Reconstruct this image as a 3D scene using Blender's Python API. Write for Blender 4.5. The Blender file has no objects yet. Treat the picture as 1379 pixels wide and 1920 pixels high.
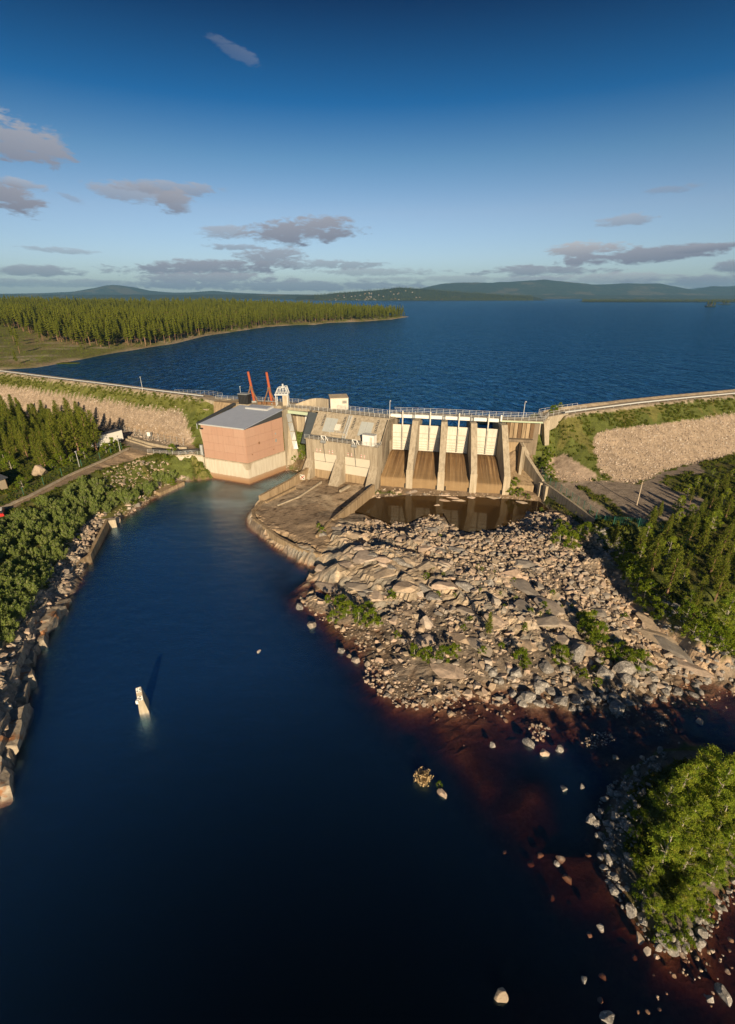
import bpy, bmesh, math, random
import numpy as np
from math import radians as R, sin, cos, pi
from mathutils import Vector, Matrix
from mathutils.bvhtree import BVHTree
from mathutils.geometry import delaunay_2d_cdt
random.seed(7); rng = np.random.default_rng(7)
C = bpy.context.scene.collection
SC = bpy.context.scene
# ------------------------------------------------------------------ camera, sky, sun, exposure
CAMH = 50.0; FPX = 900.0; HOR = 555.0
HAZE = 6e-5
PITCH = math.atan((960 - HOR) / FPX)
cam = bpy.data.cameras.new('camera'); camo = bpy.data.objects.new('camera', cam); C.objects.link(camo)
camo.location = (0, 0, CAMH); camo.rotation_euler = (pi / 2 - PITCH, 0, 0)
cam.sensor_fit = 'VERTICAL'; cam.sensor_height = 36; cam.lens = FPX / 1920 * 36
cam.clip_start = 0.5; cam.clip_end = 60000
SC.camera = camo
SC.render.resolution_x = 735; SC.render.resolution_y = 1024
SC.view_settings.view_transform = 'Standard'; SC.view_settings.look = 'None'
SC.view_settings.gamma = 1; SC.view_settings.use_curve_mapping = False
SC.view_settings.exposure = 0.42
SC.cycles.use_denoising = True
SC.cycles.max_bounces = 5; SC.cycles.transparent_max_bounces = 12; SC.cycles.volume_bounces = 0
SC.cycles.diffuse_bounces = 3; SC.cycles.glossy_bounces = 3
SUN_AZ, SUN_EL = R(170), R(18)          # azimuth clockwise from +Y : behind the camera, to its right
sdir = Vector((sin(SUN_AZ) * cos(SUN_EL), cos(SUN_AZ) * cos(SUN_EL), sin(SUN_EL)))
sl = bpy.data.lights.new('sun', 'SUN'); sl.energy = 5.0; sl.angle = R(0.5); sl.color = (1.0, 0.77, 0.50)
slo = bpy.data.objects.new('sun', sl); C.objects.link(slo); slo.rotation_euler = sdir.to_track_quat('Z', 'Y').to_euler()
slo.location = (60, -120, 120)

class NT:
    def __init__(s, nt): s.nt = nt
    def n(s, t, **k):
        nd = s.nt.nodes.new(t)
        for a, b in k.items():
            if a == 'ins':
                for i, v in b.items():
                    if hasattr(v, 'is_output'): s.nt.links.new(v, nd.inputs[i])
                    else: nd.inputs[i].default_value = v
            else: setattr(nd, a, b)
        return nd
    def m(s, op, a, b=None, c=None, clamp=False):
        ins = {0: a}
        if b is not None: ins[1] = b
        if c is not None: ins[2] = c
        return s.n('ShaderNodeMath', operation=op, use_clamp=clamp, ins=ins).outputs[0]
    def v(s, op, a, b=None):
        ins = {0: a}
        if b is not None: ins[1] = b
        return s.n('ShaderNodeVectorMath', operation=op, ins=ins).outputs[0]
    def mix(s, f, a, b, mode='MIX'):
        nd = s.n('ShaderNodeMix', data_type='RGBA', blend_type=mode)
        for i, v in ((0, f), (6, a), (7, b)):
            if hasattr(v, 'is_output'): s.nt.links.new(v, nd.inputs[i])
            elif i == 0: nd.inputs[0].default_value = v
            else: nd.inputs[i].default_value = tuple(v) + ((1,) if len(v) == 3 else ())
        return nd.outputs[2]
    def ramp(s, f, stops, interp='LINEAR'):
        nd = s.n('ShaderNodeValToRGB', ins={0: f}); cr = nd.color_ramp; cr.interpolation = interp
        while len(cr.elements) < len(stops): cr.elements.new(0.5)
        for e, (p, c) in zip(cr.elements, stops):
            e.position = p; e.color = (c, c, c, 1) if isinstance(c, (int, float)) else tuple(c) + (1,)
        return nd.outputs[0]
    def noise(s, vec, scale, detail=3, rough=.55, out=0, dist=0):
        return s.n('ShaderNodeTexNoise', ins={'Vector': vec, 'Scale': scale, 'Detail': detail, 'Roughness': rough, 'Distortion': dist}).outputs[out]

w = bpy.data.worlds.new('World'); SC.world = w; w.use_nodes = True
w.node_tree.nodes.clear(); N = NT(w.node_tree)
sky = N.n('ShaderNodeTexSky', sky_type='NISHITA'); sky.sun_disc = False; sky.sun_elevation = SUN_EL; sky.sun_rotation = SUN_AZ
sky.air_density = 1.0; sky.dust_density = 0.6; sky.ozone_density = 2.2; sky.altitude = 300
tc = N.n('ShaderNodeTexCoord').outputs['Generated']
sx = N.n('ShaderNodeSeparateXYZ', ins={0: tc})
el = N.m('ARCSINE', sx.outputs[2]); az = N.m('ARCTAN2', sx.outputs[0], sx.outputs[1])
# polarising-filter darkening of the upper sky, constant above 25 degrees
dk = N.ramp(N.m('DIVIDE', el, R(30)), [(0.0, (.56, .66, .82)), (.12, (.60, .64, .79)), (.257, (.56, .57, .66)), (.40, (.30, .44, .54)), (.54, (.035, .25, .43)), (.75, (.0, .078, .175)), (1, (.0, .06, .14))])
base = N.mix(1.0, sky.outputs[0], dk, 'MULTIPLY')
# clouds: (px, py, rx, ry, density, warmth) on the photograph's sky, turned into azimuth and elevation
def pix_dir(px, py):
    u = (px - 689.5) / FPX; v = (960 - py) / FPX; c, s = cos(PITCH), sin(PITCH)
    return Vector((u, c + v * s, -s + v * c)).normalized()
CL = [(30, 262, 85, 40, .8, .5, .1), (20, 372, 60, 28, .95, .25, .15), (30, 342, 60, 9, .6, .8, .1), (255, 362, 85, 17, .6, .7, .05), (330, 352, 105, 11, .6, .6, 0), (330, 380, 38, 20, .8, .35, .1),
      (445, 98, 55, 14, .17, .6, .35), (565, 432, 105, 22, .85, .35, -.05), (425, 436, 55, 12, .6, .6, 0), (440, 463, 60, 6, .6, .4, 0), (505, 482, 60, 17, .75, .4, 0), (380, 502, 150, 13, .85, .3, -.03),
      (600, 496, 130, 8, .6, .4, 0), (120, 470, 70, 5, .45, .5, .05), (60, 507, 90, 9, .7, .25, 0), (400, 522, 130, 10, .8, .6, 0), (700, 510, 120, 7, .5, .5, 0),
      (1095, 468, 85, 13, .85, 1., -.03), (1190, 480, 185, 13, .95, .25, -.07), (1010, 508, 130, 9, .75, .3, 0), (1170, 414, 55, 10, .55, .6, -.05), (1270, 355, 50, 7, .35, .2, 0), (1340, 462, 90, 6, .85, .3, -.07), (1150, 522, 230, 9, .6, .9, 0),
      (1340, 528, 180, 12, .75, .2, 0), (150, 532, 260, 7, .55, .35, 0), (560, 536, 330, 8, .75, .3, 0), (860, 524, 220, 6, .45, .5, 0), (140, 374, 30, 7, .35, .3, .3), (1365, 500, 40, 10, .8, .2, 0)]
cvec = N.n('ShaderNodeCombineXYZ', ins={0: az, 1: N.m('MULTIPLY', el, 3.2), 2: 0.0}).outputs[0]
nz = N.noise(cvec, 13, 9, .62, dist=.9); nz2 = N.noise(cvec, 48, 5, .65, dist=.4)
nn = N.m('ADD', N.m('MULTIPLY', N.m('SUBTRACT', nz, .5), 3.6), N.m('MULTIPLY', N.m('SUBTRACT', nz2, .5), 2.2))
col = base
for (px, py, rx, ry, den, warm, rot) in CL:
    d = pix_dir(px, py); a0 = math.atan2(d.x, d.y); e0 = math.asin(d.z)
    dr = pix_dir(px + rx, py); ra = abs(math.atan2(dr.x, dr.y) - a0) * 1.12; re = abs(math.asin(pix_dir(px, py + ry).z) - e0) * 1.25
    da = N.m('DIVIDE', N.m('SUBTRACT', az, a0), ra)
    de = N.m('DIVIDE', N.m('ADD', N.m('SUBTRACT', el, e0), N.m('MULTIPLY', N.m('SUBTRACT', az, a0), rot)), re)
    r2 = N.m('ADD', N.m('MULTIPLY', da, da), N.m('MULTIPLY', de, de))
    f = N.m('ADD', N.m('SUBTRACT', 1.0, r2), nn)
    f = N.m('MULTIPLY', N.m('MULTIPLY', f, 1.5, clamp=True), min(1, den * 1.15))
    # shade: brighter on upper rim, blue grey below
    sh = N.m('ADD', N.m('MULTIPLY', de, .32), .45, clamp=True)
    lit = (2.2 + 2.2 * warm, 2.25 + 2.0 * warm, 2.7 + 1.6 * warm); dim = (1.0 + .5 * warm, 1.15 + .45 * warm, 1.65 + .4 * warm)
    cc = N.mix(sh, dim, lit)
    col = N.mix(f, col, cc)
bg = N.n('ShaderNodeBackground', ins={0: col, 1: 0.11})
N.n('ShaderNodeOutputWorld', ins={0: bg.outputs[0]})
w.cycles.sampling_method = 'MANUAL'; w.cycles.sample_map_resolution = 512

# ------------------------------------------------------------------ placing: photograph point + height -> map point
def at(px, py, z):
    u = (px - 689.5) / FPX; v = (960 - py) / FPX; c, s = cos(PITCH), sin(PITCH)
    dy = c + v * s; dz = -s + v * c; t = (z - CAMH) / dz
    return Vector((u * t, dy * t, z))
def atY(px, py, Y):
    u = (px - 689.5) / FPX; v = (960 - py) / FPX; c, s = cos(PITCH), sin(PITCH)
    t = Y / (c + v * s); return Vector((u * t, Y, CAMH + (-s + v * c) * t))
def topix(P):
    P = np.asarray(P, float); Z = P[..., 2] - CAMH; c, s = cos(PITCH), sin(PITCH)
    f = P[..., 1] * c - Z * s; return 689.5 + P[..., 0] / f * FPX, 960 - (P[..., 1] * s + Z * c) / f * FPX, FPX / f
def inpoly(x, y, poly):
    x = np.asarray(x); y = np.asarray(y); r = np.zeros(x.shape, bool); n = len(poly)
    for i in range(n):
        x0, y0 = poly[i][:2]; x1, y1 = poly[(i + 1) % n][:2]
        if y0 == y1: continue
        k = ((y0 > y) != (y1 > y)) & (x < (x1 - x0) * (y - y0) / (y1 - y0) + x0); r ^= k
    return r
def _hash(i, j, seed):
    h = (i.astype(np.int64) * 374761393 + j.astype(np.int64) * 668265263 + seed * 974711) & 0xffffffff
    h = ((h ^ (h >> 13)) * 1274126177) & 0xffffffff
    return ((h ^ (h >> 16)) & 0xffff) / 65535.0
def vnoise(x, y, seed=0):
    i = np.floor(x); j = np.floor(y); fx = x - i; fy = y - j; fx = fx * fx * (3 - 2 * fx); fy = fy * fy * (3 - 2 * fy)
    a = _hash(i, j, seed); b = _hash(i + 1, j, seed); c = _hash(i, j + 1, seed); d = _hash(i + 1, j + 1, seed)
    return (a + (b - a) * fx) * (1 - fy) + (c + (d - c) * fx) * fy
def fbm(x, y, seed=0, oct=4):
    r = 0; a = .5; t = 0
    for o in range(oct): r = r + a * vnoise(x * 2 ** o, y * 2 ** o, seed + o * 17); t += a; a *= .5
    return r / t * 2 - 1
def worley(x, y, seed=0):
    """distance to nearest and second point, and id of nearest cell"""
    i0 = np.floor(x); j0 = np.floor(y); d1 = np.full(x.shape, 9.); d2 = d1.copy(); idv = d1 * 0
    for di in (-1, 0, 1):
        for dj in (-1, 0, 1):
            i = i0 + di; j = j0 + dj
            px = i + _hash(i, j, seed); py = j + _hash(i, j, seed + 5); d = np.hypot(px - x, py - y)
            m = d < d1; d2 = np.where(m, d1, np.minimum(d2, d)); idv = np.where(m, _hash(i, j, seed + 9), idv); d1 = np.where(m, d, d1)
    return d1, d2, idv

# ------------------------------------------------------------------ materials
MATS = {}
def pmat(name, rough=.85, spec=.3):
    m = bpy.data.materials.new(name); m.use_nodes = True; nt = m.node_tree; nt.nodes.clear(); n = NT(nt)
    b = n.n('ShaderNodeBsdfPrincipled'); b.inputs['Roughness'].default_value = rough
    b.inputs['Specular IOR Level'].default_value = spec
    n.n('ShaderNodeOutputMaterial', ins={0: b.outputs[0]}); MATS[name] = m
    return m, n, b
def setc(n, b, c): n.nt.links.new(c, b.inputs['Base Color'])
def bump(n, b, h, strength=.4, dist=.1):
    bp = n.n('ShaderNodeBump', ins={'Height': h, 'Strength': strength, 'Distance': dist}); n.nt.links.new(bp.outputs[0], b.inputs['Normal'])
def pos(n): return n.n('ShaderNodeNewGeometry').outputs['Position']
def mul(v, n, s): return n.n('ShaderNodeVectorMath', operation='MULTIPLY', ins={0: v, 1: s}).outputs[0]
def simple(name, c, rough=.6, var=.15, scale=1.5, metal=0, spec=.4):
    m, n, b = pmat(name, rough, spec); p = pos(n)
    f = n.noise(p, scale, 4)
    lo = tuple(x * (1 - var) for x in c); hi = tuple(min(1, x * (1 + var)) for x in c)
    setc(n, b, n.mix(f, lo, hi)); b.inputs['Metallic'].default_value = metal
    return m
def concrete(name, c, dirt, streak=.6, joint=None, moss=0, vs=(1.6, 1.6, .16)):
    m, n, b = pmat(name, .9, .2); p = pos(n)
    f1 = n.noise(mul(p, n, vs), 1.0, 5, .6); f2 = n.noise(p, .35, 4, .6); f3 = n.noise(p, 6, 3)
    st = n.ramp(f1, [(.42, 0), (.68, 1)])
    c1 = n.mix(n.m('MULTIPLY', st, streak), c, dirt)
    c2 = n.mix(n.m('MULTIPLY', n.ramp(f2, [(.35, 0), (.7, 1)]), .4), c1, tuple(x * .62 for x in c))
    c3 = n.mix(.25, c2, n.ramp(f3, [(.2, .05), (.8, .6)]), 'OVERLAY')
    setc(n, b, c3); bump(n, b, f3, .25, .04); return m
concrete('concrete', (.48, .42, .32), (.17, .13, .085), .6)
concrete('concrete_light', (.56, .49, .37), (.26, .20, .12), .6)
concrete('concrete_warm', (.46, .35, .22), (.15, .10, .055), .8)
concrete('concrete_dark', (.27, .22, .16), (.10, .08, .06), .6)
# powerhouse plinth with a tide mark near the river
m, n, b = pmat('plinth', .9, .2); p = pos(n); z = n.n('ShaderNodeSeparateXYZ', ins={0: p}).outputs[2]
f = n.noise(mul(p, n, (1.5, 1.5, .2)), 1, 5, .6); c = n.mix(n.ramp(f, [(.4, 0), (.75, .5)]), (.60, .55, .45), (.38, .31, .21))
zz = n.m('ADD', z, n.m('MULTIPLY', n.noise(p, .8, 3), .5))
c = n.mix(n.ramp(n.m('DIVIDE', zz, 3), [(.18, 1), (.55, .8), (.62, 0)]), c, (.33, .20, .11)); setc(n, b, c)
# brick panels, salmon coloured
m, n, b = pmat('brick', .92, .2); p = pos(n)
br = n.n('ShaderNodeTexNoise', ins={'Vector': mul(p, n, (3, 3, 9)), 'Scale': 1.6, 'Detail': 4}).outputs[0]
f2 = n.noise(p, .3, 4)
oi = n.n('ShaderNodeObjectInfo').outputs['Random']
c = n.mix(br, (.40, .235, .165), (.50, .33, .245)); c = n.mix(n.m('MULTIPLY', f2, .5), c, (.50, .33, .25)); c = n.mix(n.m('MULTIPLY', oi, .22), c, (.36, .19, .13)); dr = n.ramp(n.noise(mul(p, n, (2.4, 2.4, .12)), 1, 4, .6), [(.52, 0), (.75, .4)]); c = n.mix(dr, c, (.27, .17, .13)); setc(n, b, c)
bump(n, b, br, .3, .03)
# ogee weir stained by water
m, n, b = pmat('weir_stain', .75, .35)
at_ = n.n('ShaderNodeAttribute', attribute_name='uvw').outputs['Vector']
f1 = n.noise(mul(at_, n, (1.0, .035, 1)), 1, 6, .72); f2 = n.noise(mul(at_, n, (2.2, .07, 1)), 1, 5, .7); f3 = n.noise(at_, .5, 3)
c = n.ramp(f1, [(.30, (.014, .009, .006)), (.42, (.060, .034, .015)), (.54, (.15, .085, .034)), (.66, (.36, .25, .13))])
sv = n.n('ShaderNodeSeparateXYZ', ins={0: at_}).outputs[1]; c = n.mix(n.ramp(n.m('DIVIDE', sv, 14), [(.25, 0), (.68, .35), (.74, .75)]), c, (.42, .30, .16))
c = n.mix(n.m('MULTIPLY', n.ramp(f2, [(.5, 0), (.7, 1)]), .45), c, (.42, .31, .18)); c = n.mix(n.m('MULTIPLY', f3, .5), c, (.11, .058, .022)); setc(n, b, c)
concrete('gate_white', (.72, .70, .63), (.46, .41, .31), .35, vs=(3, 3, .3))
simple('house_white', (.38, .37, .35)); simple('house_red', (.20, .10, .07)); simple('gate_cream', (.60, .56, .46), .6, .08, .6)
simple('steel', (.36, .38, .38), .5, .15, 2, .3)
simple('steel_light', (.58, .60, .60), .45, .1, 2, .2)
simple('steel_dark', (.05, .055, .06), .5, .2, 2)
simple('panel_grey', (.40, .43, .42), .5, .12, .9)
simple('plate_slate', (.07, .085, .095), .45, .15, .6)
simple('roof_metal', (.26, .30, .385), .5, .10, .5, 0)
simple('orange', (.42, .105, .045), .5, .1)
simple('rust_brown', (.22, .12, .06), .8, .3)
simple('white_paint', (.80, .80, .76), .5, .05)
simple('green_paint', (.03, .16, .12), .6, .2)
simple('mint', (.45, .55, .40), .6, .12)
simple('red_paint', (.55, .03, .03), .45, .1)
simple('black', (.02, .02, .02), .6, .2)
simple('wood', (.15, .095, .05), .85, .35, 2)
simple('wood_pale', (.48, .40, .30), .85, .3, 2)
simple('tarpaulin', (.09, .10, .12), .7, .2)
simple('wall_beige', (.45, .38, .27), .85, .12)
simple('glass', (.03, .04, .05), .1, .1)
simple('bark_pine', (.22, .135, .085), .9, .35, 3)
simple('bark_birch', (.36, .33, .28), .9, .4, 5)
simple('dead_grass', (.46, .34, .18), .9, .3, 3)
def foliage(name, a, b_, c_, trans=.35):
    m = bpy.data.materials.new(name); m.use_nodes = True; nt = m.node_tree; nt.nodes.clear(); n = NT(nt); MATS[name] = m
    r = n.n('ShaderNodeObjectInfo').outputs['Random']; ti = n.n('ShaderNodeAttribute', attribute_name='tint').outputs['Fac']
    rr = n.m('FRACT', n.m('ADD', r, ti)); p = pos(n); f = n.noise(p, .45, 3)
    col = n.mix(n.m('ADD', n.m('MULTIPLY', rr, .6), n.m('MULTIPLY', f, .4), clamp=True), a, b_)
    col = n.mix(n.ramp(n.noise(p, 1.9, 2), [(.5, 0), (.75, .8)]), col, c_)
    d = n.n('ShaderNodeBsdfDiffuse', ins={0: col}); t = n.n('ShaderNodeBsdfTranslucent', ins={0: col})
    s = n.n('ShaderNodeMixShader', ins={0: trans, 1: d.outputs[0], 2: t.outputs[0]})
    n.n('ShaderNodeOutputMaterial', ins={0: s.outputs[0]})
foliage('leaf_birch', (.18, .31, .032), (.41, .47, .055), (.52, .48, .09), .48)
foliage('leaf_willow', (.16, .25, .05), (.31, .38, .09), (.50, .53, .27), .42)
foliage('needle', (.08, .13, .02), (.23, .26, .035), (.34, .32, .055), .38)
foliage('needle_far', (.075, .098, .012), (.145, .165, .022), (.18, .18, .03), .2)
foliage('leaf_bush', (.10, .19, .015), (.25, .32, .03), (.36, .36, .05), .45)
foliage('grass_blade', (.055, .10, .012), (.13, .15, .022), (.26, .20, .06))
# rock
m, n, b = pmat('rock', .9, .25); p = pos(n); ti = n.n('ShaderNodeAttribute', attribute_name='tint').outputs['Fac']; oi = n.n('ShaderNodeObjectInfo').outputs['Random']
t = n.m('FRACT', n.m('ADD', ti, oi)); f1 = n.noise(p, 1.3, 5, .6); f2 = n.noise(p, 7, 4, .65)
c = n.ramp(t, [(0, (.46, .38, .28)), (.3, (.60, .46, .32)), (.5, (.32, .30, .27)), (.75, (.66, .49, .36)), (1, (.52, .47, .40))])
c = n.mix(n.ramp(f1, [(.35, 0), (.75, .6)]), c, (.15, .13, .11)); c = n.mix(n.ramp(f2, [(.56, 0), (.72, .5)]), c, (.50, .48, .44)); setc(n, b, c); bump(n, b, f2, .5, .08)
m, n, b = pmat('rock_grey', .85, .3); p = pos(n); f1 = n.noise(p, 1.6, 5, .65); f2 = n.noise(p, 5, 4, .65)
c = n.mix(n.ramp(f1, [(.35, 0), (.7, 1)]), (.34, .32, .29), (.12, .115, .11)); c = n.mix(n.ramp(f2, [(.52, 0), (.66, .8)]), c, (.62, .60, .56)); setc(n, b, c); bump(n, b, f2, .6, .1)
m, n, b = pmat('cliff_rock', .85, .3); p = pos(n); f1 = n.noise(p, .9, 5, .65); f2 = n.noise(mul(p, n, (1, 1, 4)), 2, 5, .65); f3 = n.noise(p, .45, 3)
c = n.mix(n.ramp(f1, [(.35, 0), (.7, 1)]), (.44, .38, .29), (.17, .14, .11)); c = n.mix(n.ramp(f2, [(.5, 0), (.7, .6)]), c, (.55, .50, .42)); c = n.mix(n.ramp(f3, [(.58, 0), (.66, .75)]), c, (.36, .15, .05)); setc(n, b, c); bump(n, b, f2, .6, .15)
# riprap stones
m, n, b = pmat('riprap', .92, .2); p = pos(n); ti = n.n('ShaderNodeAttribute', attribute_name='tint').outputs['Fac']
c = n.ramp(ti, [(0, (.32, .26, .21)), (.5, (.46, .385, .31)), (.8, (.54, .45, .37)), (1, (.60, .55, .48))]); c = n.mix(n.m('MULTIPLY', n.noise(p, 3, 3), .4), c, (.25, .20, .16)); setc(n, b, c)
# terrain : albedo comes from the map attribute, broken up by noise
m, n, b = pmat('terrain', .95, .15); p = pos(n)
a = n.n('ShaderNodeAttribute', attribute_name='albedo').outputs['Color']
f1 = n.noise(p, .5, 5, .6); f2 = n.noise(p, 3.0, 5, .65); f3 = n.noise(p, .08, 4)
c = n.mix(.75, a, n.ramp(f1, [(.25, .25), (.75, .8)]), 'OVERLAY'); c = n.mix(.6, c, n.ramp(f2, [(.25, .2), (.75, .8)]), 'OVERLAY')
setc(n, b, c); bump(n, b, n.m('ADD', f2, n.m('MULTIPLY', f1, 1.5)), .6, .25)
def water(name, body, wave, wstr, wdist, rough, clear=True, stretch=(1, 1, 1), kf=1.2, refl=.6, brough=.42, dif=(0, .1, .3), share=.05):
    m = bpy.data.materials.new(name); m.use_nodes = True; nt = m.node_tree; nt.nodes.clear(); n = NT(nt); MATS[name] = m
    p = mul(pos(n), n, stretch); h = n.m('ADD', n.noise(p, wave, 4, .6, dist=.8), n.m('MULTIPLY', n.noise(p, wave * .22, 3, .5), 1.6))
    bp = n.n('ShaderNodeBump', ins={'Height': h, 'Strength': wstr, 'Distance': wdist})
    fr = n.m('MULTIPLY', n.n('ShaderNodeFresnel', ins={'IOR': 1.34, 'Normal': bp.outputs[0]}).outputs[0], refl)
    fr = n.m('MULTIPLY', fr, n.m('SUBTRACT', 1.0, n.n('ShaderNodeNewGeometry').outputs['Backfacing']), clamp=True)
    g = n.n('ShaderNodeBsdfGlossy', ins={0: (1, 1, 1, 1), 'Roughness': rough, 'Normal': bp.outputs[0]})
    d = n.n('ShaderNodeBsdfGlossy', ins={0: tuple(body) + (1,), 'Roughness': brough, 'Normal': bp.outputs[0]})
    d2 = n.n('ShaderNodeBsdfDiffuse', ins={0: tuple(dif) + (1,)}); d = n.n('ShaderNodeMixShader', ins={0: share, 1: d.outputs[0], 2: d2.outputs[0]})
    if clear:                                                # blue sheen added by view angle, brighter at a flat angle
        fc = n.n('ShaderNodeLayerWeight', ins={'Blend': .5}).outputs['Facing']
        fc = n.m('MINIMUM', n.m('MULTIPLY', n.m('POWER', fc, 1.8), kf), .55)
        dp = n.n('ShaderNodeAttribute', attribute_name='depth').outputs['Fac']   # the added sheen fades out over shallow water
        fc = n.m('MULTIPLY', fc, n.m('SUBTRACT', 1.0, n.m('EXPONENT', n.m('MULTIPLY', dp, -.4))))
        tr = n.n('ShaderNodeBsdfTransparent', ins={0: (1, 1, 1, 1)})
        bk = n.n('ShaderNodeBsdfTransparent', ins={0: (0, 0, 0, 1)}); un = n.n('ShaderNodeAddShader', ins={0: tr.outputs[0], 1: n.n('ShaderNodeMixShader', ins={0: fc, 1: bk.outputs[0], 2: d.outputs[0]}).outputs[0]})
    else: un = d
    s = n.n('ShaderNodeMixShader', ins={0: fr, 1: un.outputs[0], 2: g.outputs[0]})
    o = n.n('ShaderNodeOutputMaterial', ins={0: s.outputs[0]})
    if clear:
        v = n.n('ShaderNodeVolumeAbsorption', ins={'Color': (.58, .40, .30, 1), 'Density': 1.35}); nt.links.new(v.outputs[0], o.inputs[1])
water('river_water', (.28, .68, 1.0), 1.3, .5, .12, .05, True, (1, 1.6, 1), 3.7, 1.1, .36, (.0, .20, .70))
water('lake_water', (.0, .28, .50), .40, 1.0, 2.4, .08, False, (1, .40, 1), refl=.36, brough=.09, dif=(.0, .06, .20), share=.15)
water('pond_water', (.10, .065, .025), 1.0, .1, .02, .05, False, dif=(.10, .065, .025))

# ------------------------------------------------------------------ mesh helpers
ORG = {}
def new_mesh(name, V, F, mats, mi=None, smooth=False, tint=None):
    me = bpy.data.meshes.new(name)
    if isinstance(F, np.ndarray):
        k = F.shape[1]; me.vertices.add(len(V)); me.vertices.foreach_set('co', np.asarray(V, np.float32).ravel())
        me.loops.add(F.size); me.loops.foreach_set('vertex_index', F.astype(np.int32).ravel())
        me.polygons.add(len(F)); me.polygons.foreach_set('loop_start', np.arange(0, F.size, k, dtype=np.int32))
        me.update(calc_edges=True)
    else: me.from_pydata([tuple(v) for v in V], [], F)
    for m in (mats if isinstance(mats, (list, tuple)) else [mats]): me.materials.append(MATS[m])
    if mi is not None: me.polygons.foreach_set('material_index', np.asarray(mi, np.int32))
    me.polygons.foreach_set('use_smooth', np.full(len(me.polygons), smooth))
    if tint is not None:
        a = me.attributes.new('tint', 'FLOAT', 'POINT'); a.data.foreach_set('value', np.asarray(tint, np.float32))
    me.update(); return me
def link(name, me, parent=None, kind=None):
    o = bpy.data.objects.new(name, me); C.objects.link(o)
    if parent is not None: o.parent = parent
    if kind: o['kind'] = kind
    return o
def tag(o, label, cat=None, group=None):
    o['label'] = label
    if cat: o['category'] = cat
    if group: o['group'] = group
    return o
def thing(name, label, cat, loc=(0, 0, 0), rz=0, group=None):
    o = bpy.data.objects.new(name, None); C.objects.link(o); o.location = loc; o.rotation_euler = (0, 0, rz); o.empty_display_size = .3
    return tag(o, label, cat, group)
def root_loc(p):
    while p is not None and p.parent is not None: p = p.parent
    return Vector(p.location) if p is not None else Vector((0, 0, 0))
class MB:
    def __init__(s): s.v = []; s.f = []
    def add(s, vs, fs):
        k = len(s.v); s.v += [Vector(v) for v in vs]; s.f += [tuple(i + k for i in f) for f in fs]; return s
    def hexa(s, b, t):                       # four bottom, four top points, counter-clockwise from above
        return s.add(list(b) + list(t), [(3, 2, 1, 0), (4, 5, 6, 7), (0, 1, 5, 4), (1, 2, 6, 5), (2, 3, 7, 6), (3, 0, 4, 7)])
    def box(s, c, d, rz=0, fr=None):
        cx, cy, cz = c; a, b_, h = d[0] / 2, d[1] / 2, d[2] / 2; co, si = cos(rz), sin(rz)
        P = [(cx + x * co - y * si, cy + x * si + y * co) for x, y in ((-a, -b_), (a, -b_), (a, b_), (-a, b_))]
        f = fr or (lambda x, y, z: (x, y, z))
        return s.hexa([f(x, y, cz - h) for x, y in P], [f(x, y, cz + h) for x, y in P])
    def prism(s, poly, z0, z1):
        n = len(poly); z1f = z1 if callable(z1) else (lambda i: z1)
        vs = [(p[0], p[1], z0) for p in poly] + [(p[0], p[1], z1f(i)) for i, p in enumerate(poly)]
        return s.add(vs, [tuple(range(n - 1, -1, -1)), tuple(range(n, 2 * n))] + [(i, (i + 1) % n, n + (i + 1) % n, n + i) for i in range(n)])
    def extr(s, prof, a0, a1, fr):           # profile of (b,z), extruded from a0 to a1 in frame fr
        n = len(prof); vs = [fr(a0, b_, z) for b_, z in prof] + [fr(a1, b_, z) for b_, z in prof]
        return s.add(vs, [tuple(range(n)), tuple(range(2 * n - 1, n - 1, -1))] + [(i, n + i, n + (i + 1) % n, (i + 1) % n) for i in range(n)])
    def tube(s, p0, p1, r, r1=None, n=6):
        p0, p1 = Vector(p0), Vector(p1); d = (p1 - p0).normalized(); u = d.orthogonal().normalized(); v_ = d.cross(u); r1 = r if r1 is None else r1
        A = [p0 + (u * cos(2 * pi * i / n) + v_ * sin(2 * pi * i / n)) * r for i in range(n)]; B = [p1 + (u * cos(2 * pi * i / n) + v_ * sin(2 * pi * i / n)) * r1 for i in range(n)]
        return s.add(A + B, [tuple(range(n - 1, -1, -1)), tuple(range(n, 2 * n))] + [(i, (i + 1) % n, n + (i + 1) % n, n + i) for i in range(n)])
    def wall(s, P, z0, z1, th):              # wall along polyline P, offset th to the right of travel
        for i in range(len(P) - 1):
            a, b_ = Vector(P[i][:2]), Vector(P[i + 1][:2]); d = (b_ - a).normalized(); nn_ = Vector((d.y, -d.x)) * th
            za = z1[i] if isinstance(z1, (list, tuple)) else z1; zb = z1[i + 1] if isinstance(z1, (list, tuple)) else z1
            s.hexa([(a.x, a.y, z0), (a.x + nn_.x, a.y + nn_.y, z0), (b_.x + nn_.x, b_.y + nn_.y, z0), (b_.x, b_.y, z0)],
                   [(a.x, a.y, za), (a.x + nn_.x, a.y + nn_.y, za), (b_.x + nn_.x, b_.y + nn_.y, zb), (b_.x, b_.y, zb)])
        return s
    def build(s, name, mat, parent=None, smooth=False, kind=None, bevel=0):
        o0 = root_loc(parent); me = bpy.data.meshes.new(name); me.from_pydata([tuple(v - o0) for v in s.v], [], s.f)
        bm = bmesh.new(); bm.from_mesh(me); bmesh.ops.recalc_face_normals(bm, faces=bm.faces)
        if bevel: bmesh.ops.bevel(bm, geom=bm.edges[:], offset=bevel, segments=1, affect='EDGES')
        bm.to_mesh(me); bm.free(); me.materials.append(MATS[mat])
        if smooth: me.polygons.foreach_set('use_smooth', [True] * len(me.polygons))
        return link(name, me, parent, kind)
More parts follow.
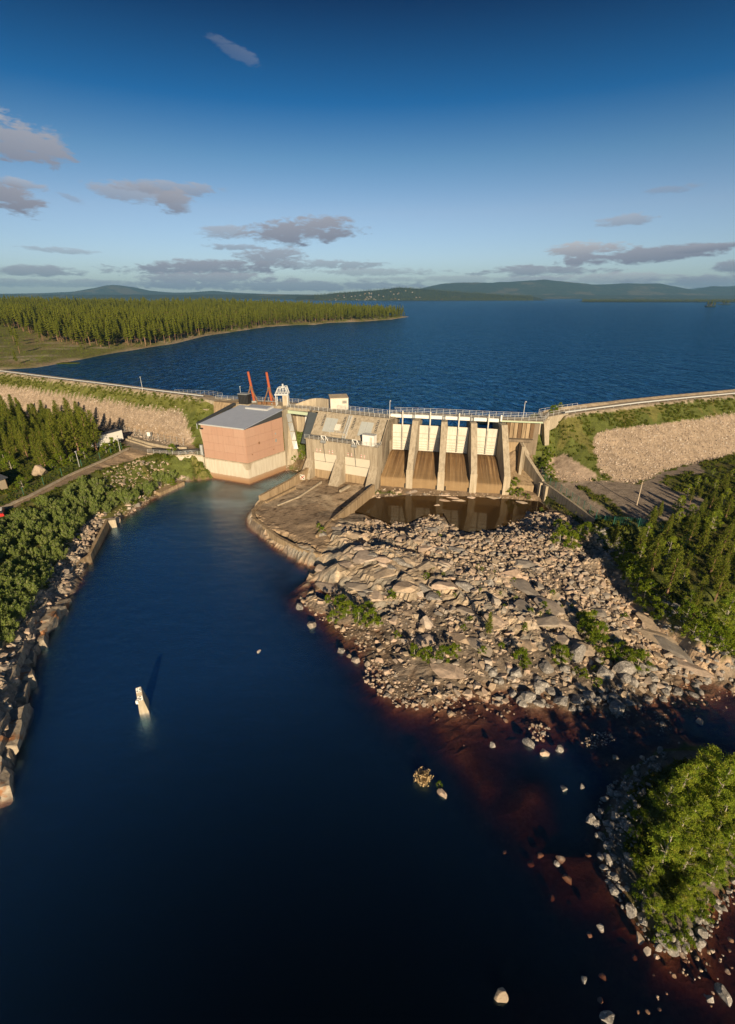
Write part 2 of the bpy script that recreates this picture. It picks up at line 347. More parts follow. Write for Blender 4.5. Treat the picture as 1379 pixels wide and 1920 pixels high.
def batch(protos, idx, P, S, A, tilt=0, extra=None):
    """join many copies: protos = [(V,F)], idx per copy, P positions, S scales (n or n,3), A z-angles -> V,F,tint"""
    VV, FF, TT = [], [], []; off = 0; P = np.asarray(P, float); S = np.asarray(S, float)
    if S.ndim == 1: S = np.repeat(S[:, None], 3, 1)
    for k, (V, F) in enumerate(protos):
        m = np.where(idx == k)[0]
        if not len(m): continue
        V = np.asarray(V); F = np.asarray(F)
        X = V[None] * S[m][:, None, :]
        if tilt:
            t = rng.uniform(-tilt, tilt, (len(m), 1)); t2 = rng.uniform(-tilt, tilt, (len(m), 1)); y = X[..., 1] * np.cos(t) - X[..., 2] * np.sin(t); z = X[..., 1] * np.sin(t) + X[..., 2] * np.cos(t)
            x = X[..., 0] * np.cos(t2) - z * np.sin(t2); z = X[..., 0] * np.sin(t2) + z * np.cos(t2); X = np.stack([x, y, z], -1)
        c = np.cos(A[m])[:, None]; s = np.sin(A[m])[:, None]
        X = np.stack([X[..., 0] * c - X[..., 1] * s, X[..., 0] * s + X[..., 1] * c, X[..., 2]], -1) + P[m][:, None, :]
        VV.append(X.reshape(-1, 3)); FF.append((F[None] + (np.arange(len(m)) * len(V))[:, None, None]).reshape(-1, F.shape[1]) + off)
        TT.append(np.repeat(rng.random(len(m)), len(V))); off += len(m) * len(V)
    if not VV: print('EMPTY BATCH', len(P)); return np.array([(0, 0, -20.), (.1, 0, -20), (0, .1, -20)]), np.array([[0, 1, 2]]), np.zeros(3)
    return np.concatenate(VV), np.concatenate(FF), np.concatenate(TT)
def rock_proto(n=14, flat=.7, seed=0, rnd=0):
    r = random.Random(seed); bm = bmesh.new()
    for i in range(n):
        v = Vector((r.gauss(0, 1), r.gauss(0, 1), r.gauss(0, 1))).normalized()
        q = 1 if rnd else r.uniform(.72, 1.1)
        if not rnd: v = Vector([max(-.62, min(.62, c)) for c in v]) * 1.5
        bm.verts.new((v.x * q * .5, v.y * q * .5 * (.75 + .2 * r.random()), v.z * q * .5 * flat))
    h = bmesh.ops.convex_hull(bm, input=bm.verts); bmesh.ops.delete(bm, geom=[g for g in set(h['geom_interior'] + h['geom_unused']) if isinstance(g, bmesh.types.BMVert)], context='VERTS')
    bmesh.ops.triangulate(bm, faces=bm.faces); bm.verts.index_update()
    V = np.array([v.co[:] for v in bm.verts]); F = np.array([[v.index for v in f.verts] for f in bm.faces]); bm.free(); return V, F
def boulder_proto(seed, npl=15, lo=.24, hi=.42, sub=4, zf=.8, boxy=0):
    bm = bmesh.new(); bmesh.ops.create_icosphere(bm, subdivisions=sub, radius=.62); r = random.Random(seed)
    pl = [(Vector((r.gauss(0, 1), r.gauss(0, 1), r.gauss(0, .9))).normalized(), r.uniform(lo, hi)) for _ in range(npl)]
    if boxy: pl = pl[:3] + [((Vector(q) + Vector((r.gauss(0, .12), r.gauss(0, .12), r.gauss(0, .12)))).normalized(), r.uniform(.30, .38)) for q in ((1, 0, 0), (-1, 0, 0), (0, 1, 0), (0, -1, 0), (0, 0, 1), (0, 0, -1))]
    from mathutils import noise as mn
    for v in bm.verts:
        for _ in range(2):
            for nrm, d in pl:
                k = v.co.dot(nrm) - d
                if k > 0: v.co -= nrm * k * .97
        v.co *= 1 + .05 * mn.noise(v.co * 5 + Vector((seed, 0, 0))) + .025 * mn.noise(v.co * 14 + Vector((seed, 0, 0)))
        v.co.z *= zf
    bmesh.ops.triangulate(bm, faces=bm.faces); bm.verts.index_update()
    V = np.array([v.co[:] for v in bm.verts]); F = np.array([[v.index for v in f.verts] for f in bm.faces]); bm.free(); return V, F
# ------------------------------------------------------------------ terrain control points (map coordinates)
LAKE = 16.2
CP = []
def dens(L, step=2.5):
    r = []
    for a, b in zip(L[:-1], L[1:]):
        k = max(1, int((b - a).length / step))
        for i in range(k): r.append(a.lerp(b, i / k))
    r.append(L[-1]); return r
def pl(pts, z=None): return [at(p[0], p[1], p[2] if len(p) > 2 else z) for p in pts]
def offs(L, d, z):                                          # parallel line, d metres to the left of travel
    r = []
    for i, p in enumerate(L):
        a = L[max(0, i - 1)]; b = L[min(len(L) - 1, i + 1)]; t = Vector((b.x - a.x, b.y - a.y)).normalized()
        zz = z(i) if callable(z) else z; r.append(Vector((p.x - t.y * d, p.y + t.x * d, zz)))
    return r
def put(L, step=2.5): CP.extend(dens(L, step))
# left bank (travelling away from the camera, land on the left)
WL = [Vector((-40, 2, 0)), Vector((-42.5, 20, 0))] + pl([(-6, 1500), (20, 1425), (38, 1375), (62, 1245), (90, 1185), (122, 1140), (150, 1095), (166, 1055), (188, 1012), (212, 985), (242, 962), (300, 928), (342, 903)], 0)
put(WL, 1.5)
zcl = lambda i: 3.0 if i < 7 else (1.6 if i < 13 else 1.0)
put(offs(WL, 1.6, zcl), 1.5); put(offs(WL, 6.5, lambda i: 4.3 if i < 8 else 2.9), 2); put(offs(WL, 13, lambda i: 5.6 if i < 12 else 5.0), 3)
put(offs(WL[:11], 22, 6.8), 5)
put(offs(WL, -1.0, -1.6), 2); put(offs(WL, -3.5, -4.5), 3); put(offs(WL, -9, lambda i: -8 if i < 11 else -2.2), 5); put([Vector(q) for q in ((-50, 127, -.8), (-41, 121, -.8), (-35, 112, -1.6), (-29, 127, -.6), (-46, 110, -3), (-33, 119, -.8), (-42, 128, -.6), (-27, 118, -1.4), (-36, 127, -.6), (-27, 136, -.6))], 99)
ROAD_N = pl([(-140, 1020), (-60, 985), (30, 955), (100, 921), (200, 879), (290, 857)], 7)
ROAD_F = pl([(-160, 985), (-60, 972), (0, 957), (60, 930), (130, 893), (200, 862), (240, 843)], 7)
put(ROAD_N); put(ROAD_F); put(offs(ROAD_N, -3, 6.4), 4)
put(pl([(240, 838), (300, 825), (355, 840)], 7)); put(pl([(286, 853), (345, 856)], 6.6))
put([Vector((-66, 137.8, 6.5)), Vector((-50, 136.9, 6.5))]); 
for x, y in ((-60, 145), (-52, 143), (-70, 150), (-100, 140), (-120, 150), (-150, 150), (-110, 120), (-140, 120), (-90, 110), (-200, 120), (-200, 160), (-120, 90), (-200, 60), (-110, 60), (-85, 70), (-90, 30), (-200, -15), (-90, -15), (-140, 40)): CP.append(Vector((x, y, 7)))
# quay and powerhouse foot : river bed in front
put([Vector((-56.1, 137.2, -1.)), Vector((-48.6, 137.3, -.7)), Vector((-34.6, 131.3, -.6)), Vector((-25.8, 143, -.6))])
put([Vector((-55.9, 138.2, 6.2)), Vector((-48.2, 138.2, 6.2))], 2)
# left embankment
EL_D = [Vector((-260, 262, 19.5)), Vector((-215, 243, 19.5))] + pl([(0, 698), (100, 711), (190, 722), (290, 735), (380, 746)], 19.5)
EL_T = [Vector((-250, 238, 7)), Vector((-205, 219, 7)), Vector((-156, 200, 7))] + pl([(100, 779), (200, 799), (280, 818), (352, 838)], 7)
put(EL_D); put(EL_T); put(offs(EL_D, 5.5, 19.3)); put(offs(EL_D, 7, 18.4)); put(offs(EL_D, 11, 15.6)); put(offs(EL_D, 26, 8), 6)
put([Vector((-52, 147, 7.5)), Vector((-50, 152, 13)), Vector((-49, 157, 18.2))], 1.5)
put([Vector((-45, 158, 17.5)), Vector((-25, 156, 17.5))], 4); put([Vector((-45, 163, 10)), Vector((-25, 161, 10)), Vector((0, 152, 8)), Vector((30, 146, 8)), Vector((45, 145, 8))], 4)
# channel between powerhouse and outlets
for x, y, z in ((-24, 143, -1.5), (-22, 140, -1), (-21, 145.5, 4.5), (-18.5, 143.5, 7), (-19.5, 149, 11), (-23, 150, 10), (-19, 138.5, 1.2), (-20.5, 137, -.8), (-22, 134, -2.5), (-16, 150, 12), (-30, 155, 12)): CP.append(Vector((x, y, z)))
# apron in front of the outlets
AP = pl([(577, 889), (530, 908), (489, 938), (472, 957), (475, 972), (520, 1007), (560, 1028), (600, 1040)], 1.7)
put(AP, 1.2); put(offs(AP, -1.0, .9), 1.5); put(offs(AP, -1.6, -.6), 2); put(offs(AP, -5, -4), 3)
for p in ((560, 915, 1.6), (540, 945, 1.7), (600, 930, 1.6), (590, 960, 1.7), (545, 985, 1.8), (640, 925, 1.5), (620, 1000, 2.0), (660, 908, 1.3), (600, 895, .9), (640, 905, 1.2), (680, 915, 1.2), (690, 905, 1.0)): CP.append(at(*p))
# rock field and outcrops
RF = [(622, 975, 2.6), (650, 1000, 3.0), (700, 1010, 3.2), (760, 1010, 3.2), (720, 1050, 4.2), (660, 1040, 3.6), (650, 1080, 2.6), (700, 1090, 3.4), (610, 1075, 1.6), (760, 1080, 3.4), (820, 1010, 2.9), (800, 975, 2.4), (870, 1010, 2.7), (930, 1000, 2.6), (820, 1060, 3.2), (900, 1060, 3.2),
      (980, 1040, 3.3), (1050, 1000, 3.2), (1000, 965, 2.4), (1070, 1060, 3.4), (960, 1100, 3.0), (880, 1120, 2.8), (800, 1130, 2.3), (730, 1140, 1.6), (690, 1150, 1.0), (830, 1190, 1.5), (900, 1180, 2.0), (1000, 1160, 2.6), (1080, 1130, 2.8), (1100, 1080, 3.2),
      (760, 1220, .6), (780, 1190, 1.1), (840, 1250, .7), (900, 1240, 1.0), (980, 1230, 1.3), (1060, 1230, 1.3), (1130, 1190, 2.0), (1200, 1230, 1.3), (1150, 1270, .8), (1050, 1280, .5), (960, 1280, .35), (1250, 1270, .4), (1290, 1240, .5), (1100, 1290, .5), (640, 1120, 1.2), (600, 1130, .6), (660, 1165, .5),
      (1130, 1040, 2.2), (1150, 1090, 1.8), (1190, 1130, 1.5), (1230, 1190, 1.0), (1270, 1215, .7), (1330, 1245, .1), (1379, 1250, -.3), (1420, 1250, -.4)]
for p in RF: CP.append(at(*p))
SH = pl([(560, 1060, 0), (575, 1072, 0), (602, 1095, 0), (585, 1112, 0), (562, 1125, 0), (600, 1148, 0), (650, 1172, 0), (700, 1185, 0), (715, 1215, 0), (690, 1240, 0), (720, 1290, 0), (780, 1325, 0), (850, 1320, 0), (880, 1285, 0), (930, 1298, 0), (1000, 1318, 0), (1100, 1325, 0), (1180, 1322, 0), (1240, 1298, 0), (1300, 1282, 0), (1379, 1268, 0), (1440, 1262, 0)])
put(SH, 1.5)
for p in ((540, 1085, -1.6), (530, 1120, -1.2), (540, 1150, -1.3), (600, 1180, -1.0), (650, 1215, -.5), (680, 1300, -.9), (740, 1340, -.7), (820, 1345, -.45), (900, 1330, -.35), (880, 1400, -.75), (860, 1340, -.5), (1000, 1350, -.5), (950, 1400, -1.2), (1100, 1360, -.5), (1100, 1400, -.45), (1160, 1380, -.35), (1240, 1340, -.4), (1200, 1330, -.5), (1300, 1320, -.6), (1379, 1300, -.5), (1379, 1380, -1.2), (1300, 1380, -1.2), (1040, 1400, -.9),
          (1000, 1480, -.75), (1060, 1500, -2.4), (1030, 1440, -2.6), (960, 1440, -1.6), (970, 1530, -.9), (930, 1600, -2.6), (1000, 1600, -1.0), (900, 1470, -.8), (870, 1430, -.6), (850, 1395, -.55), (910, 1520, -1.5), (820, 1480, -3), (960, 1700, -4), (1040, 1680, -1.3), (1100, 1600, -1.0), (1090, 1740, -2.2), (1100, 1830, -2.4), (1020, 1800, -4), (940, 1860, -2.5), (800, 1850, -7), (780, 1600, -6), (950, 1480, -1.4), (1060, 1580, -2.0), (700, 1440, -4), (620, 1300, -3), (560, 1220, -3), (500, 1180, -5), (450, 1100, -7), (480, 1040, -5), (760, 1400, -2.0), (810, 1400, -1.3),
          (1180, 1780, -1.8), (1280, 1800, -1.0), (1379, 1720, -.9), (1350, 1850, -.9), (1379, 1900, -1.0), (1200, 1860, -2.2), (1450, 1700, -.8), (1600, 1500, -.8)): CP.append(at(*p))
for p in ((300, 1100), (420, 1000), (460, 920), (400, 1250), (300, 1500), (500, 1400), (600, 1700), (300, 1800), (450, 1600), (150, 1700)): CP.append(at(*p, -8.5))
for x, y, z in ((-30, -15, -8), (0, -15, -6), (20, 5, -2.5), (30, 10, -.8), (45, 10, -.6), (60, 20, 1), (70, 40, 2), (60, -15, 1), (140, -15, 6), (90, 30, 5), (150, 60, 7), (75, 55, 2)): CP.append(Vector((x, y, z)))
# pond below the weir
POND = pl([(640, 952), (700, 934), (760, 929), (880, 931), (960, 936), (1012, 940), (1030, 955), (990, 962), (975, 978), (925, 992), (880, 997), (848, 990), (832, 962), (795, 966), (750, 988), (690, 965)], .6)
put([Vector((p.x, p.y, .15)) for p in POND + POND[:1]], 2)
cx = sum(p.x for p in POND) / len(POND); cy = sum(p.y for p in POND) / len(POND)
for p in POND: CP.append(Vector((p.x * .6 + cx * .4, p.y * .6 + cy * .4, -.8)))
put([Vector((4, 126.6, .9)), Vector((37, 119.6, .9))], 2); put([Vector((4, 129, 1.5)), Vector((37, 122, 1.5)), Vector((42, 122, 2.5)), Vector((44.5, 119, 1.8))], 3)
# island in the corner
ISL = pl([(1235, 1405), (1195, 1425), (1165, 1470), (1130, 1530), (1130, 1600), (1165, 1660), (1200, 1720), (1245, 1768), (1290, 1755), (1330, 1690), (1379, 1640), (1440, 1560), (1400, 1440), (1320, 1400)], 0)
put(ISL + ISL[:1], 1.2); icx = sum(p.x for p in ISL) / len(ISL); icy = sum(p.y for p in ISL) / len(ISL)
for p in ISL: CP.append(Vector((p.x * .7 + icx * .3, p.y * .7 + icy * .3, .8))); CP.append(Vector((p.x * 1.12 - icx * .12, p.y * 1.12 - icy * .12, -.6)))
CP.append(Vector((icx, icy, 1.5)))
# right bank : retaining wall, gravel lot, embankment
RW = [Vector((42.4, 131.2, 0)), Vector((44.4, 128, 0)), Vector((46.1, 119, 0)), Vector((50.9, 98, 0))]
put([Vector((p.x - .5, p.y, 1.5)) for p in RW[1:]], 1.5); put([Vector((44.2, 131, 14)), Vector((45.8, 128, 9.0)), Vector((47.2, 119, 5.0)), Vector((51.9, 98.5, 3.9))], 1.5)
put(pl([(1120, 985), (1165, 1035), (1210, 1090), (1260, 1135), (1320, 1185), (1379, 1215)], 5.2)); put(pl([(1140, 1030), (1172, 1075), (1215, 1130), (1262, 1180), (1320, 1222), (1379, 1240)], 2.6))
for p in ((1060, 925, 5.6), (1100, 950, 5.3), (1150, 930, 6), (1200, 960, 6), (1260, 980, 6), (1379, 950, 6.5), (1300, 1040, 6), (1379, 1100, 6), (1320, 900, 6.5), (1450, 900, 7), (1500, 1050, 6), (1600, 1200, 5)): CP.append(at(*p))
ER_D = pl([(1062, 778), (1120, 770), (1200, 759.5), (1290, 750), (1379, 741.5), (1460, 733)], 19.3); ER_D.append(Vector((190, 196, 19.3)))
ER_T = pl([(1148, 902), (1200, 905), (1252, 880), (1310, 864), (1379, 852), (1460, 838)], 6); ER_T.append(Vector((180, 160, 6)))
put(ER_D); put(ER_T); put(offs(ER_D, 5, 19.2)); put(offs(ER_D, 5.6, 20.0)); put(offs(ER_D, 6.6, 20.0)); put(offs(ER_D, 12, 15.6)); put(offs(ER_D, 26, 8), 6)
put([Vector((57, 138.6, 19.2)), Vector((53, 134.8, 15.0)), Vector((50, 133.5, 15.0)), Vector((46, 133, 14.6))], 1.5)
put(pl([(1040, 850, 9.5), (1060, 890, 6.6), (1105, 902, 6.2), (1148, 902, 6)]), 2); CP.append(at(1080, 850, 10.5)); CP.append(at(1090, 815, 14)); CP.append(at(1035, 870, 7.5))
for x, y, z in ((46, 136, 18.6), (55, 142, 19), (52, 150, 8), (70, 165, 8), (150, 215, 8), (190, 225, 8), (0, 215, 8), (-100, 262, 8), (100, 262, 8), (190, 262, 8), (190, 60, 7), (190, 110, 6.5), (190, 130, 6.5), (190, -15, 7), (-260, -15, 7), (-260, 100, 7), (-260, 180, 7), (-260, 215, 7), (-150, 262, 10), (-100, 200, 8), (-50, 185, 8), (-260, 290, 15), (-200, 290, 12), (190, 290, 8), (-15, 150, 17.5)): CP.append(Vector((x, y, z)))

# triangulate and sample onto a grid
seen = {}
for p in CP: seen.setdefault((round(p.x / .5), round(p.y / .5)), p)
P3 = list(seen.values())
vo, eo, fo, *_ = delaunay_2d_cdt([Vector((p.x, p.y)) for p in P3], [], [], 0, 1e-5)
import mathutils
zmap = {(round(p.x, 3), round(p.y, 3)): p.z for p in P3}
TV = [(v.x, v.y, zmap.get((round(v.x, 3), round(v.y, 3)), 5.)) for v in vo]
bvh0 = BVHTree.FromPolygons(TV, [tuple(f) for f in fo])
gx = np.arange(-250, 185.01, .62); gy = np.concatenate([np.arange(-12, 60, .45), np.arange(60, 150, .6), np.arange(150, 285, 1.1)])
X, Y = np.meshgrid(gx, gy)
down = Vector((0, 0, -1)); Z = np.empty(X.shape)
fx_, fy_, fz_ = X.ravel(), Y.ravel(), Z.ravel()
last = 7.0
for i in range(len(fx_)):
    h = bvh0.ray_cast(Vector((fx_[i], fy_[i], 100)), down)[0]
    last = h.z if h is not None else 7.0
    fz_[i] = last
Z = fz_.reshape(X.shape)
# soften the facets a little (not at walls)
Zs = Z.copy(); Zs[1:-1, 1:-1] = (Z[1:-1, 1:-1] * 2 + Z[:-2, 1:-1] + Z[2:, 1:-1] + Z[1:-1, :-2] + Z[1:-1, 2:]) / 6
Z = Zs
# zones, laid out on the map through the photograph's outlines
U, V_, _ = topix(np.stack([X, Y, Z], -1))
wob = fbm(X * .25, Y * .25, 3) * 7; Uw = U + wob; Vw = V_ + fbm(X * .25, Y * .25, 9) * 4
def zone(poly, w=1): return inpoly(Uw if w else U, Vw if w else V_, poly)
ROCKS = [(470, 930), (640, 960), (700, 925), (960, 930), (1015, 940), (1110, 1000), (1170, 1080), (1260, 1180), (1379, 1235), (1450, 1260), (1450, 1340), (1150, 1400), (800, 1420), (540, 1200), (520, 1060), (460, 980)]
LEFTROCK = [(-60, 1240), (30, 1180), (75, 1110), (130, 1020), (175, 968), (205, 975), (340, 895), (400, 905), (220, 1040), (80, 1500), (-40, 1560)]
near = (Y < 175)
rockm = (zone(ROCKS) & near & (X > -35)) | (zone(LEFTROCK) & near & (X < -28) & (Z > -1.5))
outc = rockm & inpoly(U, V_, [(470, 960), (600, 1030), (640, 975), (760, 985), (850, 1060), (900, 1080), (1000, 1090), (1100, 1150), (1100, 1230), (960, 1210), (840, 1130), (760, 1130), (700, 1160), (560, 1120), (540, 1060)])
slabz = rockm & inpoly(U, V_, [(1150, 1040), (1180, 1060), (1250, 1150), (1320, 1210), (1379, 1240), (1300, 1290), (1220, 1240), (1150, 1140), (1120, 1060)])
apron = inpoly(U, V_, [(575, 880), (700, 905), (640, 965), (620, 1010), (600, 1040), (520, 1008), (474, 972), (471, 955), (489, 935)]) & near
below = (Z < -.2)
# blocky relief for the ledges
d1, d2, idv = worley(X / 5.5 + fbm(X * .2, Y * .2, 5) * .6, Y / 3.4 + X * .12, 11); crack = np.clip((d2 - d1) / .09, 0, 1)
e1, e2, idw = worley(X / 2.3 + Y * .1, Y / 1.6, 21); crack2 = np.clip((e2 - e1) / .12, 0, 1)
tx = _hash(np.floor(idv * 999), np.floor(idv * 77), 3) - .5; ty = _hash(np.floor(idv * 555), np.floor(idv * 33), 4) - .5
block = (idv - .5) * 1.7 + tx * (X % 5.5 - 2.7) * .35 - (1 - crack) * .8 + (idw - .5) * .28 - (1 - crack2) * .22
Zn = fbm(X * .18, Y * .18, 1, 4) * .35 + fbm(X * .9, Y * .9, 2, 3) * .12
flat_ = inpoly(U, V_, [(1010, 900), (1379, 850), (1379, 960), (1200, 985), (1110, 975)]) | (X < -57) & (Z > 6.8) & (Z < 7.3)
k = np.where(rockm, 1.0, .55); k = np.where(flat_, .12, k); k = np.where((Z > 16) | apron, .06, k)
Z = Z + Zn * k
Z = np.where(outc & (Z > -2), Z + block * .95, Z); Z = np.where(slabz & ~outc, Z + block * .22, Z)
Z = np.where(rockm & ~outc & ~slabz & ~apron & (Z > -3), Z + (idw - .5) * .3, Z)
lr = rockm & (X < -28) & (Z > .4); Z = np.where(lr, Z + block * .7, Z)
Z = np.where(apron, Z - (1 - crack) * .10, Z)
Z = np.where(rockm & (Z < .5) & (Z > -.6) & (X > -28) & ~apron, Z + fbm(X * .6, Y * .6, 31, 3) * .35, Z)
# albedo map
A = np.zeros(X.shape + (3,)); A[:] = (.10, .12, .03)
def paint(m, c, f=1.0): A[m] = A[m] * (1 - f) + np.array(c) * f
g1 = fbm(X * .12, Y * .12, 40); g2 = fbm(X * .5, Y * .5, 41)
paint(g1 > .1, (.17, .15, .05), .6)
lv = (X < -40)
paint(lv & (Z > 15.5) & (Y > 150), (.13, .14, .035)); 
elm = zone([(-900, 560), (-300, 655), (0, 722), (340, 774), (352, 790), (364, 830), (330, 838), (250, 822), (100, 790), (-300, 740), (-900, 700)]) & (Y > 140); paint(elm & (Z < 18.5) & (Z > 6.3), (.34, .27, .20))
elc = (Z > 18.75); paint(elc, (.36, .30, .22))
erm = zone([(1119, 810), (1250, 793), (1379, 775), (1460, 765), (1700, 735), (1700, 830), (1460, 838), (1379, 853), (1252, 881), (1200, 906), (1148, 903), (1122, 880), (1110, 830)]) & (Y > 90); paint(erm, (.34, .27, .20))
lot = zone([(1015, 905), (1150, 903), (1200, 907), (1250, 884), (1310, 868), (1320, 885), (1250, 905), (1320, 930), (1320, 960), (1200, 985), (1112, 965)]) & (Y > 90) & (Y < 140); paint(lot, (.30, .25, .20))
paint(zone([(1020, 860), (1060, 850), (1120, 890), (1120, 903), (1060, 903), (1012, 890)]) & (Y > 90), (.38, .30, .23))
paint(zone([(1080, 912), (1105, 915), (1205, 985), (1175, 988)]) & (Y > 80), (.15, .15, .045), .9); paint(zone([(1235, 905), (1290, 882), (1330, 900), (1330, 935), (1260, 920)]) & (Y > 80), (.14, .15, .04), .9)
road = inpoly(U, V_, [(-200, 1010), (30, 950), (100, 917), (200, 876), (290, 852), (350, 856), (380, 845), (300, 800), (205, 795), (190, 820), (240, 838), (200, 858), (130, 890), (60, 925), (0, 950), (-200, 985)]) & (X < -48); paint(road, (.33, .25, .17)); 
paint(inpoly(U, V_, [(240, 838), (205, 795), (352, 836), (345, 856), (290, 852)]) & (X < -48), (.27, .23, .18))
paint(rockm, (.22, .18, .14)); paint(rockm & (g2 > .15), (.17, .15, .12), .7); paint(outc & (idw > .55), (.48, .39, .28), .85); paint(outc & (idw < .3), (.30, .28, .24), .8); paint(outc & (idw >= .3) & (idw <= .55), (.38, .32, .25), .8)
paint(slabz, (.46, .34, .23)); paint(lr, (.30, .26, .21))
paint(apron, (.33, .25, .17)); paint(apron & (g1 > .05), (.43, .35, .25), .7); paint(apron & (crack < .6), (.10, .07, .045), .8)
paint(outc & ((crack < .5)), (.10, .09, .07), .7)
paint((Z < -.05) & (X > -70) & (Y < 145), (.20, .125, .085)); paint((Z < .25) & (Z > -.05) & rockm, (.20, .14, .09), .6)
paint((Y < 48) & (X > 22) & (Z > .1), (.16, .14, .11)); paint(inpoly(X, Y, [(p.x, p.y) for p in ISL]) & (Z > .6), (.09, .11, .03))
paint((X < -14) & (X > -26) & (Y > 134) & (Y < 156) & (Z > .5), (.20, .15, .09)); paint((X < -14) & (X > -26) & (Y > 142) & (Z > 5), (.10, .14, .03))
weir = inpoly(X, Y, [(2, 124), (38, 116), (47, 116), (46, 130), (30, 134), (2, 134)]); paint(weir, (.24, .18, .12))
ny, nx = X.shape
V = np.stack([X, Y, Z], -1).reshape(-1, 3)
ii = (np.arange(ny - 1)[:, None] * nx + np.arange(nx - 1)[None]).ravel()
F = np.stack([ii, ii + 1, ii + 1 + nx, ii + nx], 1)
# holes where buildings stand keep their ground below; drop the far unseen corners
me = new_mesh('ground', V, F, 'terrain', smooth=False)
a = me.attributes.new('albedo', 'FLOAT_COLOR', 'POINT'); a.data.foreach_set('color', np.concatenate([A.reshape(-1, 3), np.ones((V.shape[0], 1))], 1).astype(np.float32).ravel())
link('ground', me, kind='structure')
from bisect import bisect_right
def gz(x, y):
    i = min(max(bisect_right(gx, x) - 1, 0), nx - 2); j = min(max(bisect_right(gy, y) - 1, 0), ny - 2)
    u = min(max((x - gx[i]) / (gx[i + 1] - gx[i]), 0), 1); v = min(max((y - gy[j]) / (gy[j + 1] - gy[j]), 0), 1)
    return (Z[j, i] * (1 - u) + Z[j, i + 1] * u) * (1 - v) + (Z[j + 1, i] * (1 - u) + Z[j + 1, i + 1] * u) * v
def GZ(x, y):
    x = np.asarray(x); y = np.asarray(y)
    i = np.clip(np.searchsorted(gx, x) - 1, 0, nx - 2); j = np.clip(np.searchsorted(gy, y) - 1, 0, ny - 2)
    u = np.clip((x - gx[i]) / (gx[i + 1] - gx[i]), 0, 1); v = np.clip((y - gy[j]) / (gy[j + 1] - gy[j]), 0, 1)
    return (Z[j, i] * (1 - u) + Z[j, i + 1] * u) * (1 - v) + (Z[j + 1, i] * (1 - u) + Z[j + 1, i + 1] * u) * v
def gat(px, py):                                             # the ground point seen at a photograph pixel
    z = 3.0
    for _ in range(14): p = at(px, py, z); z = z * .4 + gz(p.x, p.y) * .6
    p = at(px, py, z); return Vector((p.x, p.y, gz(p.x, p.y)))

# ------------------------------------------------------------------ water bodies
wx = np.arange(-98, 92, 1.2); wy = np.arange(-11.5, 151, 1.2); WX, WY = np.meshgrid(wx, wy); nwx, nwy = len(wx), len(wy)
Vt = [(x, y, 0.) for x, y in zip(WX.ravel(), WY.ravel())]; Fq = [(j * nwx + i, j * nwx + i + 1, (j + 1) * nwx + i + 1, (j + 1) * nwx + i) for j in range(nwy - 1) for i in range(nwx - 1)]
lp_ = [i for i in range(nwx)] + [j * nwx + nwx - 1 for j in range(1, nwy)] + [(nwy - 1) * nwx + i for i in range(nwx - 2, -1, -1)] + [j * nwx for j in range(nwy - 2, 0, -1)]
k0 = len(Vt); Vt += [(Vt[i][0], Vt[i][1], -14.) for i in lp_]; nl = len(lp_); Fq += [(lp_[i], k0 + i, k0 + (i + 1) % nl, lp_[(i + 1) % nl]) for i in range(nl)] + [tuple(k0 + i for i in range(nl - 1, -1, -1))]
me = new_mesh('river_water', Vt, Fq, 'river_water'); dd = np.concatenate([np.clip(-GZ(WX.ravel(), WY.ravel()), 0, 12), np.full(nl, 8.)]).astype(np.float32)
at3 = me.attributes.new('depth', 'FLOAT', 'POINT'); at3.data.foreach_set('value', dd); link('river_water', me, kind='structure')
mb = MB(); mb.prism([(p.x, p.y) for p in POND[::-1]], -.35, .6); mb.build('pond_water', 'pond_water', kind='structure')
# lake : from the dam's upstream face to the horizon
LK = [(-3000, 300), (-260, 274), (-170, 236), (-57, 166), (-50, 157), (-19, 153.5), (-6, 146), (4.5, 139.2), (33, 132.6), (44, 135), (52, 141), (130, 180), (190, 204), (3000, 1200), (14000, 7000), (14000, 16000), (-14000, 16000), (-14000, 900)]
me = new_mesh('lake_water', [(x, y, LAKE) for x, y in LK], [tuple(range(len(LK)))], 'lake_water'); link('lake_water', me, kind='structure')

# ------------------------------------------------------------------ far shore and hills
def farnoise(x, y, s): return fbm(x / s, y / s, 60, 5)
SHORE = [(-300, 735), (-100, 712), (10, 692), (60, 692), (110, 682), (150, 675), (200, 665), (260, 655), (330, 644), (385, 630), (440, 622), (500, 613), (560, 609), (590, 609), (620, 605), (680, 603), (735, 599), (768, 594)]
SW = [at(x, y, LAKE) for x, y in SHORE]; SP = [(p.x, p.y) for p in SW] + [(60, 960), (-60, 1250), (-900, 1700), (-3000, 1800), (-3000, 240)]
xs = np.concatenate([np.arange(-2600, -700, 60), np.arange(-700, 130, 9.)]); ys = np.concatenate([np.arange(225, 1000, 8.), np.arange(1000, 1850, 40)])
PX, PY = np.meshgrid(xs, ys); ins = inpoly(PX, PY, SP)
dist = np.full(PX.shape, 1e9); spn = SP + SP[:1]
for (x0, y0), (x1, y1) in zip(spn[:-1], spn[1:]):
    t = np.clip(((PX - x0) * (x1 - x0) + (PY - y0) * (y1 - y0)) / ((x1 - x0) ** 2 + (y1 - y0) ** 2), 0, 1); dist = np.minimum(dist, np.hypot(PX - x0 - t * (x1 - x0), PY - y0 - t * (y1 - y0)))
sd = np.where(ins, dist, -dist)
PZ = LAKE + np.where(sd > 0, np.minimum(sd * .10, 1.5) + 15 * (1 - np.exp(-np.maximum(sd, 0) / 260)) + 7 * farnoise(PX, PY, 160) * np.clip(sd / 150, 0, 1) + .35 * fbm(PX * .3, PY * .3, 8) * np.clip(sd / 8, 0, 1), sd * .25)
PZ = np.maximum(PZ, LAKE - 6)
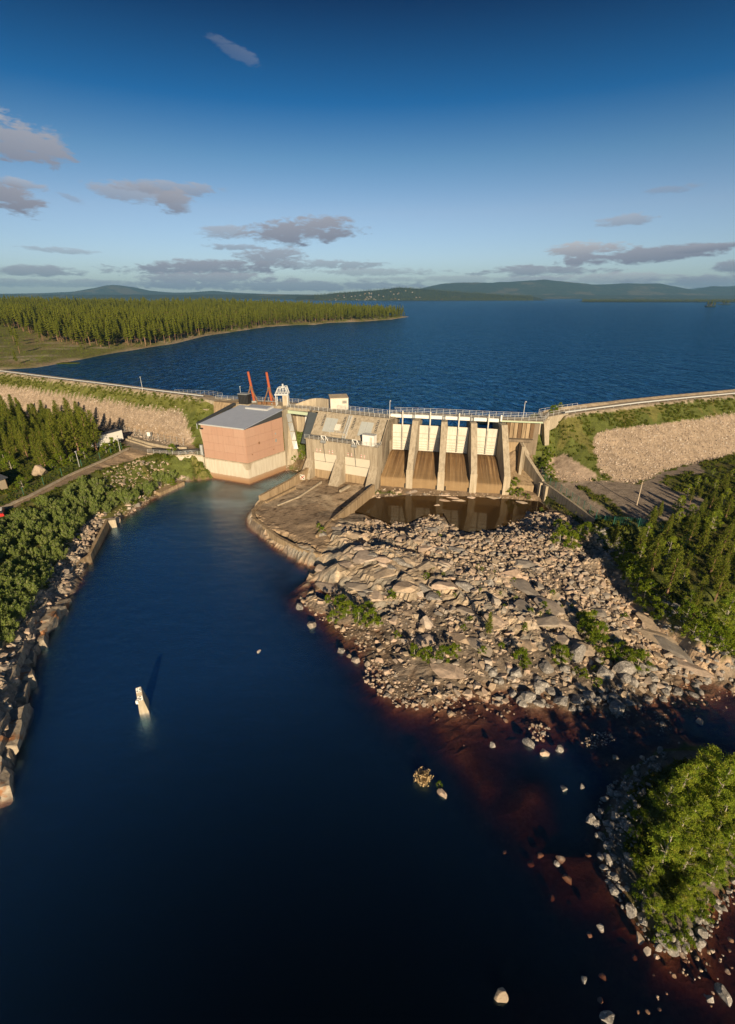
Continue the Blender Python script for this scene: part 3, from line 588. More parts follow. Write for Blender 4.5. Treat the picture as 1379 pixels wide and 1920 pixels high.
nyy, nxx = PX.shape; ii = (np.arange(nyy - 1)[:, None] * nxx + np.arange(nxx - 1)[None]).ravel(); F = np.stack([ii, ii + 1, ii + 1 + nxx, ii + nxx], 1)
Fk = F[(sd.ravel()[F] > -12).any(1)]
A2 = np.zeros(PX.shape + (3,)); A2[:] = (.16, .16, .05); g = fbm(PX * .06, PY * .06, 77); A2[g > .15] = (.24, .19, .10); A2[(sd < 2.5)] = (.36, .29, .20); A2[(fbm(PX * .5, PY * .5, 79) > .3) & (sd < 90)] = (.36, .31, .22)
me = new_mesh('peninsula', np.stack([PX, PY, PZ], -1).reshape(-1, 3), Fk, 'terrain', smooth=True)
a = me.attributes.new('albedo', 'FLOAT_COLOR', 'POINT'); a.data.foreach_set('color', np.concatenate([A2.reshape(-1, 3), np.ones((PX.size, 1))], 1).astype(np.float32).ravel()); link('peninsula', me, kind='structure')
def pz(x, y):
    i = np.clip(np.searchsorted(xs, x) - 1, 0, nxx - 2); j = np.clip(np.searchsorted(ys, y) - 1, 0, nyy - 2)
    u = np.clip((x - xs[i]) / (xs[i + 1] - xs[i]), 0, 1); v = np.clip((y - ys[j]) / (ys[j + 1] - ys[j]), 0, 1)
    return (PZ[j, i] * (1 - u) + PZ[j, i + 1] * u) * (1 - v) + (PZ[j + 1, i] * (1 - u) + PZ[j + 1, i + 1] * u) * v
# hills : ridge outline (px,py) at distance D, standing with real depth on the lake plain
m, n, b = pmat('hill_forest', .95, .1); p = pos(n); f1 = n.noise(p, .0016, 6, .65); f2 = n.noise(p, .012, 5, .7)
c = n.ramp(f2, [(.3, (.016, .034, .024)), (.7, (.050, .075, .040))]); c = n.mix(n.ramp(f1, [(.56, 0), (.62, .55)]), c, (.16, .14, .08)); setc(n, b, c); bump(n, b, f2, .5, 14)
def ridge(name, pts, D, depth, seed, rough=.10, z0=LAKE - 2):
    K = 260; px = np.linspace(pts[0][0], pts[-1][0], K); py = np.interp(px, [q[0] for q in pts], [q[1] for q in pts])
    Rr = np.array([atY(a, b, D)[:] for a, b in zip(px, py)]); M = 27; tt = np.linspace(-1, 1, M)
    hh = Rr[:, 2] - z0; Vv = np.zeros((M, K, 3))
    for j, t in enumerate(tt):
        y = D + t * depth; sc = np.exp(-(t * 1.9) ** 2) - math.exp(-3.61)
        sc = sc / (1 - math.exp(-3.61))
        nzv = fbm(Rr[:, 0] / (D * .03), np.full(K, y) / (D * .03), seed, 5)
        nf = rough * nzv * (1 - abs(t)) * np.maximum(hh, D * .002) * (1 if abs(t) > .02 else .25)
        Vv[j, :, 0] = Rr[:, 0]; Vv[j, :, 1] = y; Vv[j, :, 2] = z0 + np.maximum(hh * sc + nf, -1)
    ii = (np.arange(M - 1)[:, None] * K + np.arange(K - 1)[None]).ravel(); F = np.stack([ii, ii + 1, ii + 1 + K, ii + K], 1)
    me = new_mesh(name, Vv.reshape(-1, 3), F, 'hill_forest', smooth=True); link(name, me, kind='structure')
    return lambda x, y: float(np.interp(x, Rr[:, 0], z0 + hh)) * 1.0, Rr
ridge('hill', [(-260, 549), (0, 551), (60, 550), (130, 548), (160, 545), (185, 540), (205, 536), (222, 535), (245, 538), (275, 545), (330, 549), (360, 548), (400, 545), (450, 549), (520, 552), (700, 553.5), (790, 554)], 9500, 1800, 5)
ridge('hill', [(700, 552), (780, 543), (830, 532), (870, 529.5), (920, 531), (970, 527.5), (1015, 524.5), (1060, 528), (1110, 534), (1180, 531), (1235, 533), (1275, 542), (1310, 544), (1345, 537), (1379, 538), (1450, 545), (1560, 550), (1700, 553)], 9000, 1900, 9)
ridge('hill', [(-260, 553), (0, 552), (300, 553), (500, 551.5), (560, 552), (620, 553)], 6200, 700, 14)
ridge('hill', [(1200, 548), (1300, 541), (1340, 537.5), (1420, 535), (1600, 543)], 13500, 1200, 19)
ridge('hill', [(560, 556), (600, 553), (640, 549), (680, 546), (715, 543.5), (750, 539), (790, 541.5), (830, 545), (880, 549), (940, 553), (1000, 556)], 4700, 500, 23)
ridge('hill', [(-300, 552.5), (100, 552.5), (560, 552), (600, 553), (1000, 553.5), (1379, 554), (1700, 553)], 7000, 500, 27)
# low wooded strip of land on the right
ridge('headland', [(1088, 565.5), (1110, 564.5), (1160, 564), (1260, 564.3), (1379, 564.6), (1500, 564.5), (1700, 564)], 3300, 160, 33)
# ------------------------------------------------------------------ frames of the dam
def frame(ox, oy, ex):
    e = Vector(ex).normalized(); f = Vector((-e.y, e.x))
    return lambda a, b, z: (ox + e.x * a + f.x * b, oy + e.y * a + f.y * b, z)
_e = Vector((.98, -.2)).normalized()
def S(a, b, z, ac=None):                                     # the weir is fanned: each bay's axis turns a little, as seen from the lake
    q = a if ac is None else ac; K = ((-8.2, 25), (0, 15), (26.1, -4), (34.5, 11.5)); q = min(max(q, -8.2), 34.5)
    ph_ = R(float(np.interp(q, [k[0] for k in K], [k[1] for k in K]))); f = Vector((sin(ph_), cos(ph_))); t = Vector((cos(ph_), -sin(ph_))) if ac is not None else None
    if ac is None: return (11.6 + _e.x * a + f.x * b, 125.3 + _e.y * a + f.y * b, z)
    return (11.6 + _e.x * ac + t.x * (a - ac) + f.x * b, 125.3 + _e.y * ac + t.y * (a - ac) + f.y * b, z)
T = frame(-17.8, 134.9, (20.55, -9.7)); TL_ = 22.7
def rails(posts, parent_name, label, cat='railing', h=1.15, mat='steel_light', group=None, step=2.0, r=.045, bars=3, names=('post', 'rail')):
    """posts: polyline of points at foot level; each post and each run of rail a part"""
    t = thing(parent_name, label, cat, posts[0], 0, group)
    P = [Vector(p) for p in posts]; pm = None
    for a, b in zip(P[:-1], P[1:]):
        k = max(1, round((b - a).length / step))
        for i in range(k + (1 if b is P[-1] else 0)):
            q = a.lerp(b, i / k)
            if pm is None:
                o = MB().tube(q, q + Vector((0, 0, h)), r, n=4).build(names[0], mat, t); pm = (o.data, q)
            else:
                o = link(names[0], pm[0], t); o.location = q - pm[1]
        rb = MB()
        for j in range(bars): rb.tube(a + Vector((0, 0, h * (j + 1) / bars)), b + Vector((0, 0, h * (j + 1) / bars)), r * .8, n=4)
        rb.build(names[1], mat, t)
    return t
# ---- powerhouse
Lc, Mc, Rc, Bc = Vector((-48.5, 137.6)), Vector((-34.5, 131.7)), Vector((-25.9, 144.)), Vector((-39.9, 150.))
ph = thing('powerhouse', 'salmon brick powerhouse with sloping blue grey metal roof beside the river', 'power station', (-37, 141, 0))
def lerp2(a, b, t): return (a.x + (b.x - a.x) * t, a.y + (b.y - a.y) * t)
out = lambda P, d: [(p.x + (p.x - (-37.2)) / 14 * d, p.y + (p.y - 141) / 10 * d) for p in P]
MB().prism(out([Lc, Mc, Rc, Bc], .30), -6, 6.05).build('plinth', 'plinth', ph)
MB().prism(out([Lc, Mc, Rc, Bc], .42), 5.75, 6.1).build('plinth_ledge', 'concrete_light', ph)
MB().hexa([(*p, 6.1) for p in (Lc, Mc, Rc, Bc)], [(*Lc, 15.8), (*Mc, 15.8), (*Rc, 18.4), (*Bc, 18.4)]).build('wall', 'brick', ph)
def panels(A_, B_, nc, rows, top):
    d = (B_ - A_).normalized(); nrm = Vector((d.y, -d.x)); Lw = (B_ - A_).length
    for i in range(nc):
        for j in range(rows):
            a0, a1 = i / nc, (i + 1) / nc; z0 = 6.13 + j * (9.75 / rows); z1 = z0 + 9.75 / rows - .045
            if j == rows - 1: za, zb = z1, z1
            else: za = zb = z1
            if callable(top) and j == rows - 1: za, zb = top(a0), top(a1)
            o1 = .09 + .02 * rng.random(); g = .025 / Lw
            p = [lerp2(A_, B_, a0 + g), lerp2(A_, B_, a1 - g)]
            q = [(x + nrm.x * o1, y + nrm.y * o1) for x, y in p]; p = [(x + nrm.x * -.05, y + nrm.y * -.05) for x, y in p]
            MB().hexa([(*q[0], z0), (*q[1], z0), (*p[1], z0), (*p[0], z0)], [(*q[0], za), (*q[1], zb), (*p[1], zb), (*p[0], za)]).build('wall_panel', 'brick', ph)
panels(Lc, Mc, 4, 4, None); panels(Mc, Rc, 4, 4, lambda t: 15.85 + .75 * t)
# gable strip under the roof on the right face
q = lambda P, d: (P.x + .09 * d, P.y - .06 * d)
MB().hexa([(*q(Mc, 1), 15.95), (*q(Rc, 1), 16.7), (*q(Rc, -1), 16.7), (*q(Mc, -1), 15.95)], [(*q(Mc, 1), 16.0), (*q(Rc, 1), 18.5), (*q(Rc, -1), 18.5), (*q(Mc, -1), 16.0)]).build('gable_cladding', 'steel_dark', ph)
RC = out([Lc, Mc, Rc, Bc], .5); zr = (16.05, 16.05, 18.7, 18.7)
rf = MB().hexa([(*p, z - .02) for p, z in zip(RC, zr)], [(*p, z + .28) for p, z in zip(RC, zr)]).build('roof', 'roof_metal', ph)
sm = MB()
for i in range(1, 30):
    t = i / 30; a = Vector(RC[0]).lerp(Vector(RC[1]), t); b = Vector(RC[3]).lerp(Vector(RC[2]), t); d = (Vector(RC[1]) - Vector(RC[0])).normalized() * .04
    sm.hexa([(a.x - d.x, a.y - d.y, 16.3), (a.x + d.x, a.y + d.y, 16.3), (b.x + d.x, b.y + d.y, 18.95), (b.x - d.x, b.y - d.y, 18.95)], [(a.x - d.x, a.y - d.y, 16.42), (a.x + d.x, a.y + d.y, 16.42), (b.x + d.x, b.y + d.y, 19.07), (b.x - d.x, b.y - d.y, 19.07)])
sm.build('roof_seams', 'roof_metal', rf)
g = MB(); a, b = Vector(RC[0]), Vector(RC[1]); n_ = Vector((b.y - a.y, a.x - b.x)).normalized() * .14
g.hexa([(a.x, a.y, 15.98), (a.x + n_.x, a.y + n_.y, 15.98), (b.x + n_.x, b.y + n_.y, 15.98), (b.x, b.y, 15.98)], [(a.x, a.y, 16.3), (a.x + n_.x, a.y + n_.y, 16.3), (b.x + n_.x, b.y + n_.y, 16.3), (b.x, b.y, 16.3)]).build('gutter', 'steel_light', rf)
rr = lambda s_, t: (RC[0][0] + (RC[1][0] - RC[0][0]) * s_ + (RC[3][0] - RC[0][0]) * t, RC[0][1] + (RC[1][1] - RC[0][1]) * s_ + (RC[3][1] - RC[0][1]) * t)
zt = lambda t: 16.33 + 2.65 * t
def on_roof(name, s0, s1, t0, t1, h, mat):
    P = [rr(s0, t0), rr(s1, t0), rr(s1, t1), rr(s0, t1)]; zz = [zt(t0), zt(t0), zt(t1), zt(t1)]
    return MB().hexa([(*p, z - .1) for p, z in zip(P, zz)], [(*p, z + h) for p, z in zip(P, zz)]).build(name, mat, ph)
hb = on_roof('roof_hatch', .28, .78, .84, 1.02, .45, 'steel_light'); 
for i in range(6): on_roof('hatch_cover', .30 + .077 * i, .367 + .077 * i, .86, 1.0, .56, 'roof_metal')
# small fittings on the river walls
def on_wall(A_, B_, t, z, w_, h_, name, mat, d_=.16):
    c = Vector(lerp2(A_, B_, t)); d = (B_ - A_).normalized(); nrm = Vector((d.y, -d.x)); c = c + nrm * (.11 + d_ / 2 - .05)
    return MB().box((c.x, c.y, z), (w_, d_, h_), math.atan2(d.y, d.x)).build(name, mat, ph)
on_wall(Mc, Rc, .33, 11.0, .5, .7, 'vent', 'rust_brown'); on_wall(Mc, Rc, .78, 10.2, .6, .9, 'vent', 'steel'); on_wall(Mc, Rc, .78, 12.3, .45, .5, 'vent', 'steel'); on_wall(Mc, Rc, .13, 8.2, .3, .3, 'vent', 'rust_brown'); on_wall(Mc, Rc, .70, 7.7, .25, .3, 'vent', 'rust_brown')
on_wall(Lc, Mc, .03, 14.9, .8, .35, 'wall_lamp', 'black', .5)
# river-corner bracket
MB().hexa([(-35.2, 131.4, 4.2), (-34.3, 131.0, 4.2), (-33.9, 131.6, 4.2), (-34.8, 132.0, 4.2)], [(-36.2, 131.8, 6.0), (-34.2, 130.9, 6.0), (-33.2, 132.5, 6.0), (-34.8, 133.0, 6.0)]).build('corner_bracket', 'concrete_light', ph)
# ---- quay wall to the left of the powerhouse
qw = thing('quay_wall', 'pale concrete quay wall with a step, left of the brick powerhouse', 'quay', (-57, 138, 0))
MB().prism([(-66.5, 139.6), (-56.1, 137.4), (-52.5, 138.6), (-48.9, 137.2), (-48.9, 142.5), (-66.5, 143.5)], -5, 6.5).build('wall', 'plinth', qw)
MB().prism([(-66.5, 139.2), (-56.1, 137.0), (-52.4, 138.2), (-48.9, 136.8), (-48.9, 137.2), (-52.5, 138.6), (-56.1, 137.4), (-66.5, 139.6)], 6.35, 6.8).build('coping', 'concrete_light', qw)
rails([(-66.3, 139.5, 6.8), (-56.1, 137.3, 6.8), (-52.5, 138.4, 6.8), (-48.9, 137.1, 6.8)], 'quay_railing', 'low galvanised railing along the quay left of the powerhouse', h=1.1, step=2)
bk = thing('dark_barrier', 'long black mesh barrier lying on the quay beside the yard', 'barrier', (-60, 141, 6.5))
MB().box((-61, 140.9, 7.3), (10, .35, .9), -.2).build('barrier_panel', 'black', bk); MB().box((-53.8, 140.6, 7.3), (5, .35, .9), .2).build('barrier_panel', 'black', bk)
for i in range(6):
    MB().box((-65.4 + i * 2.2, 140.9 - .43 * i + .9, 7.0), (.12, .9, 1.0)).build('barrier_foot', 'steel_dark', bk)
t = tag(MB().tube((-49.6, 138.6, 6.5), (-49.6, 138.6, 9.6), .55, n=10).build('tank', 'steel'), 'grey upright cylinder standing against left corner of the powerhouse', 'tank')
# ---- wall to the right of the powerhouse with its grey sloping plate
rw = thing('intake_wall', 'tall tapering concrete wall joined to right side of powerhouse', 'wall', (-24, 146, 0))
MB().add([(-25.6, 143.7, -2), (-20.9, 144.6, -2), (-21.6, 153, -2), (-27, 153, -2), (-25.6, 143.9, 18.6), (-24.1, 147.6, 18.8), (-24.0, 153, 18.8), (-27, 153, 18.8)], [(3, 2, 1, 0), (4, 5, 6, 7), (0, 1, 5, 4), (1, 2, 6, 5), (2, 3, 7, 6), (3, 0, 4, 7)]).build('wall', 'concrete', rw)
def quadslab(P, th, nrm):
    nrm = Vector(nrm).normalized() * th; return MB().hexa([Vector(p) for p in P], [Vector(p) + nrm for p in P])
P = [(-23.0, 144.35, 6.5), (-21.6, 144.6, 6.4), (-23.7, 147.2, 17.2), (-24.9, 146.2, 17.2)]
for i in range(4):
    u0, u1 = i / 4 + .01, (i + 1) / 4 - .01; Lq = [Vector(P[0]).lerp(Vector(P[3]), u) for u in (u0, u1)]; Rq = [Vector(P[1]).lerp(Vector(P[2]), u) for u in (u0, u1)]
    quadslab([Lq[0], Rq[0], Rq[1], Lq[1]], .22, (.2, -1, .25)).build('steel_plate', 'steel', rw)
# ---- channel back wall, bridge girder and steel chute
cw = thing('channel_wall', 'concrete back wall of channel between powerhouse and outlet block', 'wall', (-19, 151, 0))
MB().hexa([(-24, 151.5, 2), (-13, 146.3, 2), (-13, 149.3, 2), (-24, 154, 2)], [(-24, 151.5, 18.2), (-13, 146.3, 18.2), (-13, 149.3, 18.2), (-24, 154, 18.2)]).build('wall', 'concrete', cw)
for i in range(5):
    x = -23.4 + i * 1.0; y = 151.5 - (x + 24) * .473
    MB().box((x, y - .12, 12), (.16, .22, 12), -.44).build('pilaster', 'concrete_light', cw)
MB().hexa([(-19.9, 146.6, 8), (-18.2, 145.8, 8), (-18.0, 148.5, 8), (-19.7, 149.4, 8)], [(-19.2, 149, 18), (-17.2, 148, 18), (-17.2, 148.8, 18), (-19.2, 149.6, 18)]).build('white_panel', 'white_paint', cw)
ch = thing('steel_chute', 'dark slate steel chute plate leaning against left end of outlet block', 'chute', (-18, 142, 0))
quadslab([T(-3.2, 2.6, 10), T(-.15, 2.6, 10), T(-.15, 7.6, 18.3), T(-3.0, 7.6, 18.3)], .25, (-.2, -.5, .35)).build('plate', 'plate_slate', ch)
quadslab([T(-3.3, 2.6, 10), T(-3.2, 2.6, 10), T(-3.0, 7.6, 18.5), T(-3.2, 7.6, 18.5)], .5, (-.2, -.5, .35)).build('flange', 'steel_dark', ch)
# ---- outlet block
ob = thing('outlet_block', 'concrete outlet block with two cream stoplog gates and sloping upper face', 'dam section', T(0, 0, 0))
bays = ((2.2, 10.0), (12.3, 20.5)); zt_ = 8.8
# front wall pieces around the two openings
for a0, a1 in ((0, 2.2), (10.0, 12.3), (20.5, TL_)): MB().extr([(0, -2), (0, zt_), (3.2, zt_), (3.2, -2)], a0, a1, T).build('pier', 'concrete', ob)
MB().extr([(0, zt_ + .003), (0, 12.5), (3.2, 12.5), (3.2, zt_ + .003)], 0, TL_, T).build('front_wall', 'concrete', ob)
MB().extr([(3.2, -2), (3.2, 12.5), (8.2, 12.5), (8.2, -2)], 0, TL_, T).build('core', 'concrete_dark', ob)
for a0, a1 in bays: MB().extr([(.7, -2), (.7, 3.5), (3.2, 3.5), (3.2, -2)], a0, a1, T).build('sill', 'concrete_warm', ob)
# buttress feet
for a0, a1, e0, e1, zt2 in ((9.8, 12.5, 9.6, 12.7, 7.8), (20.4, TL_ + .1, 20.2, TL_ + .4, 7.2), (-.1, 2.2, -1.2, 2.4, 6.6)):
    q = 5.0 if a0 == 9.8 else 3.2
    MB().add([T(e0, -q, -1), T(e1, -q, -1), T(e1, .02, -1), T(e0, .02, -1), T(e0, -q, .9), T(e1, -q, .9), T(a1, .02, zt2), T(a0, .02, zt2)], [(3, 2, 1, 0), (4, 5, 6, 7), (0, 1, 5, 4), (1, 2, 6, 5), (2, 3, 7, 6), (3, 0, 4, 7)]).build('buttress', 'concrete', ob)
for k, (a0, a1) in enumerate(bays):                         # gates of two leaves with a dark frame
    gt = MB().extr([(.62, 3.55), (.62, zt_), (.70, zt_), (.70, 3.55)], a0, a1, T).build('gate', 'steel_dark', ob)
    MB().extr([(.42, 6.3), (.42, 8.65), (.6, 8.65), (.6, 6.3)], a0 + .14, a1 - .14, T).build('leaf', 'gate_cream', gt)
    MB().extr([(.42, 3.6), (.42, 6.18), (.6, 6.18), (.6, 3.6)], a0 + .14, a1 - .14, T).build('leaf', 'gate_cream', gt)
    for da in (1.3, 2.4, 5.4, 6.4):
        m_ = MB()
        m_.extr([(-.05, 9.05), (-.05, 10.1), (.05, 10.1), (.05, 9.05)], a0 + da, a0 + da + .2, T); o = m_.build('gauge_board', 'white_paint', ob)
        for z in (9.15, 9.75): MB().extr([(-.09, z), (-.09, z + .22), (-.051, z + .22), (-.051, z)], a0 + da, a0 + da + .2, T).build('red_mark', 'red_paint', o)
# sloping upper face, in cast strips
for i in range(8):
    a0, a1 = TL_ / 8 * i + .02, TL_ / 8 * (i + 1) - .02
    MB().extr([(2.5, 12.5), (2.5, 13.0 + .01), (7.5, 18.7), (12, 18.7), (12, 12.5)], a0, a1, T).build('slope_strip', 'concrete', ob)
MB().extr([(2.6, 12.45), (2.6, 12.9), (7.5, 18.55), (11.8, 18.55), (11.8, 12.45)], 0, TL_, T).build('slope_core', 'concrete_dark', ob)
sl_ = lambda b: 13.0 + (b - 2.5) * 1.14
def on_slope(name, a0, a1, b0, b1, h, mat, par=None, wtd=True):
    return MB().hexa([T(a0, b0, sl_(b0) - .05), T(a1, b0, sl_(b0) - .05), T(a1, b1, sl_(b1) - .05), T(a0, b1, sl_(b1) - .05)], [T(a0, b0 - h * .7, sl_(b0) + h * .6), T(a1, b0 - h * .7, sl_(b0) + h * .6), T(a1, b1 - h * .7, sl_(b1) + h * .6), T(a0, b1 - h * .7, sl_(b1) + h * .6)]).build(name, mat, par or ob)
for a0 in (3.4, 14.8):
    on_slope('hatch_leaf', a0, a0 + 1.95, 3.6, 6.5, .12, 'panel_grey'); on_slope('hatch_leaf', a0 + 2.0, a0 + 3.9, 3.6, 6.5, .12, 'panel_grey')
for a0 in (2.4, 9.1, 12.2, 19.5):
    gr = on_slope('slot_grating', a0, a0 + .62, 4.7, 7.1, .05, 'steel_dark')
    for j in range(7): on_slope('slot_bar', a0 + .1, a0 + .52, 4.8 + j * .33, 4.93 + j * .33, .11, 'concrete_light', gr)
on_slope('vent_box', 7.3, 8.9, 4.0, 5.3, .5, 'gate_white'); on_slope('ledge', 6.6, 11.2, 3.0, 3.5, .5, 'concrete_light')
for j in range(16): on_slope('stair_tread', 10.75, 11.45, 2.6 + j * .3, 2.72 + j * .3, .22, 'steel')
for a in (10.7, 11.5): on_slope('stair_string', a - .04, a + .04, 2.55, 7.4, .7, 'steel_light')
on_slope('edge_pipe', TL_ - .35, TL_ - .2, 2.6, 7.4, .2, 'black')
# walkway above the gates
MB().extr([(-.35, 12.5), (-.35, 12.72), (2.5, 12.72), (2.5, 12.5)], -.2, TL_ + .15, T).build('walkway_slab', 'concrete', ob)
MB().extr([(2.35, 12.73), (2.35, 13.2), (2.48, 13.2), (2.48, 12.73)], 0, TL_, T).build('cable_tray', 'black', ob)
rails([T(-.1, -.3, 12.72), T(TL_, -.3, 12.72), T(TL_, 2.2, 12.72)], 'walkway_railing', 'galvanised railing on walkway above the two cream gates', h=1.15, step=1.55)
rails([T(6.2, 3.2, 13.9), T(11.8, 3.2, 13.9)], 'landing_railing', 'short railing on small landing halfway up the concrete slope', h=1.0, step=1.1)
ki = thing('kiosk', 'small white cabinet at right end of walkway above cream gates', 'cabinet', T(19.4, 1.2, 12.72))
MB().extr([(.3, 12.72), (.3, 15.6), (2.2, 15.6), (2.2, 12.72)], 18.0, 21.4, T).build('body', 'white_paint', ki)
MB().extr([(.2, 15.6), (.2, 15.75), (2.3, 15.75), (2.3, 15.6)], 17.9, 21.5, T).build('roof', 'steel_light', ki)
MB().extr([(.24, 12.9), (.24, 15.2), (.3, 15.2), (.3, 12.9)], 20.2, 21.0, T).build('door', 'gate_white', ki)
for a, nm in ((6.2, 'left'), (16.0, 'right')):              # winches with hanging cable
    wn = thing('winch', 'white framed winch hanging over railing above the %s cream gate' % nm, 'winch', T(a, -.4, 12.7))
    fr_ = MB()
    for s_ in (-.9, .5): fr_.tube(T(a + s_, -.2, 12.7), T(a + s_ + .4, -.9, 14.3), .1, n=4); fr_.tube(T(a + s_ + .4, -.9, 14.3), T(a + s_ + .9, -.5, 12.9), .1, n=4)
    fr_.tube(T(a - .6, -.9, 14.3), T(a + 1., -.9, 14.3), .1, n=4); fr_.build('frame', 'white_paint', wn)
    MB().tube(T(a - .7, -.7, 12.5), T(a + .7, -.7, 12.5), .45, n=8).build('drum', 'steel', wn)
    MB().tube(T(a, -.75, 12.3), T(a, .2, 6.2), .06, n=4).build('cable', 'steel_dark', wn)
# training walls of the apron
def walls(name, label, pts, th, mat='concrete_warm', cat='wall', z0=-1):
    P = [at(*p) for p in pts]; t = thing(name, label, cat, (P[0].x, P[0].y, 0)); MB().wall(P, z0, [p.z for p in P], th).build('wall', mat, t); return t, P
tw, P = walls('training_wall', 'low concrete wall curving from outlet block to apron tip by the river', [(579, 877, 4.3), (545, 900, 4.0), (489, 930, 3.3)], .7)
MB().wall([P[1] + Vector((1.5, -.8, 0)), P[2] + Vector((1.6, -.9, 0))], .8, [2.3, 2.1], .5).build('step', 'concrete_warm', tw)
walls('training_wall', 'straight concrete wall right of the apron running to the boulders', [(699, 908, 3.6), (622, 972, 2.9)], -.7)
walls('apron_kerb', 'low concrete kerb between the apron and grey bedrock', [(621, 972, 2.7), (592, 1003, 2.5)], -.5)
walls('apron_kerb', 'narrow pale kerb strip crossing the apron before the left gate', [(602, 902, 1.9), (560, 930, 2.0), (520, 946, 2.0)], -.35, 'concrete_light')
EDGE = [(489, 938), (472, 957), (475, 972), (520, 1007), (560, 1028), (600, 1040)]
walls('apron_edge', 'weathered concrete edge wall around the apron tip beside the river', [(x, y, 2.0) for x, y in EDGE], -.7)
bl = thing('concrete_beam', 'loose concrete beam lying on apron before the right gate', 'beam', at(640, 915, 2.2)); a, b = at(638, 921, 2.2), at(656, 911, 2.2); MB().tube(a, b, .42, n=4).build('beam', 'concrete_light', bl)
sg = thing('warning_sign', 'square warning sign with a red and black cross on the apron wall', 'sign', at(566, 893, 3.2)); c = at(566, 894, 3.2)
MB().box((c.x + .3, c.y - .55, 3.3), (1.5, .08, 1.5), -.35).build('board', 'gate_white', sg)
fr = lambda x, y, z: (c.x + .3 + x * cos(-.35) - y * sin(-.35), c.y - .55 + x * sin(-.35) + y * cos(-.35), z)
for s_, mt in ((1, 'red_paint'), (-1, 'black')):
    MB().hexa([fr(-.6 * s_ - .13, -.09, 2.75), fr(-.6 * s_ + .13, -.09, 2.75), fr(-.6 * s_ + .13, -.05, 2.75), fr(-.6 * s_ - .13, -.05, 2.75)], [fr(.6 * s_ - .13, -.09, 3.85), fr(.6 * s_ + .13, -.09, 3.85), fr(.6 * s_ + .13, -.05, 3.85), fr(.6 * s_ - .13, -.05, 3.85)]).build('cross_bar', mt, sg)
# ---- spillway
sp = thing('spillway', 'concrete spillway with brown stained chutes and sloping piers', 'dam section', S(0, 0, 0))
prof = [(8.2, 9.4), (7.4, 9.25), (6.4, 8.75), (5.4, 7.9), (4.3, 6.8), (3.1, 5.65), (1.9, 4.75), (.9, 4.15), (.3, 3.75)]
PW = 1.65; aP = [0, 8.7, 17.4, 26.1]
def chute(a0, a1):
    n = len(prof); V = []; UV = []; rows = prof + [(.3, 3.7), (.3, -1.5)]; K = 2; s_ = 0; prev = None
    for b, z in rows:
        if prev: s_ += math.hypot(b - prev[0], z - prev[1])
        prev = (b, z)
        for a in (a0, a1): V.append(S(a, b, z)); UV.append((a, s_, 0))
    F = [(2 * i, 2 * i + 1, 2 * i + 3, 2 * i + 2) for i in range(len(rows) - 1)]
    V += [S(a0, 8.2, -1.5), S(a1, 8.2, -1.5)]; UV += [(a0, 0, 0), (a1, 0, 0)]; k = len(V); F += [(k - 2, k - 1, 1, 0), (k - 4, k - 3, k - 1, k - 2), tuple([2 * i for i in range(len(rows))] + [k - 2]), tuple([k - 1] + [2 * i + 1 for i in range(len(rows) - 1, -1, -1)])]
    me = bpy.data.meshes.new('chute'); o0 = sp.location; me.from_pydata([tuple(Vector(v) - o0) for v in V], [], F); me.materials.append(MATS['weir_stain'])
    at2 = me.attributes.new('uvw', 'FLOAT_VECTOR', 'POINT'); at2.data.foreach_set('vector', np.array(UV, np.float32).ravel())
    bm = bmesh.new(); bm.from_mesh(me); bmesh.ops.recalc_face_normals(bm, faces=bm.faces); bm.to_mesh(me); bm.free(); link('chute', me, sp)
edges = [-8.7 + .5] + aP
for i in range(4):
    a0 = edges[i] + (PW / 2 if i else 0); a1 = aP[i] - PW / 2; chute(a0, a1)
    for a in (a0 + .25, a1 - .55):
        if i in (2,) or a > a0 + 1: MB().extr([(.18, .4), (.18, 2.2), (.29, 2.2), (.29, .4)], a, a + .4, S).build('drain_slot', 'black', sp)
pp = [(0, -2), (0, 6.3), (6.6, 18.5), (14, 18.5), (14, -2)]
for i, a in enumerate(aP):
    MB().extr([(0, -2), (0.02, 6.3), (1.5, 9.1), (3.0, 11.9), (4.8, 15.2), (6.6, 18.5), (14, 18.5), (14, -2)], a - PW / 2, a + PW / 2, lambda p, b, z: S(p, b, z, a)).build('pier', 'concrete', sp)
    MB().extr([(-.12, -2), (-.12, 6.1), (0, 6.3), (0, -2)], a - PW / 2 - .1, a + PW / 2 + .1, lambda p, b, z: S(p, b, z, a)).build('pier_toe', 'concrete_light', sp)
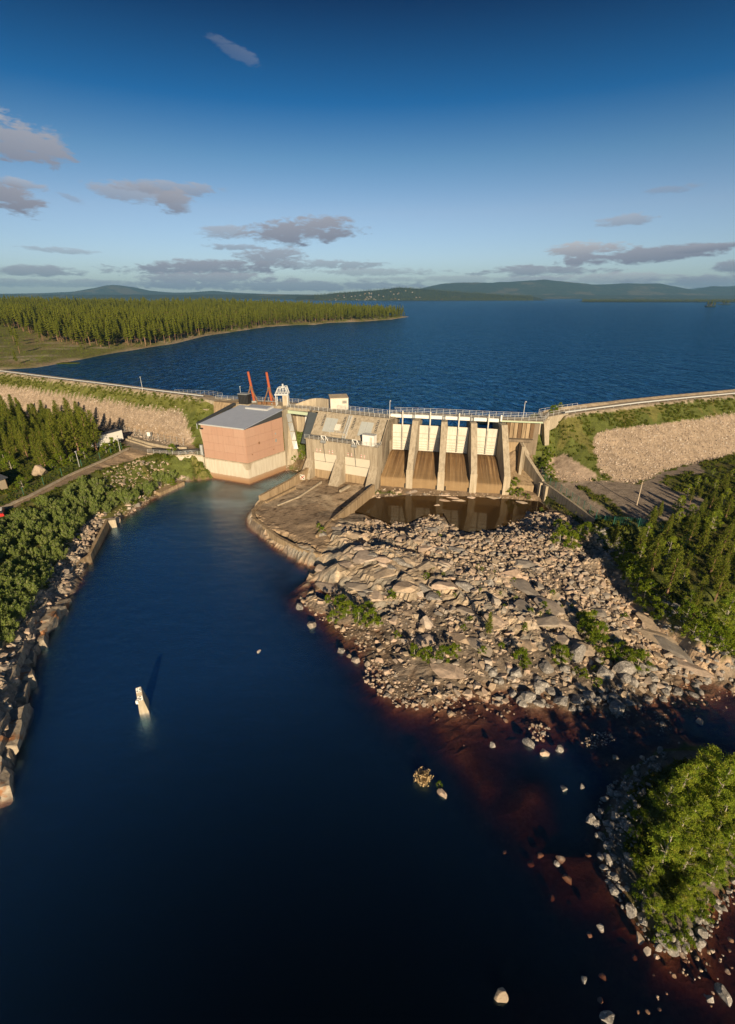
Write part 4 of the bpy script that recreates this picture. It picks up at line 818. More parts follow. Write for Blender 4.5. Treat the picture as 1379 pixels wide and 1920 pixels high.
for i in range(4):                                          # gates: skin of horizontal boards, ribs, lifting rod
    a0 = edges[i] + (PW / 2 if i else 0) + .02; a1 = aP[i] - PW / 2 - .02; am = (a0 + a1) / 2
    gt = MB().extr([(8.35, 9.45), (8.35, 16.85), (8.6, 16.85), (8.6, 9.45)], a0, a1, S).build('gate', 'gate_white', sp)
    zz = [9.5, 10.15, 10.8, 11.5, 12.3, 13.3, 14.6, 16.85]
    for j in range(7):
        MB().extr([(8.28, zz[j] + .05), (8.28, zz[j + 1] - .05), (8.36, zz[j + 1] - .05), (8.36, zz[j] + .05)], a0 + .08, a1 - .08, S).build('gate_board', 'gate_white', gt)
        if j: MB().extr([(8.0, zz[j] - .06), (8.0, zz[j] + .05), (8.35, zz[j] + .05), (8.35, zz[j] - .06)], a0 + .05, a1 - .05, S).build('rib', 'gate_white', gt); MB().extr([(8.24, zz[j] - .16), (8.24, zz[j] - .061), (8.35, zz[j] - .061), (8.35, zz[j] - .16)], a0 + .06, a1 - .06, S).build('rib_shade', 'rust_brown', gt)  # rust brown strip paints in the shade below each rib
    MB().extr([(7.6, 9.9), (7.6, 20.9), (7.9, 20.9), (7.9, 9.9)], am - .17, am + .17, S).build('lifting_rod', 'gate_white', gt)
    r2 = MB()
    for k in range(20): r2.extr([(7.52, 10 + k * .33), (7.52, 10.12 + k * .33), (7.6, 10.12 + k * .33), (7.6, 10 + k * .33)], am - .13, am + .13, S)
    r2.build('rack_teeth', 'steel_dark', gt)
    for a in (a0 + .02, a1 - .3): MB().extr([(7.8, 9.5), (7.8, 17.6), (8.2, 17.6), (8.2, 9.5)], a, a + .22, S).build('guide_rail', 'concrete_dark', gt)
# left boundary wall of the spillway = right cheek of the outlet block
ck = thing('side_wall', 'stepped concrete side wall between outlet block and first chute', 'wall', S(-9, 3, 0))
e1_ = T(TL_, 0, 0); e2_ = T(TL_, 12, 0); s1 = S(-8.3, .1, 0); s2 = S(-8.6, 9.2, 0); s3 = S(-8.3, 14, 0)
ww = MB(); ww.add([(e1_[0], e1_[1], -2), (s1[0], s1[1], -2), (s2[0], s2[1], -2), (s3[0], s3[1], -2), (e2_[0], e2_[1], -2), (e1_[0] + .02, e1_[1] + .05, 11.2), (s1[0], s1[1], 4.2), (s2[0], s2[1], 18.6), (s3[0], s3[1], 18.6), (e2_[0], e2_[1], 18.6), T(TL_, 7.5, 18.6)],
    [(4, 3, 2, 1, 0), (0, 1, 6, 5), (1, 2, 7, 6), (2, 3, 8, 7), (3, 4, 9, 8), (5, 6, 7), (5, 7, 10), (10, 7, 8, 9), (0, 5, 10), (0, 10, 9, 4)]); ww.build('wall', 'concrete', ck)
# ---- bridge over the spillway
bd = thing('spillway_bridge', 'road bridge with white beam fronts over the spillway gates', 'bridge', S(10, 11, 19))
for i in range(11): MB().extr([(9.1, 18.9), (9.1, 19.3), (13.5, 19.3), (13.5, 18.9)], -9.5 + 4 * i, -5.52 + 4 * i, S).build('deck', 'concrete', bd)
cut = [(-8.9, -1.6), (-.6, 7.9), (8.9, 16.4), (17.6, 25.0)]
for a0, a1 in cut:
    MB().extr([(8.55, 18.75), (8.55, 19.65), (9.08, 19.65), (9.08, 18.75)], a0, a1, S).build('beam_front', 'white_paint', bd)
for a in (-1.1, 8.4, 17.0): 
    MB().box(S(a, 8.8, 19.0)[:2] + (19.1,), (.6, .6, .9), -.2).build('motor', 'steel', bd)
MB().extr([(8.8, 18.85), (8.8, 19.2), (9.09, 19.2), (9.09, 18.85)], 25.3, 34.4, S).build('edge_beam', 'mint', bd)
for a in (25.6,): MB().box(S(a, 8.4, 19.9)[:2] + (19.9,), (.4, .4, 1.6), -.2).build('cabinet', 'white_paint', bd)
for i, (a0, a1) in enumerate(((-9.5, 34.5),)):
    rails([S(a0 + (a1 - a0) * k / 10, 9.2, 19.3) for k in range(11)], 'bridge_railing', 'galvanised railing on downstream side of the spillway bridge', h=1.3, step=1.9, bars=3)
    rails([S(a0 + (a1 - a0) * k / 10, 13.3, 19.3) for k in range(11)], 'bridge_railing', 'galvanised railing on lake side of the spillway bridge', h=1.3, step=1.9, bars=3)
# hanging ladder/brackets between deck and pier
for a in (-1.1, 8.4, 17.0, 25.6): MB().box(S(a, 8.9, 18.2)[:2] + (18.5,), (.9, 1.2, .5), -.2).build('bearing', 'steel_dark', bd)
# ---- log chute bay on the right and the abutment
lg = thing('log_chute', 'narrow bay with brown timber stoplogs beside the last spillway pier', 'dam section', S(30, 5, 0))
MB().extr([(10.2, -1), (10.2, 18.8), (13.5, 18.8), (13.5, -1)], 27.05, 34, S).build('back_wall', 'concrete_dark', lg)
for i in range(7):
    a = 27.3 + i * .82
    MB().extr([(9.7, 14.3), (9.7, 18.5), (10.15, 18.5), (10.15, 14.3)], a, a + .7, S).build('plank', 'concrete_warm' if i % 3 else 'wood', lg)
MB().extr([(8.9, 13.4), (8.9, 14.1), (10.19, 14.1), (10.19, 13.4)], 27.06, 33, S).build('crossbeam', 'concrete_dark', lg)
MB().extr([(9.9, 4), (9.9, 13.3), (10.19, 13.3), (10.19, 4)], 27.1, 30.3, S).build('gate', 'concrete_warm', lg)
MB().extr([(2, -1), (2, 3.4), (10.19, 6), (10.19, -1)], 27.05, 33.5, S).build('chute_floor', 'concrete_warm', lg)
MB().extr([(6.5, 3), (6.5, 12.8), (10.19, 13.3), (10.19, 3)], 30.4, 31.0, S).build('divider', 'concrete', lg)
aw = thing('abutment_wall', 'dark curved concrete abutment wall stepping down to the retaining wall', 'wall', (44, 125, 0))
def strip(pl_, th, name, mat, par):
    for (x0, y0, z0), (x1, y1, z1) in zip(pl_[:-1], pl_[1:]):
        d = Vector((x1 - x0, y1 - y0)).normalized(); nx_, ny_ = -d.y * th, d.x * th
        MB().hexa([(x0, y0, -1.5), (x1, y1, -1.5), (x1 + nx_, y1 + ny_, -1.5), (x0 + nx_, y0 + ny_, -1.5)], [(x0, y0, z0), (x1, y1, z1), (x1 + nx_, y1 + ny_, z1), (x0 + nx_, y0 + ny_, z0)]).build(name, mat, par)
strip([(40.9, 134.4, 18.8), (41.0, 131.0, 18.8), (43.7, 127.6, 9.9)], 2.0, 'wall', 'concrete', aw)
strip([(43.7, 127.6, 9.9), (44.7, 124.4, 8.1), (45.5, 121.6, 6.6), (46.1, 119.0, 5.6)], .9, 'wall', 'concrete', aw)
strip([(38.8, 130.6, 18.7), (40.95, 131.0, 18.7)], 2.5, 'wall', 'concrete', aw)
wg = thing('wing_wall', 'light concrete wing wall with slanted buttress under right end of bridge', 'wall', (48, 134, 0))
MB().hexa([(43, 133.6, 10), (50.4, 132.6, 10), (50.4, 134.6, 10), (43, 136, 10)], [(43, 133.6, 18.6), (50.4, 132.8, 18.6), (50.4, 134.6, 18.6), (43, 136, 18.6)]).build('wall', 'concrete_light', wg)
MB().hexa([(49.4, 129.6, 12), (50.6, 129.8, 12), (50.6, 133, 12), (49.4, 133, 12)], [(48.9, 131.7, 18.6), (50.6, 131.9, 18.6), (50.6, 133, 18.6), (48.9, 133, 18.6)]).build('buttress', 'concrete', wg)
MB().hexa([(50.6, 133, 15), (57.5, 137, 16.8), (57, 138.6, 16.8), (50, 134.6, 15)], [(50.6, 133, 19.2), (57.5, 137, 19.35), (57, 138.6, 19.35), (50, 134.6, 19.2)]).build('wall', 'concrete', wg)
rt = thing('retaining_wall', 'grey concrete retaining wall running toward boulders below green fence', 'wall', (48, 108, 0))
strip([(46.1, 118.98, 5.4), (47.7, 112, 5.1), (49.3, 105, 4.75), (50.8, 98, 4.4)], .6, 'wall', 'concrete', rt)
MB().hexa([(50.9, 97.4, -1), (52.6, 98.4, -1), (51.8, 99, -1), (50.9, 98, -1)], [(50.9, 97.4, 4.4), (51.6, 98, 4.4), (51.5, 98.4, 4.4), (50.9, 98, 4.4)]).build('wall_end', 'concrete_light', rt)
for x, y in ((45.6, 118.4), (46.3, 116.0)): MB().box((x, y, 2.4), (.7, .9, 5.6), .2).build('buttress', 'concrete_light', rt)
# crest of the right abutment, rails on to the embankment
rails([S(34.5, 9.2, 19.3), (50.3, 132.9, 19.3), (57.8, 137.4, 19.4), (64, 140.8, 19.4)], 'crest_railing', 'galvanised railing from bridge end over the right wing wall', h=1.3, step=2.2, bars=2)
rails([S(34.5, 13.3, 19.3), (49, 136.8, 19.3), (57.3, 141.6, 19.4), (63, 144.6, 19.4)], 'crest_railing', 'galvanised railing on lake side near right end of bridge', h=1.3, step=2.2, bars=2)
ad = thing('abutment_deck', 'concrete road deck joining bridge to the right embankment', 'road deck', (48, 134, 19))
s34 = S(34.5, 9.1, 0); s35 = S(34.5, 13.5, 0)
MB().add([(s34[0], s34[1], 18.6), (50.4, 132.8, 18.6), (57.6, 137, 18.9), (57.2, 142, 18.9), (49, 137, 18.6), (s35[0], s35[1], 18.6), (s34[0], s34[1], 19.3), (50.4, 132.8, 19.3), (57.6, 137, 19.4), (57.2, 142, 19.4), (49, 137, 19.3), (s35[0], s35[1], 19.3)],
    [(5, 4, 3, 2, 1, 0), (6, 7, 8, 9, 10, 11)] + [(i, (i + 1) % 6, 6 + (i + 1) % 6, 6 + i) for i in range(6)]).build('deck', 'concrete', ad)
MB().box((43, 139.5, 8), (22, 2, 17.8), .1).build('upstream_wall', 'concrete_dark', ad)
# guard rails on the embankment crests
def guard(name, L, label, off=0, step=4.):
    t = thing(name, label, 'guard rail', L[0]); pm = None
    for a, b in zip(L[:-1], L[1:]):
        k = max(1, round((b - a).length / step)); m_ = MB(); d = (b - a).normalized(); s_ = Vector((-d.y, d.x, 0)) * .04; z = Vector((0, 0, .45)); z2 = Vector((0, 0, .8))
        m_.hexa([a + z - s_, b + z - s_, b + z + s_, a + z + s_], [a + z2 - s_, b + z2 - s_, b + z2 + s_, a + z2 + s_]); m_.build('rail', 'steel_light', t)
        for i in range(k):
            q = a.lerp(b, i / k)
            if pm is None: o = MB().tube(q, q + Vector((0, 0, .75)), .07, n=4).build('post', 'steel', t); pm = (o.data, q)
            else: o = link('post', pm[0], t); o.location = q - pm[1]
def crestline(L, d, z): return [Vector((p.x, p.y, z)) for p in offs(L, d, z)]
guard('guard_rail', crestline(ER_D, .5, 19.35), 'long steel guard rail beside the road on the right embankment crest')
guard('guard_rail', crestline(EL_D, .5, 19.45), 'long steel guard rail beside the road on the left embankment crest')
# crest roads, a hair above the ground
def ribbon(name, L, w0, w1, dz, mat='road_gravel'):
    A_ = offs(L, w0, 0); B_ = offs(L, w1, 0); V = []; 
    A_, B_ = dens(A_, 2.), dens(B_, 2.)
    n = min(len(A_), len(B_)); A_ = [A_[round(i * (len(A_) - 1) / (n - 1))] for i in range(n)]; B_ = [B_[round(i * (len(B_) - 1) / (n - 1))] for i in range(n)]
    for p, q in zip(A_, B_): V += [(p.x, p.y, max(gz(p.x, p.y), gz(q.x, q.y)) + dz), (q.x, q.y, max(gz(p.x, p.y), gz(q.x, q.y)) + dz)]
    me = new_mesh(name, V, [(2 * i, 2 * i + 2, 2 * i + 3, 2 * i + 1) for i in range(n - 1)], mat); return link(name, me, kind='structure')
m, n, b = pmat('road_gravel', .95, .1); p = pos(n); c = n.mix(n.noise(p, 1.2, 5, .6), (.26, .22, .17), (.40, .34, .26)); setc(n, b, c)
ribbon('road', ER_D, 1.0, 4.6, .06); ribbon('road', EL_D, 1.0, 4.8, .06)
# cable duct beside the lower road
dct = thing('cable_duct', 'grey concrete cable duct along far side of the gravel road', 'duct', ROAD_F[0]); DL = dens([Vector((p.x, p.y, 7)) for p in ROAD_F] , 4)
for a, b in zip(DL[:-1], DL[1:]):
    a2 = Vector((a.x, a.y, gz(a.x, a.y) + .1)); b2 = Vector((b.x, b.y, gz(b.x, b.y) + .1)); d = (b2 - a2); m_ = MB(); s_ = Vector((-d.y, d.x, 0)).normalized() * .45; g_ = d.normalized() * .03
    m_.hexa([a2 + g_ - s_, b2 - g_ - s_, b2 - g_ + s_, a2 + g_ + s_], [a2 + g_ - s_ + Vector((0, 0, .3)), b2 - g_ - s_ + Vector((0, 0, .3)), b2 - g_ + s_ + Vector((0, 0, .3)), a2 + g_ + s_ + Vector((0, 0, .3))]); m_.build('cover_slab', 'concrete_light', dct)
# ---- crest behind powerhouse and outlet block
dk_ = thing('crest_deck', 'concrete crest deck behind the powerhouse and outlet block', 'deck', (-25, 151, 18))
MB().prism([(-52, 158.5), (-41, 152.6), (-27, 150), (-24.2, 147.8), (-17.6, 145.6), T(-2, 7.5, 0)[:2], T(-2, 12, 0)[:2], (-22, 154.5), (-48, 163)][::-1], 17.9, 18.8).build('deck', 'concrete', dk_)
MB().prism([T(-2, 7.6, 0)[:2], T(TL_ + .2, 7.6, 0)[:2], T(TL_ + 1, 12.6, 0)[:2], T(-2, 12.2, 0)[:2]], 18.72, 18.95).build('deck', 'concrete', dk_)
MB().prism([(-48, 158), (-22, 150.6), (-17, 148.5), (5.5, 138.5), (6.5, 140.3), (-16, 151), (-22, 154), (-48, 162)][::-1], 5, 17.88).build('upstream_wall', 'concrete_dark', dk_)
gb = tag(MB().hexa([(-25.0, 147.0, 17.2), (-14.4, 141.9, 17.2), (-14.2, 142.5, 17.2), (-24.8, 147.6, 17.2)], [(-25.0, 147.0, 18.1), (-14.4, 141.9, 18.1), (-14.2, 142.5, 18.1), (-24.8, 147.6, 18.1)]).build('girder', 'mint'), 'pale mint green girder spanning channel right of the powerhouse', 'girder')
rails([(-24.8, 147.4, 18.8), (-14.6, 142.5, 18.8)], 'channel_railing', 'railing on the deck above the mint green girder', step=1.5)
rails([T(-1.5, 7.8, 18.95), T(TL_, 7.8, 18.95)], 'block_railing', 'railing along downstream top edge of the outlet block', step=1.5)
rails([T(4, 12.2, 18.95), T(TL_ + .5, 12.2, 18.95), S(-9.5, 13.3, 19.3)], 'block_railing', 'railing along the lake edge behind outlet block', step=1.5, h=1.3)
rails([(-50, 159.5, 18.8), (-40, 158.5, 18.8), (-22, 154, 18.8), (-14, 149.5, 18.8)], 'crest_railing', 'lake side railing behind the orange poles', step=2, h=1.3)
EL_E = offs(EL_D, .9, 19.5)[-1]
tealr = rails([crestline(EL_D, 5, 19.4)[-1] + Vector((-14, 3.2, 0)), crestline(EL_D, 5, 19.4)[-1] + Vector((0, 0, 0)), (-48.5, 162.5, 19.0)], 'crest_railing', 'greenish railing along the left abutment above the lake', step=1.6, h=1.5, mat='steel')
# left abutment walls and gallery
la = thing('left_abutment', 'weathered concrete abutment left behind the powerhouse roof', 'wall', (-50, 157, 0))
MB().hexa([(-57.5, 160.2, 9), (-49.5, 155.5, 9), (-45, 160, 9), (-56, 165.5, 9)], [(-57.5, 160.6, 19.4), (-49.5, 156.4, 19.0), (-45, 160, 19.0), (-56, 165.5, 19.4)]).build('wall', 'concrete', la)
MB().hexa([(-49.6, 152, 8), (-42, 149.5, 8), (-40, 156, 8), (-49.6, 158, 8)], [(-49.6, 155.6, 19), (-42.5, 152.6, 19), (-40, 156, 19), (-49.6, 158, 19)]).build('wall', 'concrete_warm', la)
MB().hexa([(-51, 150, 7), (-48.6, 139, 7), (-48.2, 139.3, 7), (-50.4, 150.3, 7)], [(-51, 150, 14.3), (-49.6, 139, 14.2), (-49.2, 139.3, 14.2), (-50.4, 150.3, 14.3)]).build('wall', 'concrete_light', la)
MB().box((-53.4, 156.9, 16.4), (4.6, 1.6, .3), -.55).build('gallery_slab', 'concrete_light', la)
cv = thing('conveyor_gallery', 'long dark roofed stairway climbing behind left roof edge', 'stairway', (-49, 148, 15))
MB().hexa([(-50.2, 139, 15.6), (-49.3, 138.6, 15.6), (-41.6, 152.3, 18.6), (-42.5, 152.7, 18.6)], [(-50.2, 139, 16.2), (-49.3, 138.6, 16.2), (-41.6, 152.3, 19.2), (-42.5, 152.7, 19.2)]).build('roof', 'steel_dark', cv)
for i in range(6):
    p_ = Vector((-50.1, 139, 14.6)).lerp(Vector((-42.4, 152.6, 17.4)), i / 5); MB().box((p_.x, p_.y, p_.z + .5), (.2, .2, 1.6)).build('post', 'steel', cv)
dh = thing('equipment_shed', 'black ribbed box at top of the stairway beside orange poles', 'shed', (-39, 154, 18.8))
MB().box((-38.9, 153.5, 20.3), (3.2, 2.4, 3.0), -.35).build('body', 'black', dh)
for i in range(6): MB().box((-40.1 + .5 * i, 152.5 - .18 * i, 20.3), (.1, .1, 3.0), -.35).build('rib', 'steel_dark', dh)
MB().box((-38.9, 153.5, 21.9), (3.4, 2.6, .18), -.35).build('roof', 'steel', dh)
for base_, top_, nm in (((477.5, 753.5), (465.4, 697), 'left'), ((510.5, 757), (500, 698), 'right')):
    B_ = at(*base_, 18.9); T_ = atY(*top_, B_.y - 2.0); op = thing('orange_pole', 'leaning orange pole with brown A-frame legs, %s of the pair' % nm, 'pole', B_)
    MB().tube(B_, T_, .42, .36, n=8).build('pole', 'orange', op)
    mid = B_.lerp(T_, .52)
    for dx, dy in ((-2.6, -.8), (1.6, -1.4)):
        MB().tube(mid + Vector((-.15, -.3, 0)), (B_.x + dx, B_.y + dy, 18.9), .20, n=5).build('leg', 'rust_brown', op)
    MB().tube(mid + Vector((-.5, -.3, -.1)), mid + Vector((.5, -.3, -.1)), .28, n=6).build('collar', 'rust_brown', op); MB().box((B_.x, B_.y, 19.1), (1.6, 1.6, .5)).build('base_block', 'steel', op)
gn = thing('gantry', 'grey steel gantry with slanted lattice top on the crest deck', 'gantry', (-26.3, 150.3, 18.8)); gx0, gy0 = -26.4, 150.6
for dx, dy in ((-1.9, -1), (1.7, -1), (-1.9, 1.2), (1.7, 1.2)): MB().tube((gx0 + dx, gy0 + dy, 18.8), (gx0 + dx, gy0 + dy, 22.4), .16, n=4).build('leg', 'steel_light', gn)
MB().box((gx0 + .9, gy0 + .2, 20.5), (1.6, 2.2, 3.2)).build('cabin', 'concrete_light', gn)
MB().box((gx0 - .1, gy0, 22.3), (4.2, 2.8, .35)).build('platform', 'steel_light', gn); tr_ = MB()
for dy in (-1.2, 1.3):
    tr_.tube((gx0 - 2, gy0 + dy, 22.5), (gx0 - 1.1, gy0 + dy, 24.3), .11, n=4); tr_.tube((gx0 - 1.1, gy0 + dy, 24.3), (gx0 + 1.4, gy0 + dy, 24.6), .11, n=4); tr_.tube((gx0 + 1.4, gy0 + dy, 24.6), (gx0 + 2, gy0 + dy, 22.5), .11, n=4)
    for k in range(4): tr_.tube((gx0 - 1.7 + .9 * k, gy0 + dy, 22.5), (gx0 - 1.1 + .8 * k, gy0 + dy, 24.4), .08, n=4); tr_.tube((gx0 - 1.1 + .8 * k, gy0 + dy, 24.4), (gx0 - .9 + .9 * k, gy0 + dy, 22.5), .08, n=4)
for k in range(5): tr_.tube((gx0 - 1.1 + .6 * k, gy0 - 1.2, 24.35), (gx0 - 1.1 + .6 * k, gy0 + 1.3, 24.35), .08, n=4)
tr_.build('lattice', 'steel_light', gn); MB().tube((gx0 + .3, gy0, 24.4), (gx0 + .3, gy0, 25.4), .28, n=8).build('cap', 'steel_light', gn)
hd = thing('hoist_machine', 'low rusty hoist machinery on crest deck between the orange poles', 'machine', (-32, 152, 18.8))
for k in range(4): MB().box((-34.0 + k * 1.6, 152.6 - .3 * k, 19.2), (1.2, .9, .8), -.2).build('housing', 'rust_brown', hd)
MB().tube((-34.6, 152.2, 19.9), (-28.2, 151, 19.9), .12, n=5).build('shaft', 'steel', hd)
# white intake building over the lake and its curved white wall
ib = thing('intake_house', 'flat white box building overhanging the lake behind outlet block', 'building', (-8.6, 146.6, 18.9))
fr = frame(-11.1, 144.6, (5.3, 1.0))
MB().extr([(0, 18.6), (0, 22.0), (4.2, 22.4), (4.2, 18.6)], 0, 5.4, fr).build('wall', 'gate_white', ib)
MB().extr([(-.1, 22.02), (-.1, 22.15), (4.3, 22.55), (4.3, 22.42)], -.1, 5.5, fr).build('roof', 'concrete_light', ib)
for k in range(4): MB().extr([(-.06, 20.5 + k * .22), (-.06, 20.62 + k * .22), (0, 20.62 + k * .22), (0, 20.5 + k * .22)], 3.6, 4.9, fr).build('louvre', 'steel_dark', ib)
cwall = thing('curved_parapet', 'low curved white parapet left of the white box building', 'parapet', (-20, 150, 18.8))
cp = [(-22.5, 150.6), (-20.2, 150.6), (-18, 150.3), (-16, 149.6), (-14.1, 148.5), (-12.2, 147)]; czz = [19.2, 20.0, 20.8, 21.2, 21.4, 21.4]
for i in range(5): strip([(cp[i][0], cp[i][1], czz[i]), (cp[i + 1][0], cp[i + 1][1], czz[i + 1])], .5, 'wall', 'concrete_light' if i < 3 else 'concrete', cwall)
# ---- lamps
def lamp_proto():
    t = thing('lamp_post', '', 'street lamp'); MB().tube((0, 0, 0), (0, 0, 4.6), .09, .07, n=6).build('pole', 'steel_light', t); MB().box((.12, -.15, 4.68), (.3, .7, .16)).build('lamp_head', 'steel_light', t); MB().box((0, 0, .15), (.3, .3, .3)).build('foot', 'concrete_light', t); return t
def copy_tree(o, parent=None):
    c = o.copy(); C.objects.link(c)
    if parent is not None: c.parent = parent
    for ch in CH[o.name]: copy_tree(ch, c)
    return c
CH = {}
def kids(o):
    CH[o.name] = [c for c in bpy.data.objects if c.parent == o]
    for c in CH[o.name]: kids(c)
lp = lamp_proto(); kids(lp); first = True
for px, py, z, lab in ((268, 732, 19.4, 'lamp post on left embankment crest above the stone slope'), (453, 752, 18.8, 'lamp post behind the left powerhouse roof corner'), (731, 783, 19.2, 'lamp post at left end of the spillway bridge'), (981, 785, 19.3, 'lamp post at right end of the spillway bridge'), (150, 877, 7.0, 'lamp post beside the gravel road in front of pines'), (226, 846, 7., 'lamp post by the white trailer near the road bend')):
    o = lp if first else copy_tree(lp); first = False; P_ = at(px, py, z); o.location = P_; tag(o, lab, 'street lamp', 'lamp posts of the dam')
up = thing('utility_pole', 'tall wooden utility pole standing on the shaded gravel lot', 'utility pole', gat(1194, 948)); b_ = up.location.copy()
t_ = atY(1199, 903, b_.y); hpole = t_.z - b_.z; MB().tube(b_, b_ + Vector((0, 0, hpole)), .16, .1, n=6).build('pole', 'wood_pale', up); MB().box((b_.x, b_.y, b_.z + hpole - .4), (.9, .12, .12)).build('crossarm', 'wood', up)
# ---- fences
def fence(name, L, label, mat='green_paint', h=2.1, step=2.6, wires=7, mesh=True):
    t = thing(name, label, 'fence', L[0]); D_ = [];
    for a, b in zip(L[:-1], L[1:]):
        k = max(1, round((b - a).length / step)); D_ += [a.lerp(b, i / k) for i in range(k)]
    D_.append(L[-1]); pm = None; wm = MB()
    for i, q in enumerate(D_):
        if pm is None: o = MB().tube(q, q + Vector((0, 0, h)), .06, n=5).build('post', mat, t); pm = (o.data, q)
        else: o = link('post', pm[0], t); o.location = q - pm[1]
        if i:
            a = D_[i - 1]
            for j in range(wires): z = Vector((0, 0, h * (j + .5) / wires)); wm.tube(a + z, q + z, .022, n=3)
            if mesh:
                for j in range(6): u = a.lerp(q, j / 6); wm.tube(u + Vector((0, 0, .1)), u + Vector((0, 0, h)), .018, n=3)
    wm.build('wire_mesh', mat, t); return t
fence('mesh_fence', [Vector((46.8, 121.5, 5.8)), Vector((46.9, 119, 5.2)), Vector((48.4, 112, 5.0)), Vector((50.0, 105, 4.7)), Vector((51.5, 98.2, 4.3))], 'green mesh fence standing on top of the retaining wall')
fence('mesh_fence', [gat(1116, 980) , gat(1150, 985), gat(1197, 988), gat(1240, 1000)], 'green mesh fence crossing the gravel lot toward dark trees')
fence('mesh_fence', [Vector((p.x, p.y, gz(p.x, p.y))) for p in offs(ROAD_F[2:], 2.0, 7)], 'green wire fence along the road in front of pine grove', wires=4, mesh=False, step=6)
fence('mesh_fence', [gat(195, 800), gat(235, 812), gat(275, 822), gat(310, 829), gat(345, 835)], 'steel post fence at foot of the left stone embankment', mat='steel', wires=3, mesh=False, step=3.0, h=2.6)
cb = thing('control_box', 'small white cabinet on the stone slope behind the yard', 'cabinet', gat(281, 822)); q_ = cb.location.copy(); MB().box((q_.x, q_.y, q_.z + 1.5), (1.0, .7, 1.3)).build('body', 'white_paint', cb)
for s_ in (-.3, .3): MB().tube((q_.x + s_, q_.y, q_.z - .2), (q_.x + s_, q_.y, q_.z + .9), .06, n=4).build('leg', 'steel', cb)
sw_ = thing('stone_terrace', 'two low pale kerb walls curving behind the yard', 'kerb', gat(280, 830))
for dy, hz in ((0, .7), (5, .5)):
    pts = [gat(x, y + dy) for x, y in ((215, 812), (245, 822), (280, 833), (320, 841), (352, 842))]
    for a, b in zip(pts[:-1], pts[1:]): MB().wall([a, b], min(a.z, b.z) - .5, [a.z + hz, b.z + hz], .5).build('kerb', 'concrete_light', sw_)
# ---- white trailer
tl = thing('semi_trailer', 'white box semi trailer parked at edge of the pine grove', 'trailer', gat(208, 836)); Pn, Pf = at(193, 839, 7.2), at(228, 829, 7.2); d = (Pf - Pn).normalized(); ft = frame(Pn.x, Pn.y, (d.x, d.y)); Lt = (Pf - Pn).length + 1; z0 = 7.0
MB().extr([(0, z0 + 1.0), (0, z0 + 3.9), (2.6, z0 + 3.9), (2.6, z0 + 1.0)], 0, Lt, ft).build('box_body', 'white_paint', tl)
MB().extr([(-.04, z0 + 3.9), (-.04, z0 + 4.0), (2.64, z0 + 4.0), (2.64, z0 + 3.9)], -.04, Lt + .04, ft).build('roof', 'tarpaulin', tl)
MB().extr([(.2, z0 + .8), (.2, z0 + .99), (2.4, z0 + .99), (2.4, z0 + .8)], .1, Lt - .1, ft).build('chassis', 'black', tl)
for a in (1.2, 2.4, Lt - 1.4):
    for b in (.0, 2.2): w_ = MB().tube(ft(a, b, z0 + .48), ft(a, b + .35, z0 + .48), .5, n=10).build('wheel', 'black', tl); MB().tube(ft(a, b - .02, z0 + .48), ft(a, b, z0 + .48), .25, n=8).build('rim', 'steel_light', w_)
cbb = MB().extr([(.1, z0 + .6), (.1, z0 + 3.2), (2.5, z0 + 3.2), (2.5, z0 + .6)], -2.2, -.35, ft).build('cab', 'white_paint', tl); MB().extr([(.07, z0 + 2.0), (.07, z0 + 2.9), (.1, z0 + 2.9), (.1, z0 + 2.0)], -1.9, -.9, ft).build('window', 'glass', cbb)
MB().extr([(.3, z0 + 2.8), (.3, z0 + 3.6), (.8, z0 + 3.6), (.8, z0 + 2.8)], -.32, -.06, ft).build('cooler', 'red_paint', tl)
# ---- shed, at the left frame edge
sh = thing('shed', 'beige shed with dark sloping roof at the road on the left edge', 'shed', (-84, 100, 7)); A0, A1 = at(29, 925, 7), at(-6, 938, 7); fs = frame(A1.x - 6, A1.y - 2.2, (A0.x - A1.x + 0.0, A0.y - A1.y))
Ls = (A0 - A1).length + 6
MB().extr([(0, 6.6), (0, 9.7), (6, 10.9), (6, 6.6)], 0, Ls, fs).build('wall', 'wall_beige', sh)
MB().extr([(-.5, 9.62), (-.5, 9.8), (6.5, 11.2), (6.5, 11.0)], -.4, Ls + .4, fs).build('roof', 'tarpaulin', sh)
for k in range(5): MB().extr([(-.03, 6.7), (-.03, 9.5), (0, 9.5), (0, 6.7)], Ls - 1.9 * k - .1, Ls - 1.9 * k, fs).build('cladding_strip', 'wood', sh)
dr_ = MB().extr([(-.06, 7.0), (-.06, 9.0), (0, 9.0), (0, 7.0)], Ls - 3.2, Ls - 2.3, fs).build('door', 'steel', sh); MB().extr([(-.1, 8), (-.1, 8.15), (-.06, 8.15), (-.06, 8)], Ls - 2.5, Ls - 2.4, fs).build('handle', 'steel_light', dr_)
# ---- red car cut by the left frame edge
cr = gat(0, 966); car = thing('parked_car', 'red car with pale roof parked at the left frame edge', 'car', cr); fc = frame(cr.x, cr.y, (-.55, .83)); cz = cr.z
bd_ = MB().extr([(-.9, cz + .35), (-.95, cz + .7), (-.85, cz + .95), (.85, cz + .95), (.95, cz + .7), (.9, cz + .35)], -2.1, 2.1, fc).build('body', 'red_paint', car)
MB().add([fc(-1.5, -.85, cz + .95), fc(1.2, -.85, cz + .95), fc(1.2, .85, cz + .95), fc(-1.5, .85, cz + .95), fc(-1.1, -.7, cz + 1.42), fc(.6, -.7, cz + 1.42), fc(.6, .7, cz + 1.42), fc(-1.1, .7, cz + 1.42)], [(3, 2, 1, 0), (4, 5, 6, 7), (0, 1, 5, 4), (1, 2, 6, 5), (2, 3, 7, 6), (3, 0, 4, 7)]).build('window', 'glass', car)
